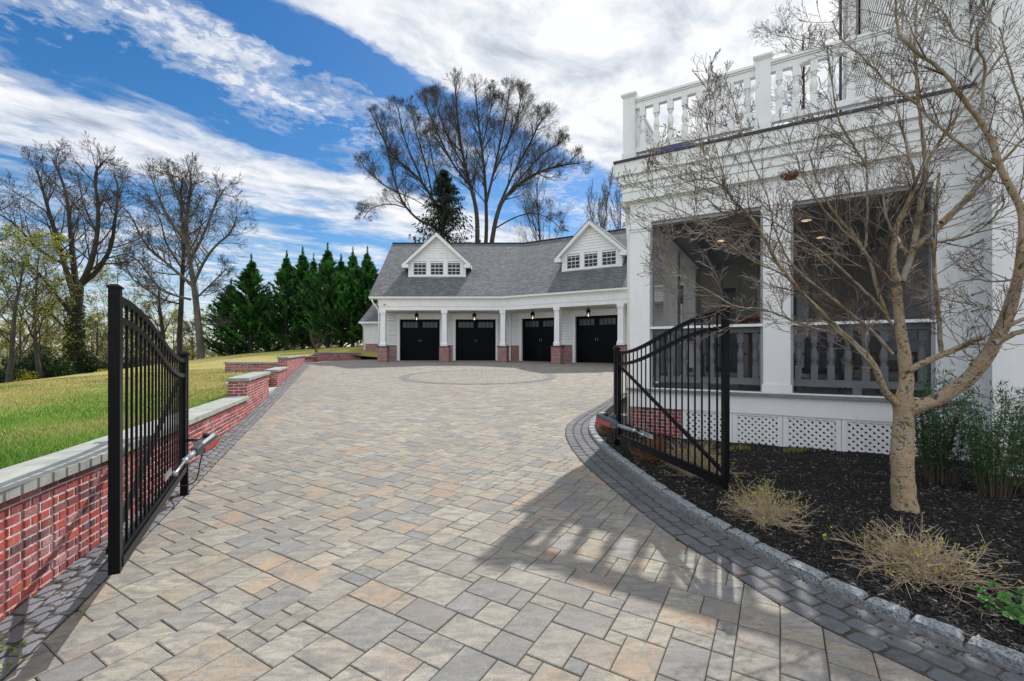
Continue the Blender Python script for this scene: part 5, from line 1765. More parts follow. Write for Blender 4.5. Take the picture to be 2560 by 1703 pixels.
def leaf_mesh(name, C, size, cols, mat, parent, g, elong=1.8, dirs=None, off=None):
    C = np.asarray(C, dtype=float).reshape(-1, 3); N = len(C)
    if dirs is None:
        d = g.normal(size=(N, 3)); d /= np.linalg.norm(d, axis=1, keepdims=True)
    else: d = dirs
    e = g.normal(size=(N, 3)); s_ = np.cross(d, e); s_ /= np.maximum(np.linalg.norm(s_, axis=1, keepdims=True), 1e-6)
    nn_ = np.cross(d, s_)
    L = (g.uniform(size[0], size[1], N))[:, None]; Wd = L / elong
    V = np.stack([C - d * L / 2, C + s_ * Wd / 2 + nn_ * L * .06, C + d * L / 2, C - s_ * Wd / 2 + nn_ * L * .06], 1).reshape(-1, 3)
    Fc = np.arange(N * 4).reshape(N, 4)
    cc = np.asarray(cols)
    if len(cc) != N: cc = cc[g.integers(0, len(cc), N)]
    k = g.uniform(.75, 1.2, (N, 1))
    cc = np.concatenate([cc[:, :3] * k, np.ones((N, 1))], 1)
    return arr_mesh(name, V, Fc, mat, parent, cols=cc, off=off)
def trace(t, pts, Y, r0, r1, lev, g, dep=None, kids=None, t0=None, wig=0.0, Lk=None):
    """limb traced through picture points at real depth; dep is the depth change along it"""
    n = len(pts); P = []
    for k, q in enumerate(pts):
        y = Y + (dep or 0) * (k / max(1, n - 1)) ** 1.2
        P.append(Wp(q[0], q[1], y))
    P = smooth_path(P, 2)
    for k in range(1, len(P)): P[k] = P[k] + rnd_unit(g) * wig
    rads = [r0 + (r1 - r0) * k / (len(P) - 1) for k in range(len(P))]
    t.add(P, rads, lev)
    L = sum((b - a).length for a, b in zip(P, P[1:]))
    if kids: t.spawn(P, rads, Lk or L, lev, kids, t0)
    return P
# ---- big bare tree of three stems behind the garage
PB = dict(nseg=[6, 6, 5, 4, 3], wig=[.12, .12, .12, .12, .12], trop=[.05, .08, .10, .10, .08], max=4, kids=[8, 8, 6, 3], t0=.15, ang=(16, 44), len=(.42, .68), rmin=.0055, cap=[9, .055, .028, .014, .008])
PBB = dict(PB, kids=[9, 7, 6, 3], ang=(20, 54), tl=(1.75, 1.3), trop=[.05, .10, .12, .12, .1], cap=[9, .075, .034, .016, .009], rmin=.0065)
def z7(x, y): return ((900 + .2806 * x) / 1.0861, (200 + .2806 * y) / 1.0861)
def tr7(t, L, *a, **k): return trace(t, [z7(*p) for p in L], *a, **k)
g = trng
b0 = Wp(1130, 800, 52); b0.z = 1.0
T = thing('bare_tree', 'huge spreading bare tree with three stems behind the middle of the garage roof', 'tree', tuple(b0), 'bare trees')
t = Tree(PBB, 4)
Yt = 52
tr7(t, [(1000, 2100), (1050, 1440), (1040, 1150), (985, 950), (945, 800), (900, 600), (870, 350), (850, 90)], Yt, 0.313, 0.07, 0, g, -1.5, kids=23, t0=.35, Lk=5.62)
tr7(t, [(1060, 2100), (1128, 1440), (1125, 1100), (1112, 850), (1085, 600), (1050, 350), (1030, 90)], Yt, 0.269, 0.056, 0, g, 2, kids=20, t0=.4, Lk=5.3)
tr7(t, [(1100, 2100), (1170, 1440), (1235, 1130), (1320, 1010), (1480, 880), (1640, 800), (1800, 760), (1950, 740)], Yt, 0.313, 0.056, 0, g, -2, kids=23, t0=.35, Lk=5)
tr7(t, [(1128, 1080), (1190, 830), (1250, 560), (1310, 280), (1330, 80)], Yt, 0.164, 0.042, 0, g, 2.5, kids=20, t0=.2, Lk=5)
tr7(t, [(1195, 830), (1320, 560), (1400, 340), (1440, 130)], Yt, 0.124, 0.042, 0, g, -2.5, kids=16, t0=.2, Lk=4.37)
tr7(t, [(1235, 1130), (1380, 800), (1520, 560), (1600, 380), (1650, 330)], Yt, 0.15, 0.042, 0, g, 2, kids=20, t0=.2, Lk=4.68)
tr7(t, [(1190, 1330), (1400, 1210), (1560, 1180), (1700, 1240), (1790, 1330)], Yt, 0.0955, 0.028, 0, g, -2, kids=14, t0=.3, Lk=2.5)
tr7(t, [(1320, 1010), (1560, 720), (1700, 600), (1800, 560)], Yt, 0.116, 0.042, 0, g, 1, kids=16, t0=.2, Lk=3.74)
tr7(t, [(985, 950), (830, 760), (730, 560), (640, 360), (580, 190)], Yt, 0.137, 0.042, 0, g, -2, kids=20, t0=.2, Lk=4.68)
tr7(t, [(945, 800), (780, 520), (690, 260), (680, 150)], Yt, 0.116, 0.042, 0, g, 2, kids=16, t0=.2, Lk=4.37)
tr7(t, [(1085, 600), (1150, 340), (1190, 120)], Yt, 0.0888, 0.042, 0, g, 0, kids=14, t0=.1, Lk=3.74)
tr7(t, [(1112, 1090), (1010, 960), (930, 860)], Yt, 0.0684, 0.042, 0, g, -2, kids=9, t0=.3, Lk=2.5)
t.meshes(T, 1, 'bark_grey', 'twig_dark', nfine=3)
b0 = Wp(1013, 800, 54); b0.z = 1.0
T = thing('bare_tree', 'bare tree whose long crooked limbs reach out left over the garage roof', 'tree', tuple(b0), 'bare trees')
t = Tree(PBB, 9)
Yt = 54
tr7(t, [(735, 2100), (740, 1400), (735, 1230), (650, 1060), (560, 920), (440, 800), (330, 720), (220, 560), (120, 330)], Yt, 0.254, 0.056, 0, g, -3, kids=17, t0=.35, Lk=5)
tr7(t, [(720, 1350), (620, 1290), (520, 1250), (410, 1140), (340, 1010), (300, 860), (270, 740), (220, 520), (150, 330)], Yt, 0.171, 0.056, 0, g, -5, kids=19, t0=.3, Lk=4.37)
tr7(t, [(410, 1140), (280, 1100), (150, 1120), (70, 1170), (30, 1240)], Yt - 3, 0.0684, 0.028, 0, g, -2, kids=12, t0=.2, Lk=2.5)
tr7(t, [(340, 1010), (230, 950), (130, 860), (60, 800), (0, 720)], Yt - 3, 0.0821, 0.028, 0, g, 0, kids=12, t0=.2, Lk=3.12)
tr7(t, [(330, 1000), (480, 1060), (640, 1160)], Yt - 3, 0.0616, 0.028, 0, g, 2, kids=7, t0=.2, Lk=2.5)
tr7(t, [(650, 1060), (600, 800), (540, 600), (480, 400), (460, 260)], Yt, 0.116, 0.042, 0, g, 2, kids=13, t0=.2, Lk=4.06)
tr7(t, [(560, 920), (430, 620), (370, 430), (340, 250)], Yt, 0.103, 0.042, 0, g, -2, kids=12, t0=.2, Lk=4.06)
tr7(t, [(735, 1230), (690, 900), (640, 700), (610, 500)], Yt, 0.103, 0.042, 0, g, 1, kids=10, t0=.2, Lk=3.74)
t.meshes(T, 1, 'bark_grey', 'twig_dark', nfine=3)
def bare(name, u, v, Y, hgt, r, prm, seed, lab, lean=(0, 0), kids=None, group='bare trees', mats=('bark_grey', 'twig_dark'), leaf=None, base=None, trunkseg=None, thick=1):
    b = base or Wp(u, v, Y)
    if base is None and v is None: pass
    Tt = thing(name, lab, 'tree', tuple(b), group)
    t = Tree(prm, seed)
    gg = random.Random(seed + 100)
    n = 8; pts = [b - UP * .3]; d = Vector((lean[0], lean[1], 1)).normalized()
    for k in range(n):
        d = (d + rnd_unit(gg) * .10 + UP * .06).normalized(); pts.append(pts[-1] + d * hgt * .82 / n)
    rads = [r * (1.25 if k == 0 else 1) * (1 - .85 * k / n) for k in range(n + 1)]
    t.add(pts, rads, 0)
    t.spawn(pts, rads, hgt * prm.get('crown', .62), 0, kids or prm['kids'][0], prm.get('ct0', .32))
    t.meshes(Tt, thick, mats[0], mats[1])
    if leaf:
        g_ = np.random.default_rng(seed)
        tips = [q for lv in (3, 4) for pts_, _ in t.lv.get(lv, []) for q in pts_[1:]]
        tips = np.array([tuple(q) for q in tips])
        if leaf[0] < 1: tips = tips[g_.random(len(tips)) < leaf[0]]
        tips = tips + g_.normal(0, .06, tips.shape)
        leaf_mesh('leaves', tips, leaf[1], leaf[2], 'leaf_attr', Tt, g_)
    return Tt, t
PU = dict(PB, ang=(20, 45), trop=[.06, .12, .14, .12, .1], kids=[13, 7, 6, 3], crown=.5)
bare('bare_tree', 1265, 790, 54, 24, .26, PU, 31, 'slender bare tree behind the garage roof left of the right dormer', kids=20)
PV = dict(PB, ang=(12, 28), trop=[.1, .25, .25, .2, .15], kids=[18, 7, 6, 4], len=(.36, .58), crown=.5)
bare('upright_tree', 1345, 790, 56, 20, .2, PV, 33, 'narrow upright bare tree above the right dormer roof', mats=('bark_pale', 'twig_brown'), group='upright bare trees')
bare('upright_tree', 1393, 790, 56, 23, .2, PV, 34, 'narrow upright pale-green tree just left of the porch cornice', mats=('bark_pale', 'twig_brown'), group='upright bare trees', leaf=(.5, (.05, .12), [(.16, .22, .07)]))
bare('upright_tree', 1428, 790, 57, 22, .2, PV, 35, 'narrow upright bare tree half hidden behind the porch cornice', mats=('bark_pale', 'twig_brown'), group='upright bare trees')
# ---- trees behind the balcony
PH = dict(PB, ang=(22, 55), wig=[.12, .18, .24, .26, .26], trop=[.05, .04, .03, .03, .02], kids=[15, 8, 7, 4], len=(.36, .58), crown=.36, rmin=.009, cap=[9, .10, .045, .022, .012])
def gz(x, y): return Vector((x, y, -.3))
bare('bare_tree', 0, 0, 0, 33, .34, PH, 41, 'twiggy bare tree behind the balcony, left of its middle post', base=gz(22.5, 46), kids=34)
bare('bare_tree', 0, 0, 0, 42, .34, PH, 42, 'tall dark bare tree behind the balcony, close to the house wall', base=gz(28.9, 44), kids=36)
bare('bare_tree', 0, 0, 0, 38, .32, PH, 43, 'pale twiggy bare tree behind the middle post of the balcony', base=gz(30.2, 52), kids=32, mats=('bark_pale', 'twig_brown'))
# ---- old oaks on the left edge of the lawn
PO = dict(PB, tl=(1.35, .85), ang=(22, 58), wig=[.16, .20, .24, .26, .26], trop=[.04, .05, .05, .05, .04], kids=[9, 6, 5, 3], len=(.40, .64), rmin=.007)
def lw(u, Y, v=None):
    x = (u - 1178.5) / F * Y
    return Vector((x, Y, zl1(x, Y) - .1))
YT = 33
b0 = lw(172, YT)
T = thing('oak_tree', 'massive bare oak with ivy on its trunk, beyond the lawn left of the gate post', 'tree', tuple(b0), 'bare oaks beyond the lawn')
t = Tree(PO, 12)
def tl_(L, *a, **k): return trace(t, L, *a, **k)
tl_([(170, 900), (170, 840), (172, 760), (178, 690), (180, 660)], YT, 0.346, .32, 0, g, 0)
tl_([(176, 700), (152, 620), (125, 530), (105, 460), (85, 390)], YT, 0.216, .04, 0, g, -2, kids=18, t0=.2, Lk=5.44)
tl_([(178, 680), (168, 600), (160, 500), (150, 430), (120, 365)], YT, 0.23, .04, 0, g, 2, kids=18, t0=.2, Lk=5.44)
tl_([(180, 665), (205, 620), (222, 560), (228, 480), (215, 400), (240, 370)], YT, 0.216, .04, 0, g, -2, kids=18, t0=.2, Lk=5.44)
tl_([(182, 660), (225, 625), (258, 570), (265, 500), (275, 440), (262, 400)], YT, 0.172, .04, 0, g, 1.5, kids=16, t0=.2, Lk=4.76)
tl_([(150, 610), (80, 570), (40, 520), (10, 500), (-40, 470)], YT, 0.106, .03, 0, g, -2, kids=14, t0=.15, Lk=4.08)
tl_([(174, 740), (110, 650), (70, 610), (20, 600), (-30, 620)], YT, 0.106, .03, 0, g, -3, kids=14, t0=.15, Lk=4.08)
tl_([(176, 790), (120, 720), (70, 700)], YT, 0.0792, .03, 0, g, -2, kids=9, t0=.2, Lk=3.4)
tl_([(226, 540), (190, 470), (180, 400)], YT, 0.0792, .03, 0, g, 3, kids=11, t0=.1, Lk=3.4)
t.meshes(T, 1, 'bark_grey', 'twig_dark')
gI = np.random.default_rng(8)
nI = 2600
hz = gI.uniform(0, 6.3, nI); th = gI.uniform(0, 6.28, nI); rr = .40 - .02 * hz + gI.uniform(0, .28, nI)
leaf_mesh('ivy', np.stack([b0.x + rr * np.cos(th), b0.y + rr * np.sin(th), b0.z + hz], 1), (.10, .2), [(.035, .07, .02), (.06, .10, .025), (.02, .045, .015), (.11, .13, .03)], 'leaf_attr', T, gI, 1.2)
b0 = lw(461, 34)
T = thing('oak_tree', 'stout leaning bare oak at the lawn edge, next to the dark evergreens', 'tree', tuple(b0), 'bare oaks beyond the lawn')
t = Tree(PO, 15)
Y2 = 34
tl_([(464, 845), (460, 780), (452, 700), (445, 650), (437, 600), (428, 540), (432, 480), (440, 430), (438, 395)], Y2, 0.266, .05, 0, g, 0, kids=19, t0=.42, Lk=5.44)
tl_([(446, 660), (400, 620), (365, 590), (330, 560), (300, 490), (270, 470)], Y2, 0.132, .03, 0, g, -2, kids=18, t0=.15, Lk=4.42)
tl_([(445, 655), (470, 600), (500, 560), (530, 540), (545, 500)], Y2, 0.119, .03, 0, g, -2, kids=16, t0=.15, Lk=4.08)
tl_([(437, 600), (470, 540), (495, 470), (520, 430)], Y2, 0.112, .03, 0, g, 2, kids=16, t0=.15, Lk=4.42)
tl_([(432, 560), (385, 500), (360, 440), (345, 400)], Y2, 0.125, .03, 0, g, 2, kids=16, t0=.15, Lk=4.42)
tl_([(430, 500), (405, 450), (395, 400)], Y2, 0.0858, .03, 0, g, -2, kids=14, t0=.1, Lk=3.74)
tl_([(440, 690), (400, 680), (360, 660), (320, 600), (300, 590)], Y2, 0.099, .03, 0, g, -3, kids=15, t0=.15, Lk=3.74)
tl_([(448, 690), (480, 660), (520, 620)], Y2, 0.0792, .03, 0, g, -1, kids=12, t0=.15, Lk=3.4)
tl_([(462, 745), (500, 750), (525, 740)], Y2, 0.0462, .02, 0, g, -2, kids=8, t0=.2, Lk=2.04)
t.meshes(T, 1, 'bark_pale', 'twig_dark')
b0 = lw(414, 37)
T = thing('oak_tree', 'straight bare oak just behind and left of the stout leaning oak', 'tree', tuple(b0), 'bare oaks beyond the lawn')
t = Tree(PO, 17)
tl_([(414, 850), (414, 760), (418, 690), (420, 620), (426, 540), (415, 470), (420, 410)], 37, 0.238, .05, 0, g, 0, kids=16, t0=.4, Lk=4.76)
tl_([(416, 700), (370, 690), (330, 660), (300, 640), (290, 610)], 37, 0.0792, .02, 0, g, -2, kids=14, t0=.15, Lk=3.4)
tl_([(420, 620), (380, 560), (370, 500), (330, 450)], 37, 0.0858, .02, 0, g, 1, kids=14, t0=.15, Lk=3.74)
tl_([(420, 600), (460, 540), (470, 480)], 37, 0.0792, .02, 0, g, 1, kids=12, t0=.15, Lk=3.74)
t.meshes(T, 1, 'bark_grey', 'twig_dark')
bare('oak_tree', 0, 0, 0, 8.5, .26, dict(PO, crown=.6), 51, 'shorter crooked bare oak behind the arched top of the gate', base=lw(378, 36), lean=(-.22, 0), kids=9, group='bare oaks beyond the lawn')
bare('oak_tree', 0, 0, 0, 16.5, .42, dict(PO, crown=.6), 52, 'bare oak at the very edge of the picture over the lawn', base=lw(-45, 31), kids=12, group='bare oaks beyond the lawn')
YG = [(.44, .46, .05), (.34, .38, .05), (.54, .52, .07), (.26, .30, .05)]
PY = dict(PO, kids=[11, 6, 6, 4], crown=.62, ct0=.15)
bare('leafing_tree', 0, 0, 0, 10.5, .16, PY, 61, 'tree leafing out yellow-green at the left edge of the lawn', base=lw(20, 27), group='trees coming into leaf', leaf=(.8, (.07, .15), YG))
bare('leafing_tree', 0, 0, 0, 11, .15, PY, 62, 'yellow-green leafing tree standing left of the ivy-clad oak', base=lw(95, 29.5), group='trees coming into leaf', leaf=(.5, (.07, .14), YG))
bare('leafing_tree', 0, 0, 0, 6.0, .12, PY, 63, 'thin leafing tree between the ivy-clad oak and the gate post', base=lw(222, 34), group='trees coming into leaf', leaf=(.25, (.05, .11), YG))
bare('leafing_tree', 0, 0, 0, 6.5, .10, PY, 64, 'small leafing tree seen through the bars of the gate', base=lw(320, 38), group='trees coming into leaf', leaf=(.3, (.05, .11), YG))
bare('leafing_tree', 0, 0, 0, 5.5, .08, PY, 65, 'small leafing tree between the straight oak and the leaning oak', base=lw(438, 41), group='trees coming into leaf', leaf=(.35, (.05, .11), [(.25, .24, .08), (.2, .2, .08)]))

# thin woodland behind the oaks: three kinds, copied about
WL = 'thin pale tree coming into leaf in the woodland behind the oaks'
wp = []
for i_, (h_, lf_) in enumerate(((9.5, .5), (11, .4), (8, .65))):
    r_, t_ = bare('woodland_tree', 0, 0, 0, h_, .11, dict(PY, kids=[12, 6, 5, 3], ct0=.1, crown=.6), 160 + i_, WL, base=Vector((0, 0, 0)), group='woodland trees behind the oaks', leaf=(lf_, (.08, .17), YG), mats=('bark_grey', 'twig_brown'))
    wp.append(r_)
WS = [(-35, 33), (40, 36), (62, 41), (120, 39), (148, 46), (205, 42), (240, 47), (262, 39), (300, 46), (338, 42), (352, 52), (396, 47), (470, 52), (15, 46), (90, 52), (185, 55)]
for i_, (u, Y) in enumerate(WS):
    b_ = lw(u, Y); k_ = .8 + .4 * ((i_ * 37) % 10) / 10
    if i_ < 3: wp[i_].location = b_; wp[i_].scale = (k_, k_, k_)
    else: copy_thing(wp[i_ % 3], b_, i_ * 2.1, (k_, k_, k_))
# ---- evergreen bushes and forsythia at the lawn edge
def bush(name, u, Y, rx, rz, cols, lab, seed, n=2600, size=(.1, .24), group='evergreen bushes at the lawn edge', cat='bush'):
    b = lw(u, Y); T = thing(name, lab, cat, tuple(b), group); g_ = np.random.default_rng(seed)
    k = 9
    cc = np.stack([g_.normal(0, rx * .5, k), g_.normal(0, rx * .4, k), g_.uniform(.2, .75, k) * rz], 1); rr_ = g_.uniform(.3, .55, k) * rx
    w_ = g_.integers(0, k, n); d = g_.normal(size=(n, 3)); d /= np.linalg.norm(d, axis=1, keepdims=True)
    P_ = cc[w_] + d * (rr_[w_] * g_.uniform(.45, 1.05, n) ** .6)[:, None] * np.array([1, 1, 1.1])
    P_[:, 2] = np.abs(P_[:, 2]) + .03
    leaf_mesh('foliage', P_ + np.array(tuple(b)), size, cols, 'leaf_attr', T, g_, 1.7)
    m = MB('twig_dark')
    for q in range(14):
        e = cc[q % k]; m.tube([b + Vector((g_.normal(0, .08), g_.normal(0, .08), -.1)), b + Vector(tuple(e)) * .5 + Vector((0, 0, .1)), b + Vector(tuple(e))], [.04, .025, .01], 5, cap=False)
    m.build('stem', T)
    return T
EG = [(.028, .065, .018), (.045, .10, .025), (.02, .045, .014), (.06, .12, .03)]
for i_, (u, Y, rx, rz_, lab) in enumerate(((15, 29, 1.4, 2.2, 'dark evergreen bush at the left end of the lawn edge'), (55, 30, 1.5, 2.3, 'dark evergreen bush below the yellow-green tree at the lawn edge'), (105, 31.5, 1.5, 3.2, 'tall dark evergreen bush just left of the ivy-clad oak'),
    (138, 31, 1.1, 1.8, 'low evergreen bush at the foot of the ivy-clad oak'), (212, 34, 1.2, 2.6, 'evergreen bush right of the ivy-clad oak'), (300, 37, 1.0, 1.6, 'green bush seen through the bars of the open gate'))):
    bush('evergreen_bush', u, Y, rx, rz_, EG, lab, 70 + i_)
bush('forsythia', 236, 33.5, .55, .9, [(.55, .42, .02), (.6, .5, .03), (.4, .36, .03)], 'bright yellow flowering forsythia at the lawn edge by the gate post', 80, 900, (.05, .12), 'forsythia', 'shrub')
bush('forsythia', 45, 28.6, .8, 1.1, [(.45, .42, .03), (.38, .4, .04)], 'yellow-green flowering bush at the left end of the lawn', 81, 1200, (.05, .12), 'forsythia', 'shrub')
# ---- row of tall evergreens
def cypress(root, H_, Rm, seed, nb=330, up=(.35, .8)):
    g_ = random.Random(seed); gn = np.random.default_rng(seed)
    C, Dr, Cc = [], [], []
    PALC = [(.02, .09, .025), (.04, .18, .04), (.075, .27, .05), (.14, .40, .07), (.016, .055, .016)]
    m = MB('bark_grey'); m.tube([(0, 0, -.3), (0, 0, H_ * .5), (0, 0, H_ * .96)], [.14, .08, .015], 7, cap=False)
    p0, p1, r0, r1 = [], [], [], []
    for k in range(nb):
        h = (g_.random() ** .85) * .95 * H_ + .12
        fr_ = h / H_
        Rr = Rm * (1 - fr_) ** .55 * min(1, (1 - fr_) / .48) ** .85 * g_.uniform(.5, 1.35) + .05
        if fr_ < .12: Rr *= .75
        a = g_.uniform(0, 6.283); u_ = g_.uniform(*up) * (.6 + 1.1 * fr_)
        d = Vector((math.cos(a), math.sin(a), u_)).normalized()
        p = Vector((0, 0, h)); L = Rr * 1.12; n = 7; prev = p; bc = g_.choice(PALC); bt = g_.uniform(.7, 1.2)
        for s_ in range(n):
            d = (d + UP * .07 + rnd_unit(g_) * .08).normalized(); p = p + d * (L / n)
            p0.append(prev); p1.append(p); r0.append(.016 * (1 - s_ / n) + .004); r1.append(.016 * (1 - (s_ + 1) / n) + .004); prev = p
            if s_ >= 1:
                for q in range(10):
                    c_ = g_.choice(PALC) if g_.random() < .25 else bc; Cc.append(tuple(x_ * bt for x_ in c_))
                    dd = (d + rnd_unit(g_) * .6 + UP * .1).normalized()
                    C.append(tuple(p + dd * g_.uniform(.0, .16) + rnd_unit(g_) * .04)); Dr.append(tuple(dd))
    # leader
    for q in range(110):
        Cc.append(g_.choice(PALC)); f_ = g_.random(); z = H_ * (.88 + .2 * f_); dd = (UP + rnd_unit(g_) * .7).normalized(); C.append((g_.gauss(0, .07 * (1 - f_) + .01), g_.gauss(0, .07 * (1 - f_) + .01), z)); Dr.append(tuple(dd))
    tk_ = m.build('trunk', root, off=(0, 0, 0))
    seg_mesh2 = seg_mesh('branches', p0, p1, r0, r1, 'twig_dark', None); seg_mesh2.parent = root
    f = leaf_mesh('foliage', C, (.16, .36), Cc, 'needle_attr', None, gn, 4.6, np.array(Dr), off=(0, 0, 0)); f.parent = root
CY = [(532, 37.5, 6.3, 2.1, 'leftmost and shortest evergreen of the row, beside the leaning oak'), (578, 36.5, 7.6, 2.2, 'pointed evergreen standing second from the left in the row'), (660, 37.0, 7.7, 1.9, 'third evergreen from the left, right of the notch of sky in the row'),
      (697, 38.0, 8.2, 2.0, 'fourth evergreen from the left, in the middle of the dark row'), (754, 37.0, 8.0, 2.1, 'fifth evergreen from the left, directly behind the small bare shrub'), (785, 39.0, 7.6, 1.9, 'sixth evergreen from the left, set a little back in the row'), (812, 37.5, 7.7, 1.9, 'seventh evergreen from the left, second from the garage'), (846, 38.0, 7.8, 1.9, 'evergreen of the row nearest the garage roof'), (618, 39.5, 5.2, 2.0, 'low evergreen filling the notch between the two groups of the row'), (722, 39.5, 8.0, 1.7, 'evergreen set back behind the middle of the dark row')]
protos = []
for i_, (u, Y, h, rm_, lab) in enumerate(CY):
    b = lw(u, Y)
    if i_ < 3:
        r_ = thing('evergreen_tree', lab, 'evergreen', (0, 0, 0), 'row of tall evergreens')
        cypress(r_, 8.0, 2.05, 90 + i_); protos.append(r_)
        ROOT_OFF[r_] = (0, 0, 0)
        r_.location = b; k_ = h / 8.0; r_.scale = (rm_ / 1.6, rm_ / 1.6, k_)
    else:
        p_ = protos[i_ % 3]; copy_thing(p_, b, i_ * 1.3, (rm_ / 1.6, rm_ / 1.6, h / 8.0), lab)
# needle litter strip under them
V_, F_ = [], []
for k in range(40):
    u = 470 + k * 10
    for Y in (34.6, 39.5):
        x = (u - 1178.5) / F * Y; V_.append((x, Y, zl1(x, Y) + .03))
for k in range(39): F_.append((2 * k, 2 * k + 2, 2 * k + 3, 2 * k + 1))
struct(arr_mesh('leaf_litter', np.array(V_), np.array(F_), 'needle_litter'))
# ---- dark spruce behind the garage
b0 = Wp(1022, 790, 46)
b0.z = 1.5
T = thing('spruce_tree', 'dark drooping spruce behind the left dormer of the garage', 'evergreen', tuple(b0))
g_ = random.Random(77); gn = np.random.default_rng(77); C, Dr = [], []; p0, p1, r0, r1 = [], [], [], []
Hs = (EYE - (392 - 812) / F * 46) - b0.z
m = MB('bark_grey'); m.tube([b0, b0 + UP * Hs * .97], [.3, .03], 8, cap=False); m.build('trunk', T)
for k in range(520):
    h = g_.random() ** .8 * Hs; fr_ = h / Hs; Rr = 8.0 * (1 - fr_) ** .85 * g_.uniform(.6, 1.05) + .2
    a = g_.uniform(0, 6.283); d = Vector((math.cos(a), math.sin(a), .25 - .35 * (1 - fr_))).normalized(); p = b0 + UP * h; n = 7; prev = p
    for s_ in range(n):
        d = (d + UP * (.10 if s_ > 3 else -.05) + rnd_unit(g_) * .06).normalized(); p = p + d * Rr / n
        p0.append(prev); p1.append(p); r0.append(.03 * (1 - s_ / n) + .006); r1.append(.03 * (1 - (s_ + 1) / n) + .006); prev = p
        for q in range(5):
            dd = (Vector((0, 0, -1)) + d * .5 + rnd_unit(g_) * .55).normalized(); C.append(tuple(p + dd * g_.uniform(.02, .35) + rnd_unit(g_) * .06)); Dr.append(tuple(dd))
seg_mesh('branches', p0, p1, r0, r1, 'twig_dark', T)
leaf_mesh('foliage', C, (.18, .46), [(.014, .028, .012), (.022, .04, .016), (.01, .02, .01)], 'needle_attr', T, gn, 3.4, np.array(Dr))
# ---- far woods
gW = np.random.default_rng(4)
NW_ = 52000
X_ = gW.uniform(-150, 60, NW_); Y_ = gW.uniform(85, 150, NW_)
hump = 7.0 + 3.0 * np.sin(X_ * .11 + 1) + 2.0 * np.sin(X_ * .31) + 1.5 * np.sin(X_ * .7)
top = hump * (1 + .25 * np.sin(Y_ * .4))
Zb = -4.5 - .03 * np.clip(-X_ - 20, 0, 100)
ZZ = Zb + gW.uniform(0, 1, NW_) ** .8 * np.clip(top, 2, None)
leaf_o = leaf_mesh('far_woods', np.stack([X_, Y_, ZZ], 1), (.5, 1.5), [(.20, .22, .10), (.26, .28, .11), (.15, .15, .10), (.32, .33, .12), (.18, .14, .11), (.11, .16, .08)], 'far_wood', None, gW, 1.5)
leaf_o['kind'] = 'stuff'
# ---- grass blades on the lawn near the wall
gG = np.random.default_rng(2)
NB = 150000
yy = 1.2 + 18 * gG.random(NB) ** 1.7; tt = gG.random(NB) ** 1.4 * (4 + yy * .9)
xe = np.array([lawn_edge(float(a)) for a in yy]); xx = xe - .06 - tt
zz = zl(xx, yy)
ang_ = gG.uniform(0, 6.283, NB); h = gG.uniform(.018, .045, NB) * (1 + .02 * yy); wd = .0022 * (1 + .16 * yy)
dx, dy = np.cos(ang_), np.sin(ang_); ln = gG.normal(0, .5, NB)
B0 = np.stack([xx - dx * wd, yy - dy * wd, zz - .003], 1); B1 = np.stack([xx + dx * wd, yy + dy * wd, zz - .003], 1); B2 = np.stack([xx + ln * h * dy, yy - ln * h * dx, zz + h], 1)
Vg = np.stack([B0, B1, B2], 1).reshape(-1, 3)
pat = np.sin(xx * .9 + 1.3 * np.sin(yy * .55)) * np.sin(yy * .8 + .6 * xx) + gG.normal(0, .45, NB) + np.clip(yy - 6, 0, 9) * .10
tan_ = pat > .55
cg = np.where(tan_[:, None], np.array([[.46, .38, .15]]), np.array([[.11, .25, .022]])) * gG.uniform(.6, 1.25, (NB, 1))
struct(arr_mesh('grass_blades', Vg, np.arange(NB * 3).reshape(NB, 3), 'grass_attr', cols=np.concatenate([cg, np.ones((NB, 1))], 1)), 'stuff')
# small bare shrub on the end wall lawn
PS = dict(PB, ang=(15, 40), trop=[.05, .1, .1, .1, .1], kids=[3, 4, 3], max=2, rmin=.008, len=(.4, .7), nseg=[5, 4, 3])
bs = Vector((-12.2, 28.3, zl1(-12.2, 28.3)))
T = thing('bare_shrub', 'small bare many-stemmed shrub on the grass above the brick end wall', 'shrub', tuple(bs))
t = Tree(PS, 5)
for k in range(6):
    t.grow(bs, Vector((g.uniform(-.5, .5), g.uniform(-.4, .4), 1)).normalized(), g.uniform(.9, 1.5), .022, 0)
t.meshes(T, 0, 'twig_brown', 'twig_brown', 'crown', 'stem', sides=(5,))
from mathutils import noise as mnoise
# ================================================================== PAPERBARK MAPLE IN THE BED
fg = random.Random(99)
PF = dict(nseg=[6, 6, 5, 4, 3], wig=[.06, .09, .12, .14, .14], trop=[.02, .03, .05, .06, .06], max=3, kids=[8, 5, 3, 2], t0=.2, ang=(22, 52), len=(.36, .70), rmin=.0017, cap=[1, .0056, .0036, .0025, .0016])
YB = 3.98
def z5(x, y): return ((1480 + .472 * x) / 1.0861, (420 + .472 * y) / 1.0861)
def z2(x, y): return ((2160 + .319 * x) / 1.0861, (480 + .319 * y) / 1.0861)
def z1(x, y): return ((2060 + .357 * x) / 1.0861, .357 * y / 1.0861)
def z6(x, y): return ((2100 + .2934 * x) / 1.0861, (900 + .2934 * y) / 1.0861)
tb = Wp(2083, 1178, YB)
T = thing('paperbark_tree', 'multi-limbed paperbark maple with peeling orange bark in the mulch bed', 'tree', (tb.x, tb.y, zm(tb.x, tb.y)))
t = Tree(PF, 5)
px_r = lambda w_, Y: w_ / 2 / F * Y * .77      # cylinders this far off the axis project wider
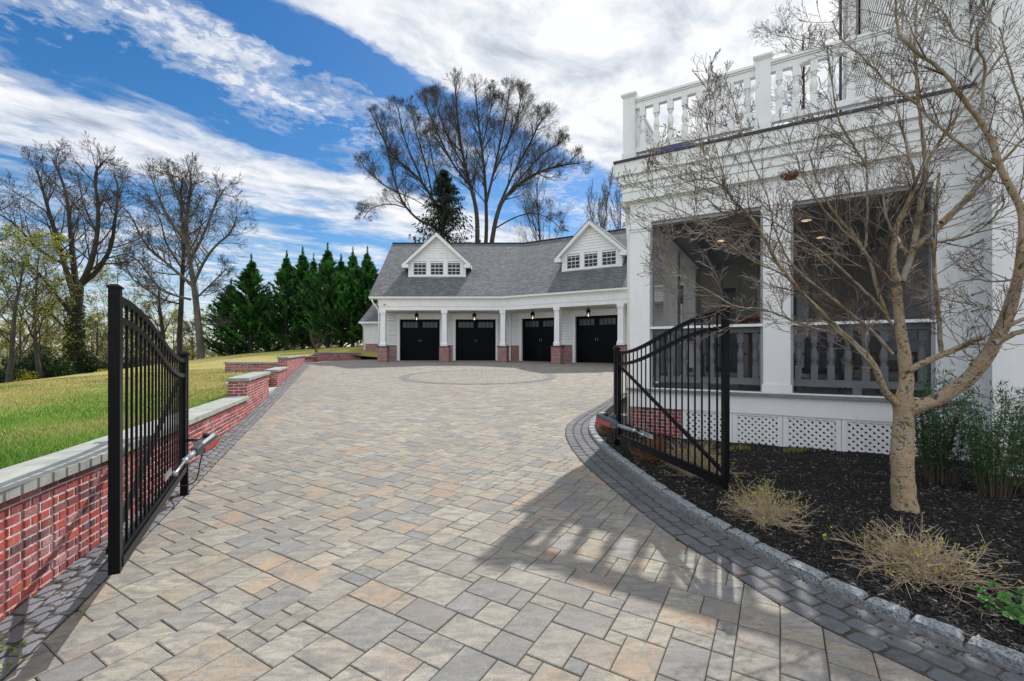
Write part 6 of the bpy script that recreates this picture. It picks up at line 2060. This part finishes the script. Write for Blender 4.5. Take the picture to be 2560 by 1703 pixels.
def limb(pts, conv, w0, w1, lev=0, Y=YB, dep=0, kids=0, t0=.15, Lk=1.1, wig=.004):
    return trace(t, [conv(*p) for p in pts], Y, px_r(w0, Y) * 1.0, px_r(w1, Y + dep) * 1.0, lev, fg, dep, kids, t0, wig, Lk)
# trunk: profile with knots
TR = [(2083, 1192, 76), (2083, 1172, 70), (2081, 1150, 62), (2078, 1110, 60), (2077, 1075, 58), (2076, 1048, 60), (2078, 1015, 55), (2079, 980, 52), (2080, 950, 52), (2078, 925, 56), (2076, 908, 52)]
Pq = []; Rq = []
for u, v, w_ in TR:
    Pq.append(Wp(u, v, YB)); Rq.append(px_r(w_, YB))
Pq[0].z = zm(tb.x, tb.y) - .05
P2, R2 = [], []
for k in range(len(Pq) - 1):
    for s_ in range(5):
        f_ = s_ / 5; P2.append(Pq[k].lerp(Pq[k + 1], f_)); R2.append(Rq[k] + (Rq[k + 1] - Rq[k]) * f_)
P2.append(Pq[-1]); R2.append(Rq[-1])
R2 = [r_ * .97 for r_ in R2]
TRUNK = (P2, R2)
big = []      # thick limbs of peeling bark
def blimb(pts, conv, ws, Y=YB, dep=0, kids=0, t0=.3, Lk=1.1):
    n = len(pts); P = [Wp(*conv(*p), Y + dep * (k / (n - 1))) for k, p in enumerate(pts)]
    rs = [px_r(w_, Y + dep * (k / (n - 1))) * .95 for k, w_ in enumerate(ws)]
    Q, S_ = [], []
    for k in range(n - 1):
        for s_ in range(4):
            f_ = s_ / 4
            a_ = P[max(0, k - 1)]; b_ = P[k]; c_ = P[k + 1]; d_ = P[min(n - 1, k + 2)]
            Q.append(.5 * ((2 * b_) + (c_ - a_) * f_ + (2 * a_ - 5 * b_ + 4 * c_ - d_) * f_ ** 2 + (3 * b_ - a_ - 3 * c_ + d_) * f_ ** 3)); S_.append(rs[k] + (rs[k + 1] - rs[k]) * f_)
    Q.append(P[-1]); S_.append(rs[-1])
    S_ = [r_ * (1 + .02 * math.sin(k * 1.1 + Y) + .015 * math.sin(k * 2.7)) for k, r_ in enumerate(S_)]
    big.append((Q, S_))
    if kids: t.spawn(Q, S_, Lk, 0, kids, t0)
    return Q
# leader
blimb([(2078, 925), (2086, 880), (2084, 840), (2078, 790), (2071, 740), (2066, 690), (2063, 660)], lambda a, b: (a, b), [46, 38, 36, 31, 28, 26, 27], kids=5, t0=.4, Lk=1.0)
blimb([(265, 700), (232, 590), (232, 440), (252, 300), (280, 215), (330, 160), (365, 60), (380, 0)], z2, [22, 17, 15, 16, 15, 15, 14, 12], dep=-.15, kids=7, t0=.3, Lk=1.1)
limb([(530, 1530), (590, 1430), (640, 1270), (740, 1100), (850, 930), (950, 790), (1080, 600), (1180, 470), (1280, 330)], z1, 13, 4, Y=3.85, dep=-.3, kids=12, Lk=.95)
limb([(640, 1270), (600, 1100), (560, 950), (515, 800), (490, 650), (480, 480)], z1, 9, 3, Y=3.82, dep=.4, kids=11, Lk=.9)
limb([(300, 700), (335, 610), (385, 450), (415, 300), (440, 120), (452, 0)], z2, 17, 15, Y=3.98, dep=.12, kids=5, Lk=1.0)
limb([(660, 1560), (700, 1300), (710, 1150), (690, 950), (660, 700), (635, 400), (640, 200), (655, -60)], z1, 14, 4, Y=4.1, dep=.2, kids=14, Lk=1.0)
limb([(395, 440), (500, 350), (600, 265), (720, 150), (860, 10)], z2, 17, 12, Y=4.0, dep=-.1, kids=5, Lk=.9)
limb([(820, 1560), (950, 1430), (1090, 1290), (1230, 1150), (1390, 980), (1480, 880)], z1, 12, 6, Y=3.9, dep=-.25, kids=10, Lk=1.0)
limb([(480, 405), (640, 385), (800, 350), (920, 290), (1010, 205), (1090, 120), (1100, 60)], z2, 9, 3, Y=4.0, dep=-.35, kids=9, Lk=.8)
limb([(340, 490), (300, 440), (275, 390), (270, 360)], z2, 12, 8, Y=3.95, dep=.3, kids=3, Lk=.6)
limb([(265, 395), (190, 240), (165, 130), (150, 0)], z2, 9, 4, Y=4.2, dep=.3, kids=8, Lk=1.0)
# low right limbs
blimb([(2082, 952), (2115, 935), (2160, 918), (2200, 893), (2235, 866), (2262, 832), (2288, 793), (2308, 752), (2330, 690), (2345, 630), (2353, 575)], lambda a, b: (a, b), [40, 40, 40, 40, 40, 40, 36, 36, 32, 27, 25], dep=-.75, kids=7, t0=.45, Lk=.9)
YR = YB - .75
blimb([(2353, 580), (2353, 493), (2330, 440), (2306, 394), (2284, 330), (2255, 277)], lambda a, b: (a, b), [23, 21, 19, 18, 17, 15], Y=YR, dep=-.05, kids=5, t0=.2, Lk=.9)
limb([(1090, 840), (960, 680), (850, 510), (780, 460), (640, 360), (530, 260), (510, 150), (500, 0), (490, -80)], z1, 13, 4, Y=YR, dep=.25, kids=15, Lk=.85)
limb([(1200, 1190), (1000, 1040), (850, 930), (740, 820), (600, 680), (480, 620), (400, 540), (340, 470), (230, 360), (120, 280), (60, 150)], z1, 10, 3, Y=YR, dep=.35, kids=16, Lk=.75)
limb([(1090, 840), (1120, 600), (1130, 420), (1040, 300), (1130, 130), (1200, 0), (1230, -90)], z1, 9, 3, Y=YR, dep=-.15, kids=12, Lk=.75)
limb([(1040, 300), (930, 270), (870, 200), (860, 100), (780, 50), (740, -40)], z1, 5, 2.5, Y=YR, dep=.1, kids=10, Lk=.6)
limb([(2345, 640), (2290, 650), (2240, 640), (2190, 655)], lambda a, b: (a, b), 7, 2, Y=YR + .1, dep=.35, kids=9, Lk=.6)
limb([(2320, 720), (2250, 705), (2180, 690), (2090, 660)], lambda a, b: (a, b), 5, 2, Y=YR + .15, dep=.5, kids=8, Lk=.6)
limb([(2300, 770), (2330, 745), (2370, 730)], lambda a, b: (a, b), 14, 10, Y=YR + .1, dep=-.1, kids=3, Lk=.6)
limb([(2290, 790), (2330, 770), (2380, 755)], lambda a, b: (a, b), 18, 12, Y=YR + .15, dep=-.1)
limb([(2360, 480), (2380, 400), (2370, 300), (2330, 180), (2300, 60)], lambda a, b: (a, b), 10, 3, Y=YR - .1, dep=-.2, kids=12, Lk=.8)
blimb([(2088, 862), (2104, 846), (2150, 824), (2195, 806), (2230, 790), (2262, 775)], lambda a, b: (a, b), [24, 20, 19, 18, 17, 14], dep=-.3, kids=4, t0=.3, Lk=.7)
limb([(600, 1250), (592, 1000), (560, 750), (552, 560), (545, 420), (560, 250), (575, 0), (590, -150)], z2, 13, 6, Y=3.9, dep=.1, kids=9, Lk=.8, t0=.3)
limb([(850, 1300), (770, 1250), (700, 1120), (600, 980), (560, 930)], z2, 4, 2, Y=3.75, dep=.2, kids=6, Lk=.5)
# left limbs
blimb([(2070, 935), (2040, 905), (2028, 880), (2012, 842), (1985, 808), (1960, 790)], lambda a, b: (a, b), [24, 22, 20, 18, 16, 15], dep=-.25, kids=3, t0=.4, Lk=.8)
Y3 = YB - .25
limb([(1440, 980), (1300, 850), (1150, 700), (1020, 560), (960, 470), (920, 380), (850, 270), (780, 200), (720, 140), (690, 40)], z5, 14, 4, Y=Y3, dep=-.45, kids=20, Lk=.95)
limb([(1500, 1070), (1440, 1000), (1380, 930), (1300, 870), (1240, 800), (1120, 830)], z5, 10, 3, Y=Y3, dep=-.2, kids=9, Lk=.7)
limb([(1300, 880), (1120, 835), (1000, 780), (900, 745), (760, 740), (680, 690), (560, 620), (450, 560), (380, 470), (300, 320)], z5, 6, 2, Y=Y3, dep=-.5, kids=20, Lk=.75)
limb([(1595, 985), (1500, 880), (1380, 780), (1250, 670), (1130, 585), (1050, 500), (1000, 420), (960, 300), (930, 150)], z5, 11, 3.5, Y=YB, dep=.35, kids=18, Lk=.95)
limb([(1590, 830), (1530, 740), (1440, 650), (1300, 520), (1200, 430), (1100, 370), (1030, 330), (900, 250), (700, 240)], z5, 9, 3, Y=YB, dep=-.6, kids=20, Lk=.9)
limb([(1560, 790), (1510, 630), (1460, 450), (1300, 260), (1230, 150), (1180, 40), (1150, -80)], z5, 11, 4, Y=YB, dep=.25, kids=15, Lk=.95)
limb([(1450, 410), (1462, 200), (1455, 0), (1440, -160)], z5, 7, 3, Y=YB + .1, dep=-.1, kids=11, Lk=.8)
limb([(1590, 600), (1500, 510), (1380, 380), (1280, 280), (1200, 190), (1120, 60), (1080, -60)], z5, 8, 3, Y=YB, dep=-.35, kids=15, Lk=.9)
limb([(300, 1190), (300, 1170), (220, 1040), (130, 900), (90, 800), (40, 480), (20, 330)], z1, 7, 3, Y=YB + .1, dep=-.1, kids=12, Lk=.75)
limb([(300, 1170), (400, 1060), (480, 880), (520, 730)], z1, 5, 2, Y=YB + .1, dep=.2, kids=9, Lk=.6)
limb([(1020, 560), (900, 520), (760, 440), (620, 300), (480, 230), (360, 180), (290, 90)], z5, 5, 1.8, Y=YB - .5, dep=-.3, kids=17, Lk=.7)
limb([(850, 270), (760, 190), (640, 130), (540, 100), (430, 30), (330, -40)], z5, 4, 1.6, Y=YB - .6, dep=.1, kids=13, Lk=.6)
limb([(720, 140), (690, 0), (640, -150), (600, -330)], z5, 4, 1.6, Y=YB - .7, dep=-.1, kids=11, Lk=.65)
limb([(930, 150), (860, 0), (800, -160), (760, -330), (700, -480)], z5, 5, 1.8, Y=YB + .3, dep=.1, kids=13, Lk=.7)
# build: limbs first
m = MB('paperbark')
nS = 18
def rough_tube(m, pts, rads, n, amp):
    base = len(m.v); prev = None; K = len(pts)
    for i_, p in enumerate(pts):
        d = (pts[min(i_ + 1, K - 1)] - pts[max(i_ - 1, 0)]).normalized()
        a = d.orthogonal().normalized() if prev is None else (prev - d * prev.dot(d)).normalized()
        prev = a; b = d.cross(a)
        for k in range(n):
            th = 6.2832 * k / n
            dv_ = a * math.cos(th) + b * math.sin(th)
            q0 = p + dv_ * rads[i_]
            r_ = rads[i_] * (1 + fg.uniform(-amp, amp) * .5 + mnoise.noise(q0 * 11.0) * amp * 4.5 + mnoise.noise(q0 * 27.0) * amp * 2)
            q = p + dv_ * r_
            m.v.append((q.x, q.y, q.z))
    for i_ in range(K - 1):
        for k in range(n):
            l_ = (k + 1) % n
            f_ = (base + i_ * n + k, base + i_ * n + l_, base + (i_ + 1) * n + l_, base + (i_ + 1) * n + k)
            m.f.append(f_); m.uv.append([(0, 0)] * 4); m.c.append((1, 1, 1, 1)); m.mi.append(m.cur); m.sm.append(True)
rough_tube(m, *TRUNK, 24, .018)
trk = m.build('trunk', T)
for Q, S_ in big:
    m = MB('paperbark'); rough_tube(m, Q, S_, 14, .018); m.build('limb', T)
m = MB('limb_bark')
for pts, rads in t.lv.get(0, []): rough_tube(m, pts, rads, 9, .03)
m.build('upper_limbs', T)
p0, p1, r0, r1 = [], [], [], []
tips_ = []
for lev, L in t.lv.items():
    if lev == 0: continue
    for pts, rads in L:
        rads = [min(r_, .005) for r_ in rads]
        p0 += pts[:-1]; p1 += pts[1:]; r0 += rads[:-1]; r1 += rads[1:]
        if lev >= 2: tips_.append((pts[-1], (pts[-1] - pts[-2]).normalized()))
seg_mesh('crown', p0, p1, r0, r1, 'fine_twig', T, 4)
# buds: little spindles at the twig ends
b0_ = [a - d * .002 for a, d in tips_]; b1_ = [a + d * .006 for a, d in tips_]; b2_ = [a + d * .016 for a, d in tips_]
seg_mesh('buds', b0_ + b1_, b1_ + b2_, [.0012] * len(b0_) + [.0027] * len(b0_), [.0027] * len(b0_) + [.0006] * len(b0_), 'twig_brown', T, 4)
# nest in the tree
nc = Wp(1818, 402, 3.75)
nt_ = thing('bird_nest', 'small reddish brown bird nest lodged among the twigs of the paperbark tree', 'nest', tuple(nc))
p0, p1, r0, r1 = [], [], [], []
for k in range(420):
    a = fg.uniform(0, 6.283); rr = fg.uniform(.02, .065); h = -.035 + .05 * (rr / .065) ** 2 + fg.uniform(-.012, .012)
    c = nc + Vector((rr * math.cos(a), rr * math.sin(a), h)); d = (Vector((-math.sin(a), math.cos(a), fg.uniform(-.3, .3))) + rnd_unit(fg) * .4).normalized() * fg.uniform(.015, .04)
    p0.append(c - d); p1.append(c + d); r0.append(.0013); r1.append(.001)
seg_mesh('nest_bowl', p0, p1, r0, r1, 'shrub_red', nt_, 3)
# ================================================================== SHRUBS IN THE BED
def twiggy(u, v, Y, rad, hgt, n, lab, seed, leafn, name='spirea_shrub', mat='twig_tan', lc=((.46, .46, .05), (.5, .44, .06), (.36, .40, .06)), group='twiggy shrubs in the mulch bed', lsize=(.012, .026), sub=6):
    c = Wp(u, v, Y); c.z = zm(c.x, c.y)
    T = thing(name, lab, 'shrub', tuple(c), group)
    g_ = random.Random(seed); gn = np.random.default_rng(seed)
    p0, p1, r0, r1 = [], [], [], []; LC = []
    for k in range(n):
        a = g_.uniform(0, 6.283); e = g_.uniform(.05, 1.1); L = rad * g_.uniform(.5, 1.05)
        d = Vector((math.cos(a) * math.cos(e), math.sin(a) * math.cos(e), math.sin(e) * hgt / rad * 1.2 + .2)).normalized()
        p = c + Vector((g_.gauss(0, rad * .14), g_.gauss(0, rad * .14), 0)); m_ = 7
        for s_ in range(m_):
            d = (d + rnd_unit(g_) * .36 + UP * (-.09 if s_ > 2 else .0)).normalized(); q = p + d * L / m_
            if q.z < zm_f(q.x, q.y, c) + .01: q.z = zm_f(q.x, q.y, c) + .01
            r_ = .0031 * (1 - .6 * s_ / m_)
            p0.append(p); p1.append(q); r0.append(r_); r1.append(r_ * .85); p = q
            if s_ > 1:
                for w_ in range(2):
                    dd = (d + rnd_unit(g_) * .8).normalized(); e_ = p + dd * g_.uniform(.03, .11) * rad / .35
                    if e_.z < c.z - .02: continue
                    mid = p.lerp(e_, .5) + rnd_unit(g_) * .008
                    p0 += [p, mid]; p1 += [mid, e_]; r0 += [.0016, .0014]; r1 += [.0014, .001]
                    if q.z > c.z + hgt * .35: LC.append(tuple(e_))
    seg_mesh('crown', p0, p1, r0, r1, mat, T, 3)
    if leafn and LC:
        LC = np.array(LC); LC = LC[gn.integers(0, len(LC), leafn)] + gn.normal(0, .012, (leafn, 3))
        leaf_mesh('leaves', LC, lsize, list(lc), 'leaf_attr', T, gn, 1.7)
    return T
def zm_f(x, y, c): return c.z - .0
twiggy(1755, 1205, 3.70, .33, .30, 120, 'pale twiggy shrub with yellow-green buds beside the tall end of the gate', 201, 520)
twiggy(2120, 1330, 2.85, .40, .18, 130, 'wide low twiggy shrub with yellow-green buds in front of the paperbark trunk', 202, 480)
twiggy(1600, 1100, 5.0, .40, .40, 200, 'brown twiggy shrub behind the bars of the gate before the lattice', 203, 500, lc=((.42, .36, .05), (.4, .25, .05), (.3, .36, .05)))
twiggy(1500, 1060, 5.6, .30, .28, 130, 'small reddish twiggy shrub behind the gate by the brick pier', 204, 200, mat='shrub_red', lc=((.4, .16, .04), (.3, .3, .05)))
Tr = twiggy(1404, 968, 7.0, .22, .34, 150, 'orange-red leafless shrub by the porch corner beside the gate post', 205, 900, name='red_shrub', mat='shrub_red', lc=((.48, .13, .05), (.42, .18, .07), (.36, .10, .05)), group=None, lsize=(.02, .045))
# tall narrow-leaved evergreens against the house
def yew(u, v, Y, wid, hgt, n, lab, seed):
    c = Wp(u, v, Y); c.z = zm(c.x, c.y)
    T = thing('upright_yew', lab, 'shrub', tuple(c), 'upright green shrubs by the house wall')
    g_ = random.Random(seed); gn = np.random.default_rng(seed); p0, p1, r0, r1 = [], [], [], []; C, Dr = [], []
    for k in range(n):
        a = g_.uniform(0, 6.283); sp = g_.random() ** .6
        d = Vector((math.cos(a) * sp * wid / hgt * .9, math.sin(a) * sp * wid / hgt * .6, 1)).normalized(); L = hgt * g_.uniform(.55, 1.05) * (1 - .2 * sp); m_ = 12
        p = c + Vector((math.cos(a) * sp * .15, math.sin(a) * sp * .10, 0))
        for s_ in range(m_):
            d = (d + rnd_unit(g_) * .07 + UP * .03).normalized(); q = p + d * L / m_
            r_ = .005 * (1 - .75 * s_ / m_); p0.append(p); p1.append(q); r0.append(r_); r1.append(r_ * .9)
            p = q
            if s_ >= 1:
                for w_ in range(8 if s_ > 2 else 3):
                    dd = (rnd_unit(g_) + d * .55 + Vector((0, 0, -.1))).normalized(); C.append(tuple(p + dd * .028 + rnd_unit(g_) * .02)); Dr.append(tuple(dd))
    seg_mesh('stems', p0, p1, r0, r1, 'twig_brown', T, 4)
    leaf_mesh('foliage', C, (.04, .075), [(.045, .13, .035), (.07, .18, .045), (.03, .08, .025), (.10, .22, .06)], 'leaf_attr', T, gn, 6.5, np.array(Dr))
yew(2165, 1075, 4.75, .36, 1.35, 52, 'tall dark upright evergreen shrub directly behind the paperbark trunk', 301)
yew(2290, 1108, 4.35, .30, 1.2, 46, 'green upright narrow-leaved shrub by the house corner, right of the paperbark tree', 302)
yew(2392, 1110, 4.3, .30, 1.2, 40, 'green upright narrow-leaved shrub cut off by the right edge of the picture', 303)
# spring bulbs and a leafy plant
def bulbs(u, v, Y, n, w_, lab, seed):
    c = Wp(u, v, Y); c.z = zm(c.x, c.y); T = thing('bulb_shoots', lab, 'plant', tuple(c), 'spring bulb shoots'); gn = np.random.default_rng(seed)
    C, Dd = [], []
    for k in range(n):
        x, y = c.x + gn.normal(0, w_), c.y + gn.normal(0, w_ * .35); h = gn.uniform(.04, .1)
        C.append((x, y, zm(x, y) + h * .45)); Dd.append((gn.normal(0, .25), gn.normal(0, .25), 1))
    Dd = np.array(Dd); Dd /= np.linalg.norm(Dd, axis=1, keepdims=True)
    leaf_mesh('leaves', C, (.06, .11), [(.12, .24, .06), (.2, .26, .06), (.34, .24, .09)], 'leaf_attr', T, gn, 7, Dd)
bulbs(1834, 1042, 6.3, 90, .13, 'larger clump of green bulb shoots in the mulch before the lattice', 1)
bulbs(1700, 1030, 6.5, 60, .12, 'smaller clump of green bulb shoots close to the tall gate end', 2)
lc = Gp(2335, 1470); lc = Vector((lc.x + .1, lc.y + .05, 0)); lc.z = zm(lc.x, lc.y)
T = thing('leafy_plant', 'bright green lobed leafy plant in the corner of the bed by the kerb', 'plant', tuple(lc)); gn = np.random.default_rng(6)
C = []; Dd = []; p0, p1, r0, r1 = [], [], [], []
for k in range(46):
    a = gn.uniform(0, 6.28); rr = gn.uniform(.02, .16); h = gn.uniform(.04, .15); e = np.array([lc.x + rr * math.cos(a), lc.y + rr * math.sin(a), lc.z + h])
    p0.append((lc.x, lc.y, lc.z)); p1.append(tuple(e)); r0.append(.0015); r1.append(.001)
    for q in range(5):
        b_ = a + (q - 2) * .75; dv = np.array([math.cos(b_), math.sin(b_), gn.uniform(-.25, .25)]); C.append(tuple(e + dv * .014)); Dd.append(dv / np.linalg.norm(dv))
seg_mesh('stalks', p0, p1, r0, r1, 'twig_tan', T, 3)
leaf_mesh('leaves', C, (.028, .045), [(.07, .26, .05), (.10, .33, .07), (.16, .36, .10)], 'leaf_attr', T, gn, 1.35, np.array(Dd))
# leaves of the balcony planter
gn = np.random.default_rng(9)
C = [tuple(PF1.p(gn.normal(0, .16), gn.normal(0, .07), 4.787 + .43 + abs(gn.normal(0, .09)))) for k in range(260)]
leaf_mesh('foliage', C, (.03, .07), [(.06, .16, .04), (.10, .2, .05), (.4, .4, .06)], 'leaf_attr', PLANT_1, gn, 1.8)
# a few dead leaves lying about
for k, (u, v, lab) in enumerate(((2345, 1500, 'curled tan dead leaf on the mulch below the leafy green plant'), (1668, 1342, 'small orange dead leaf on the mulch near the kerb'))):
    c = Gp(u, v); c.x += .1; c.z = zm(c.x, c.y) + .012; gn = np.random.default_rng(40 + k)
    a = gn.uniform(0, 6.28); m = MB('twig_tan' if k == 0 else 'shrub_red')
    N = 6; s_ = .05 if k == 0 else .025
    for i_ in range(N):
        for j_ in range(4):
            def q(i, j):
                x = (i / N - .5) * 2; w_ = (1 - x * x) * .55; y = (j / 4 - .5) * 2 * w_
                return (c.x + s_ * (x * math.cos(a) - y * math.sin(a)), c.y + s_ * (x * math.sin(a) + y * math.cos(a)), c.z + s_ * (.35 * y * y * 3 + .2 * x * x))
            m.smooth = True; m.face([q(i_, j_), q(i_ + 1, j_), q(i_ + 1, j_ + 1), q(i_, j_ + 1)])
    tag(m.build('dead_leaf', off=tuple(c)), lab, 'leaf')
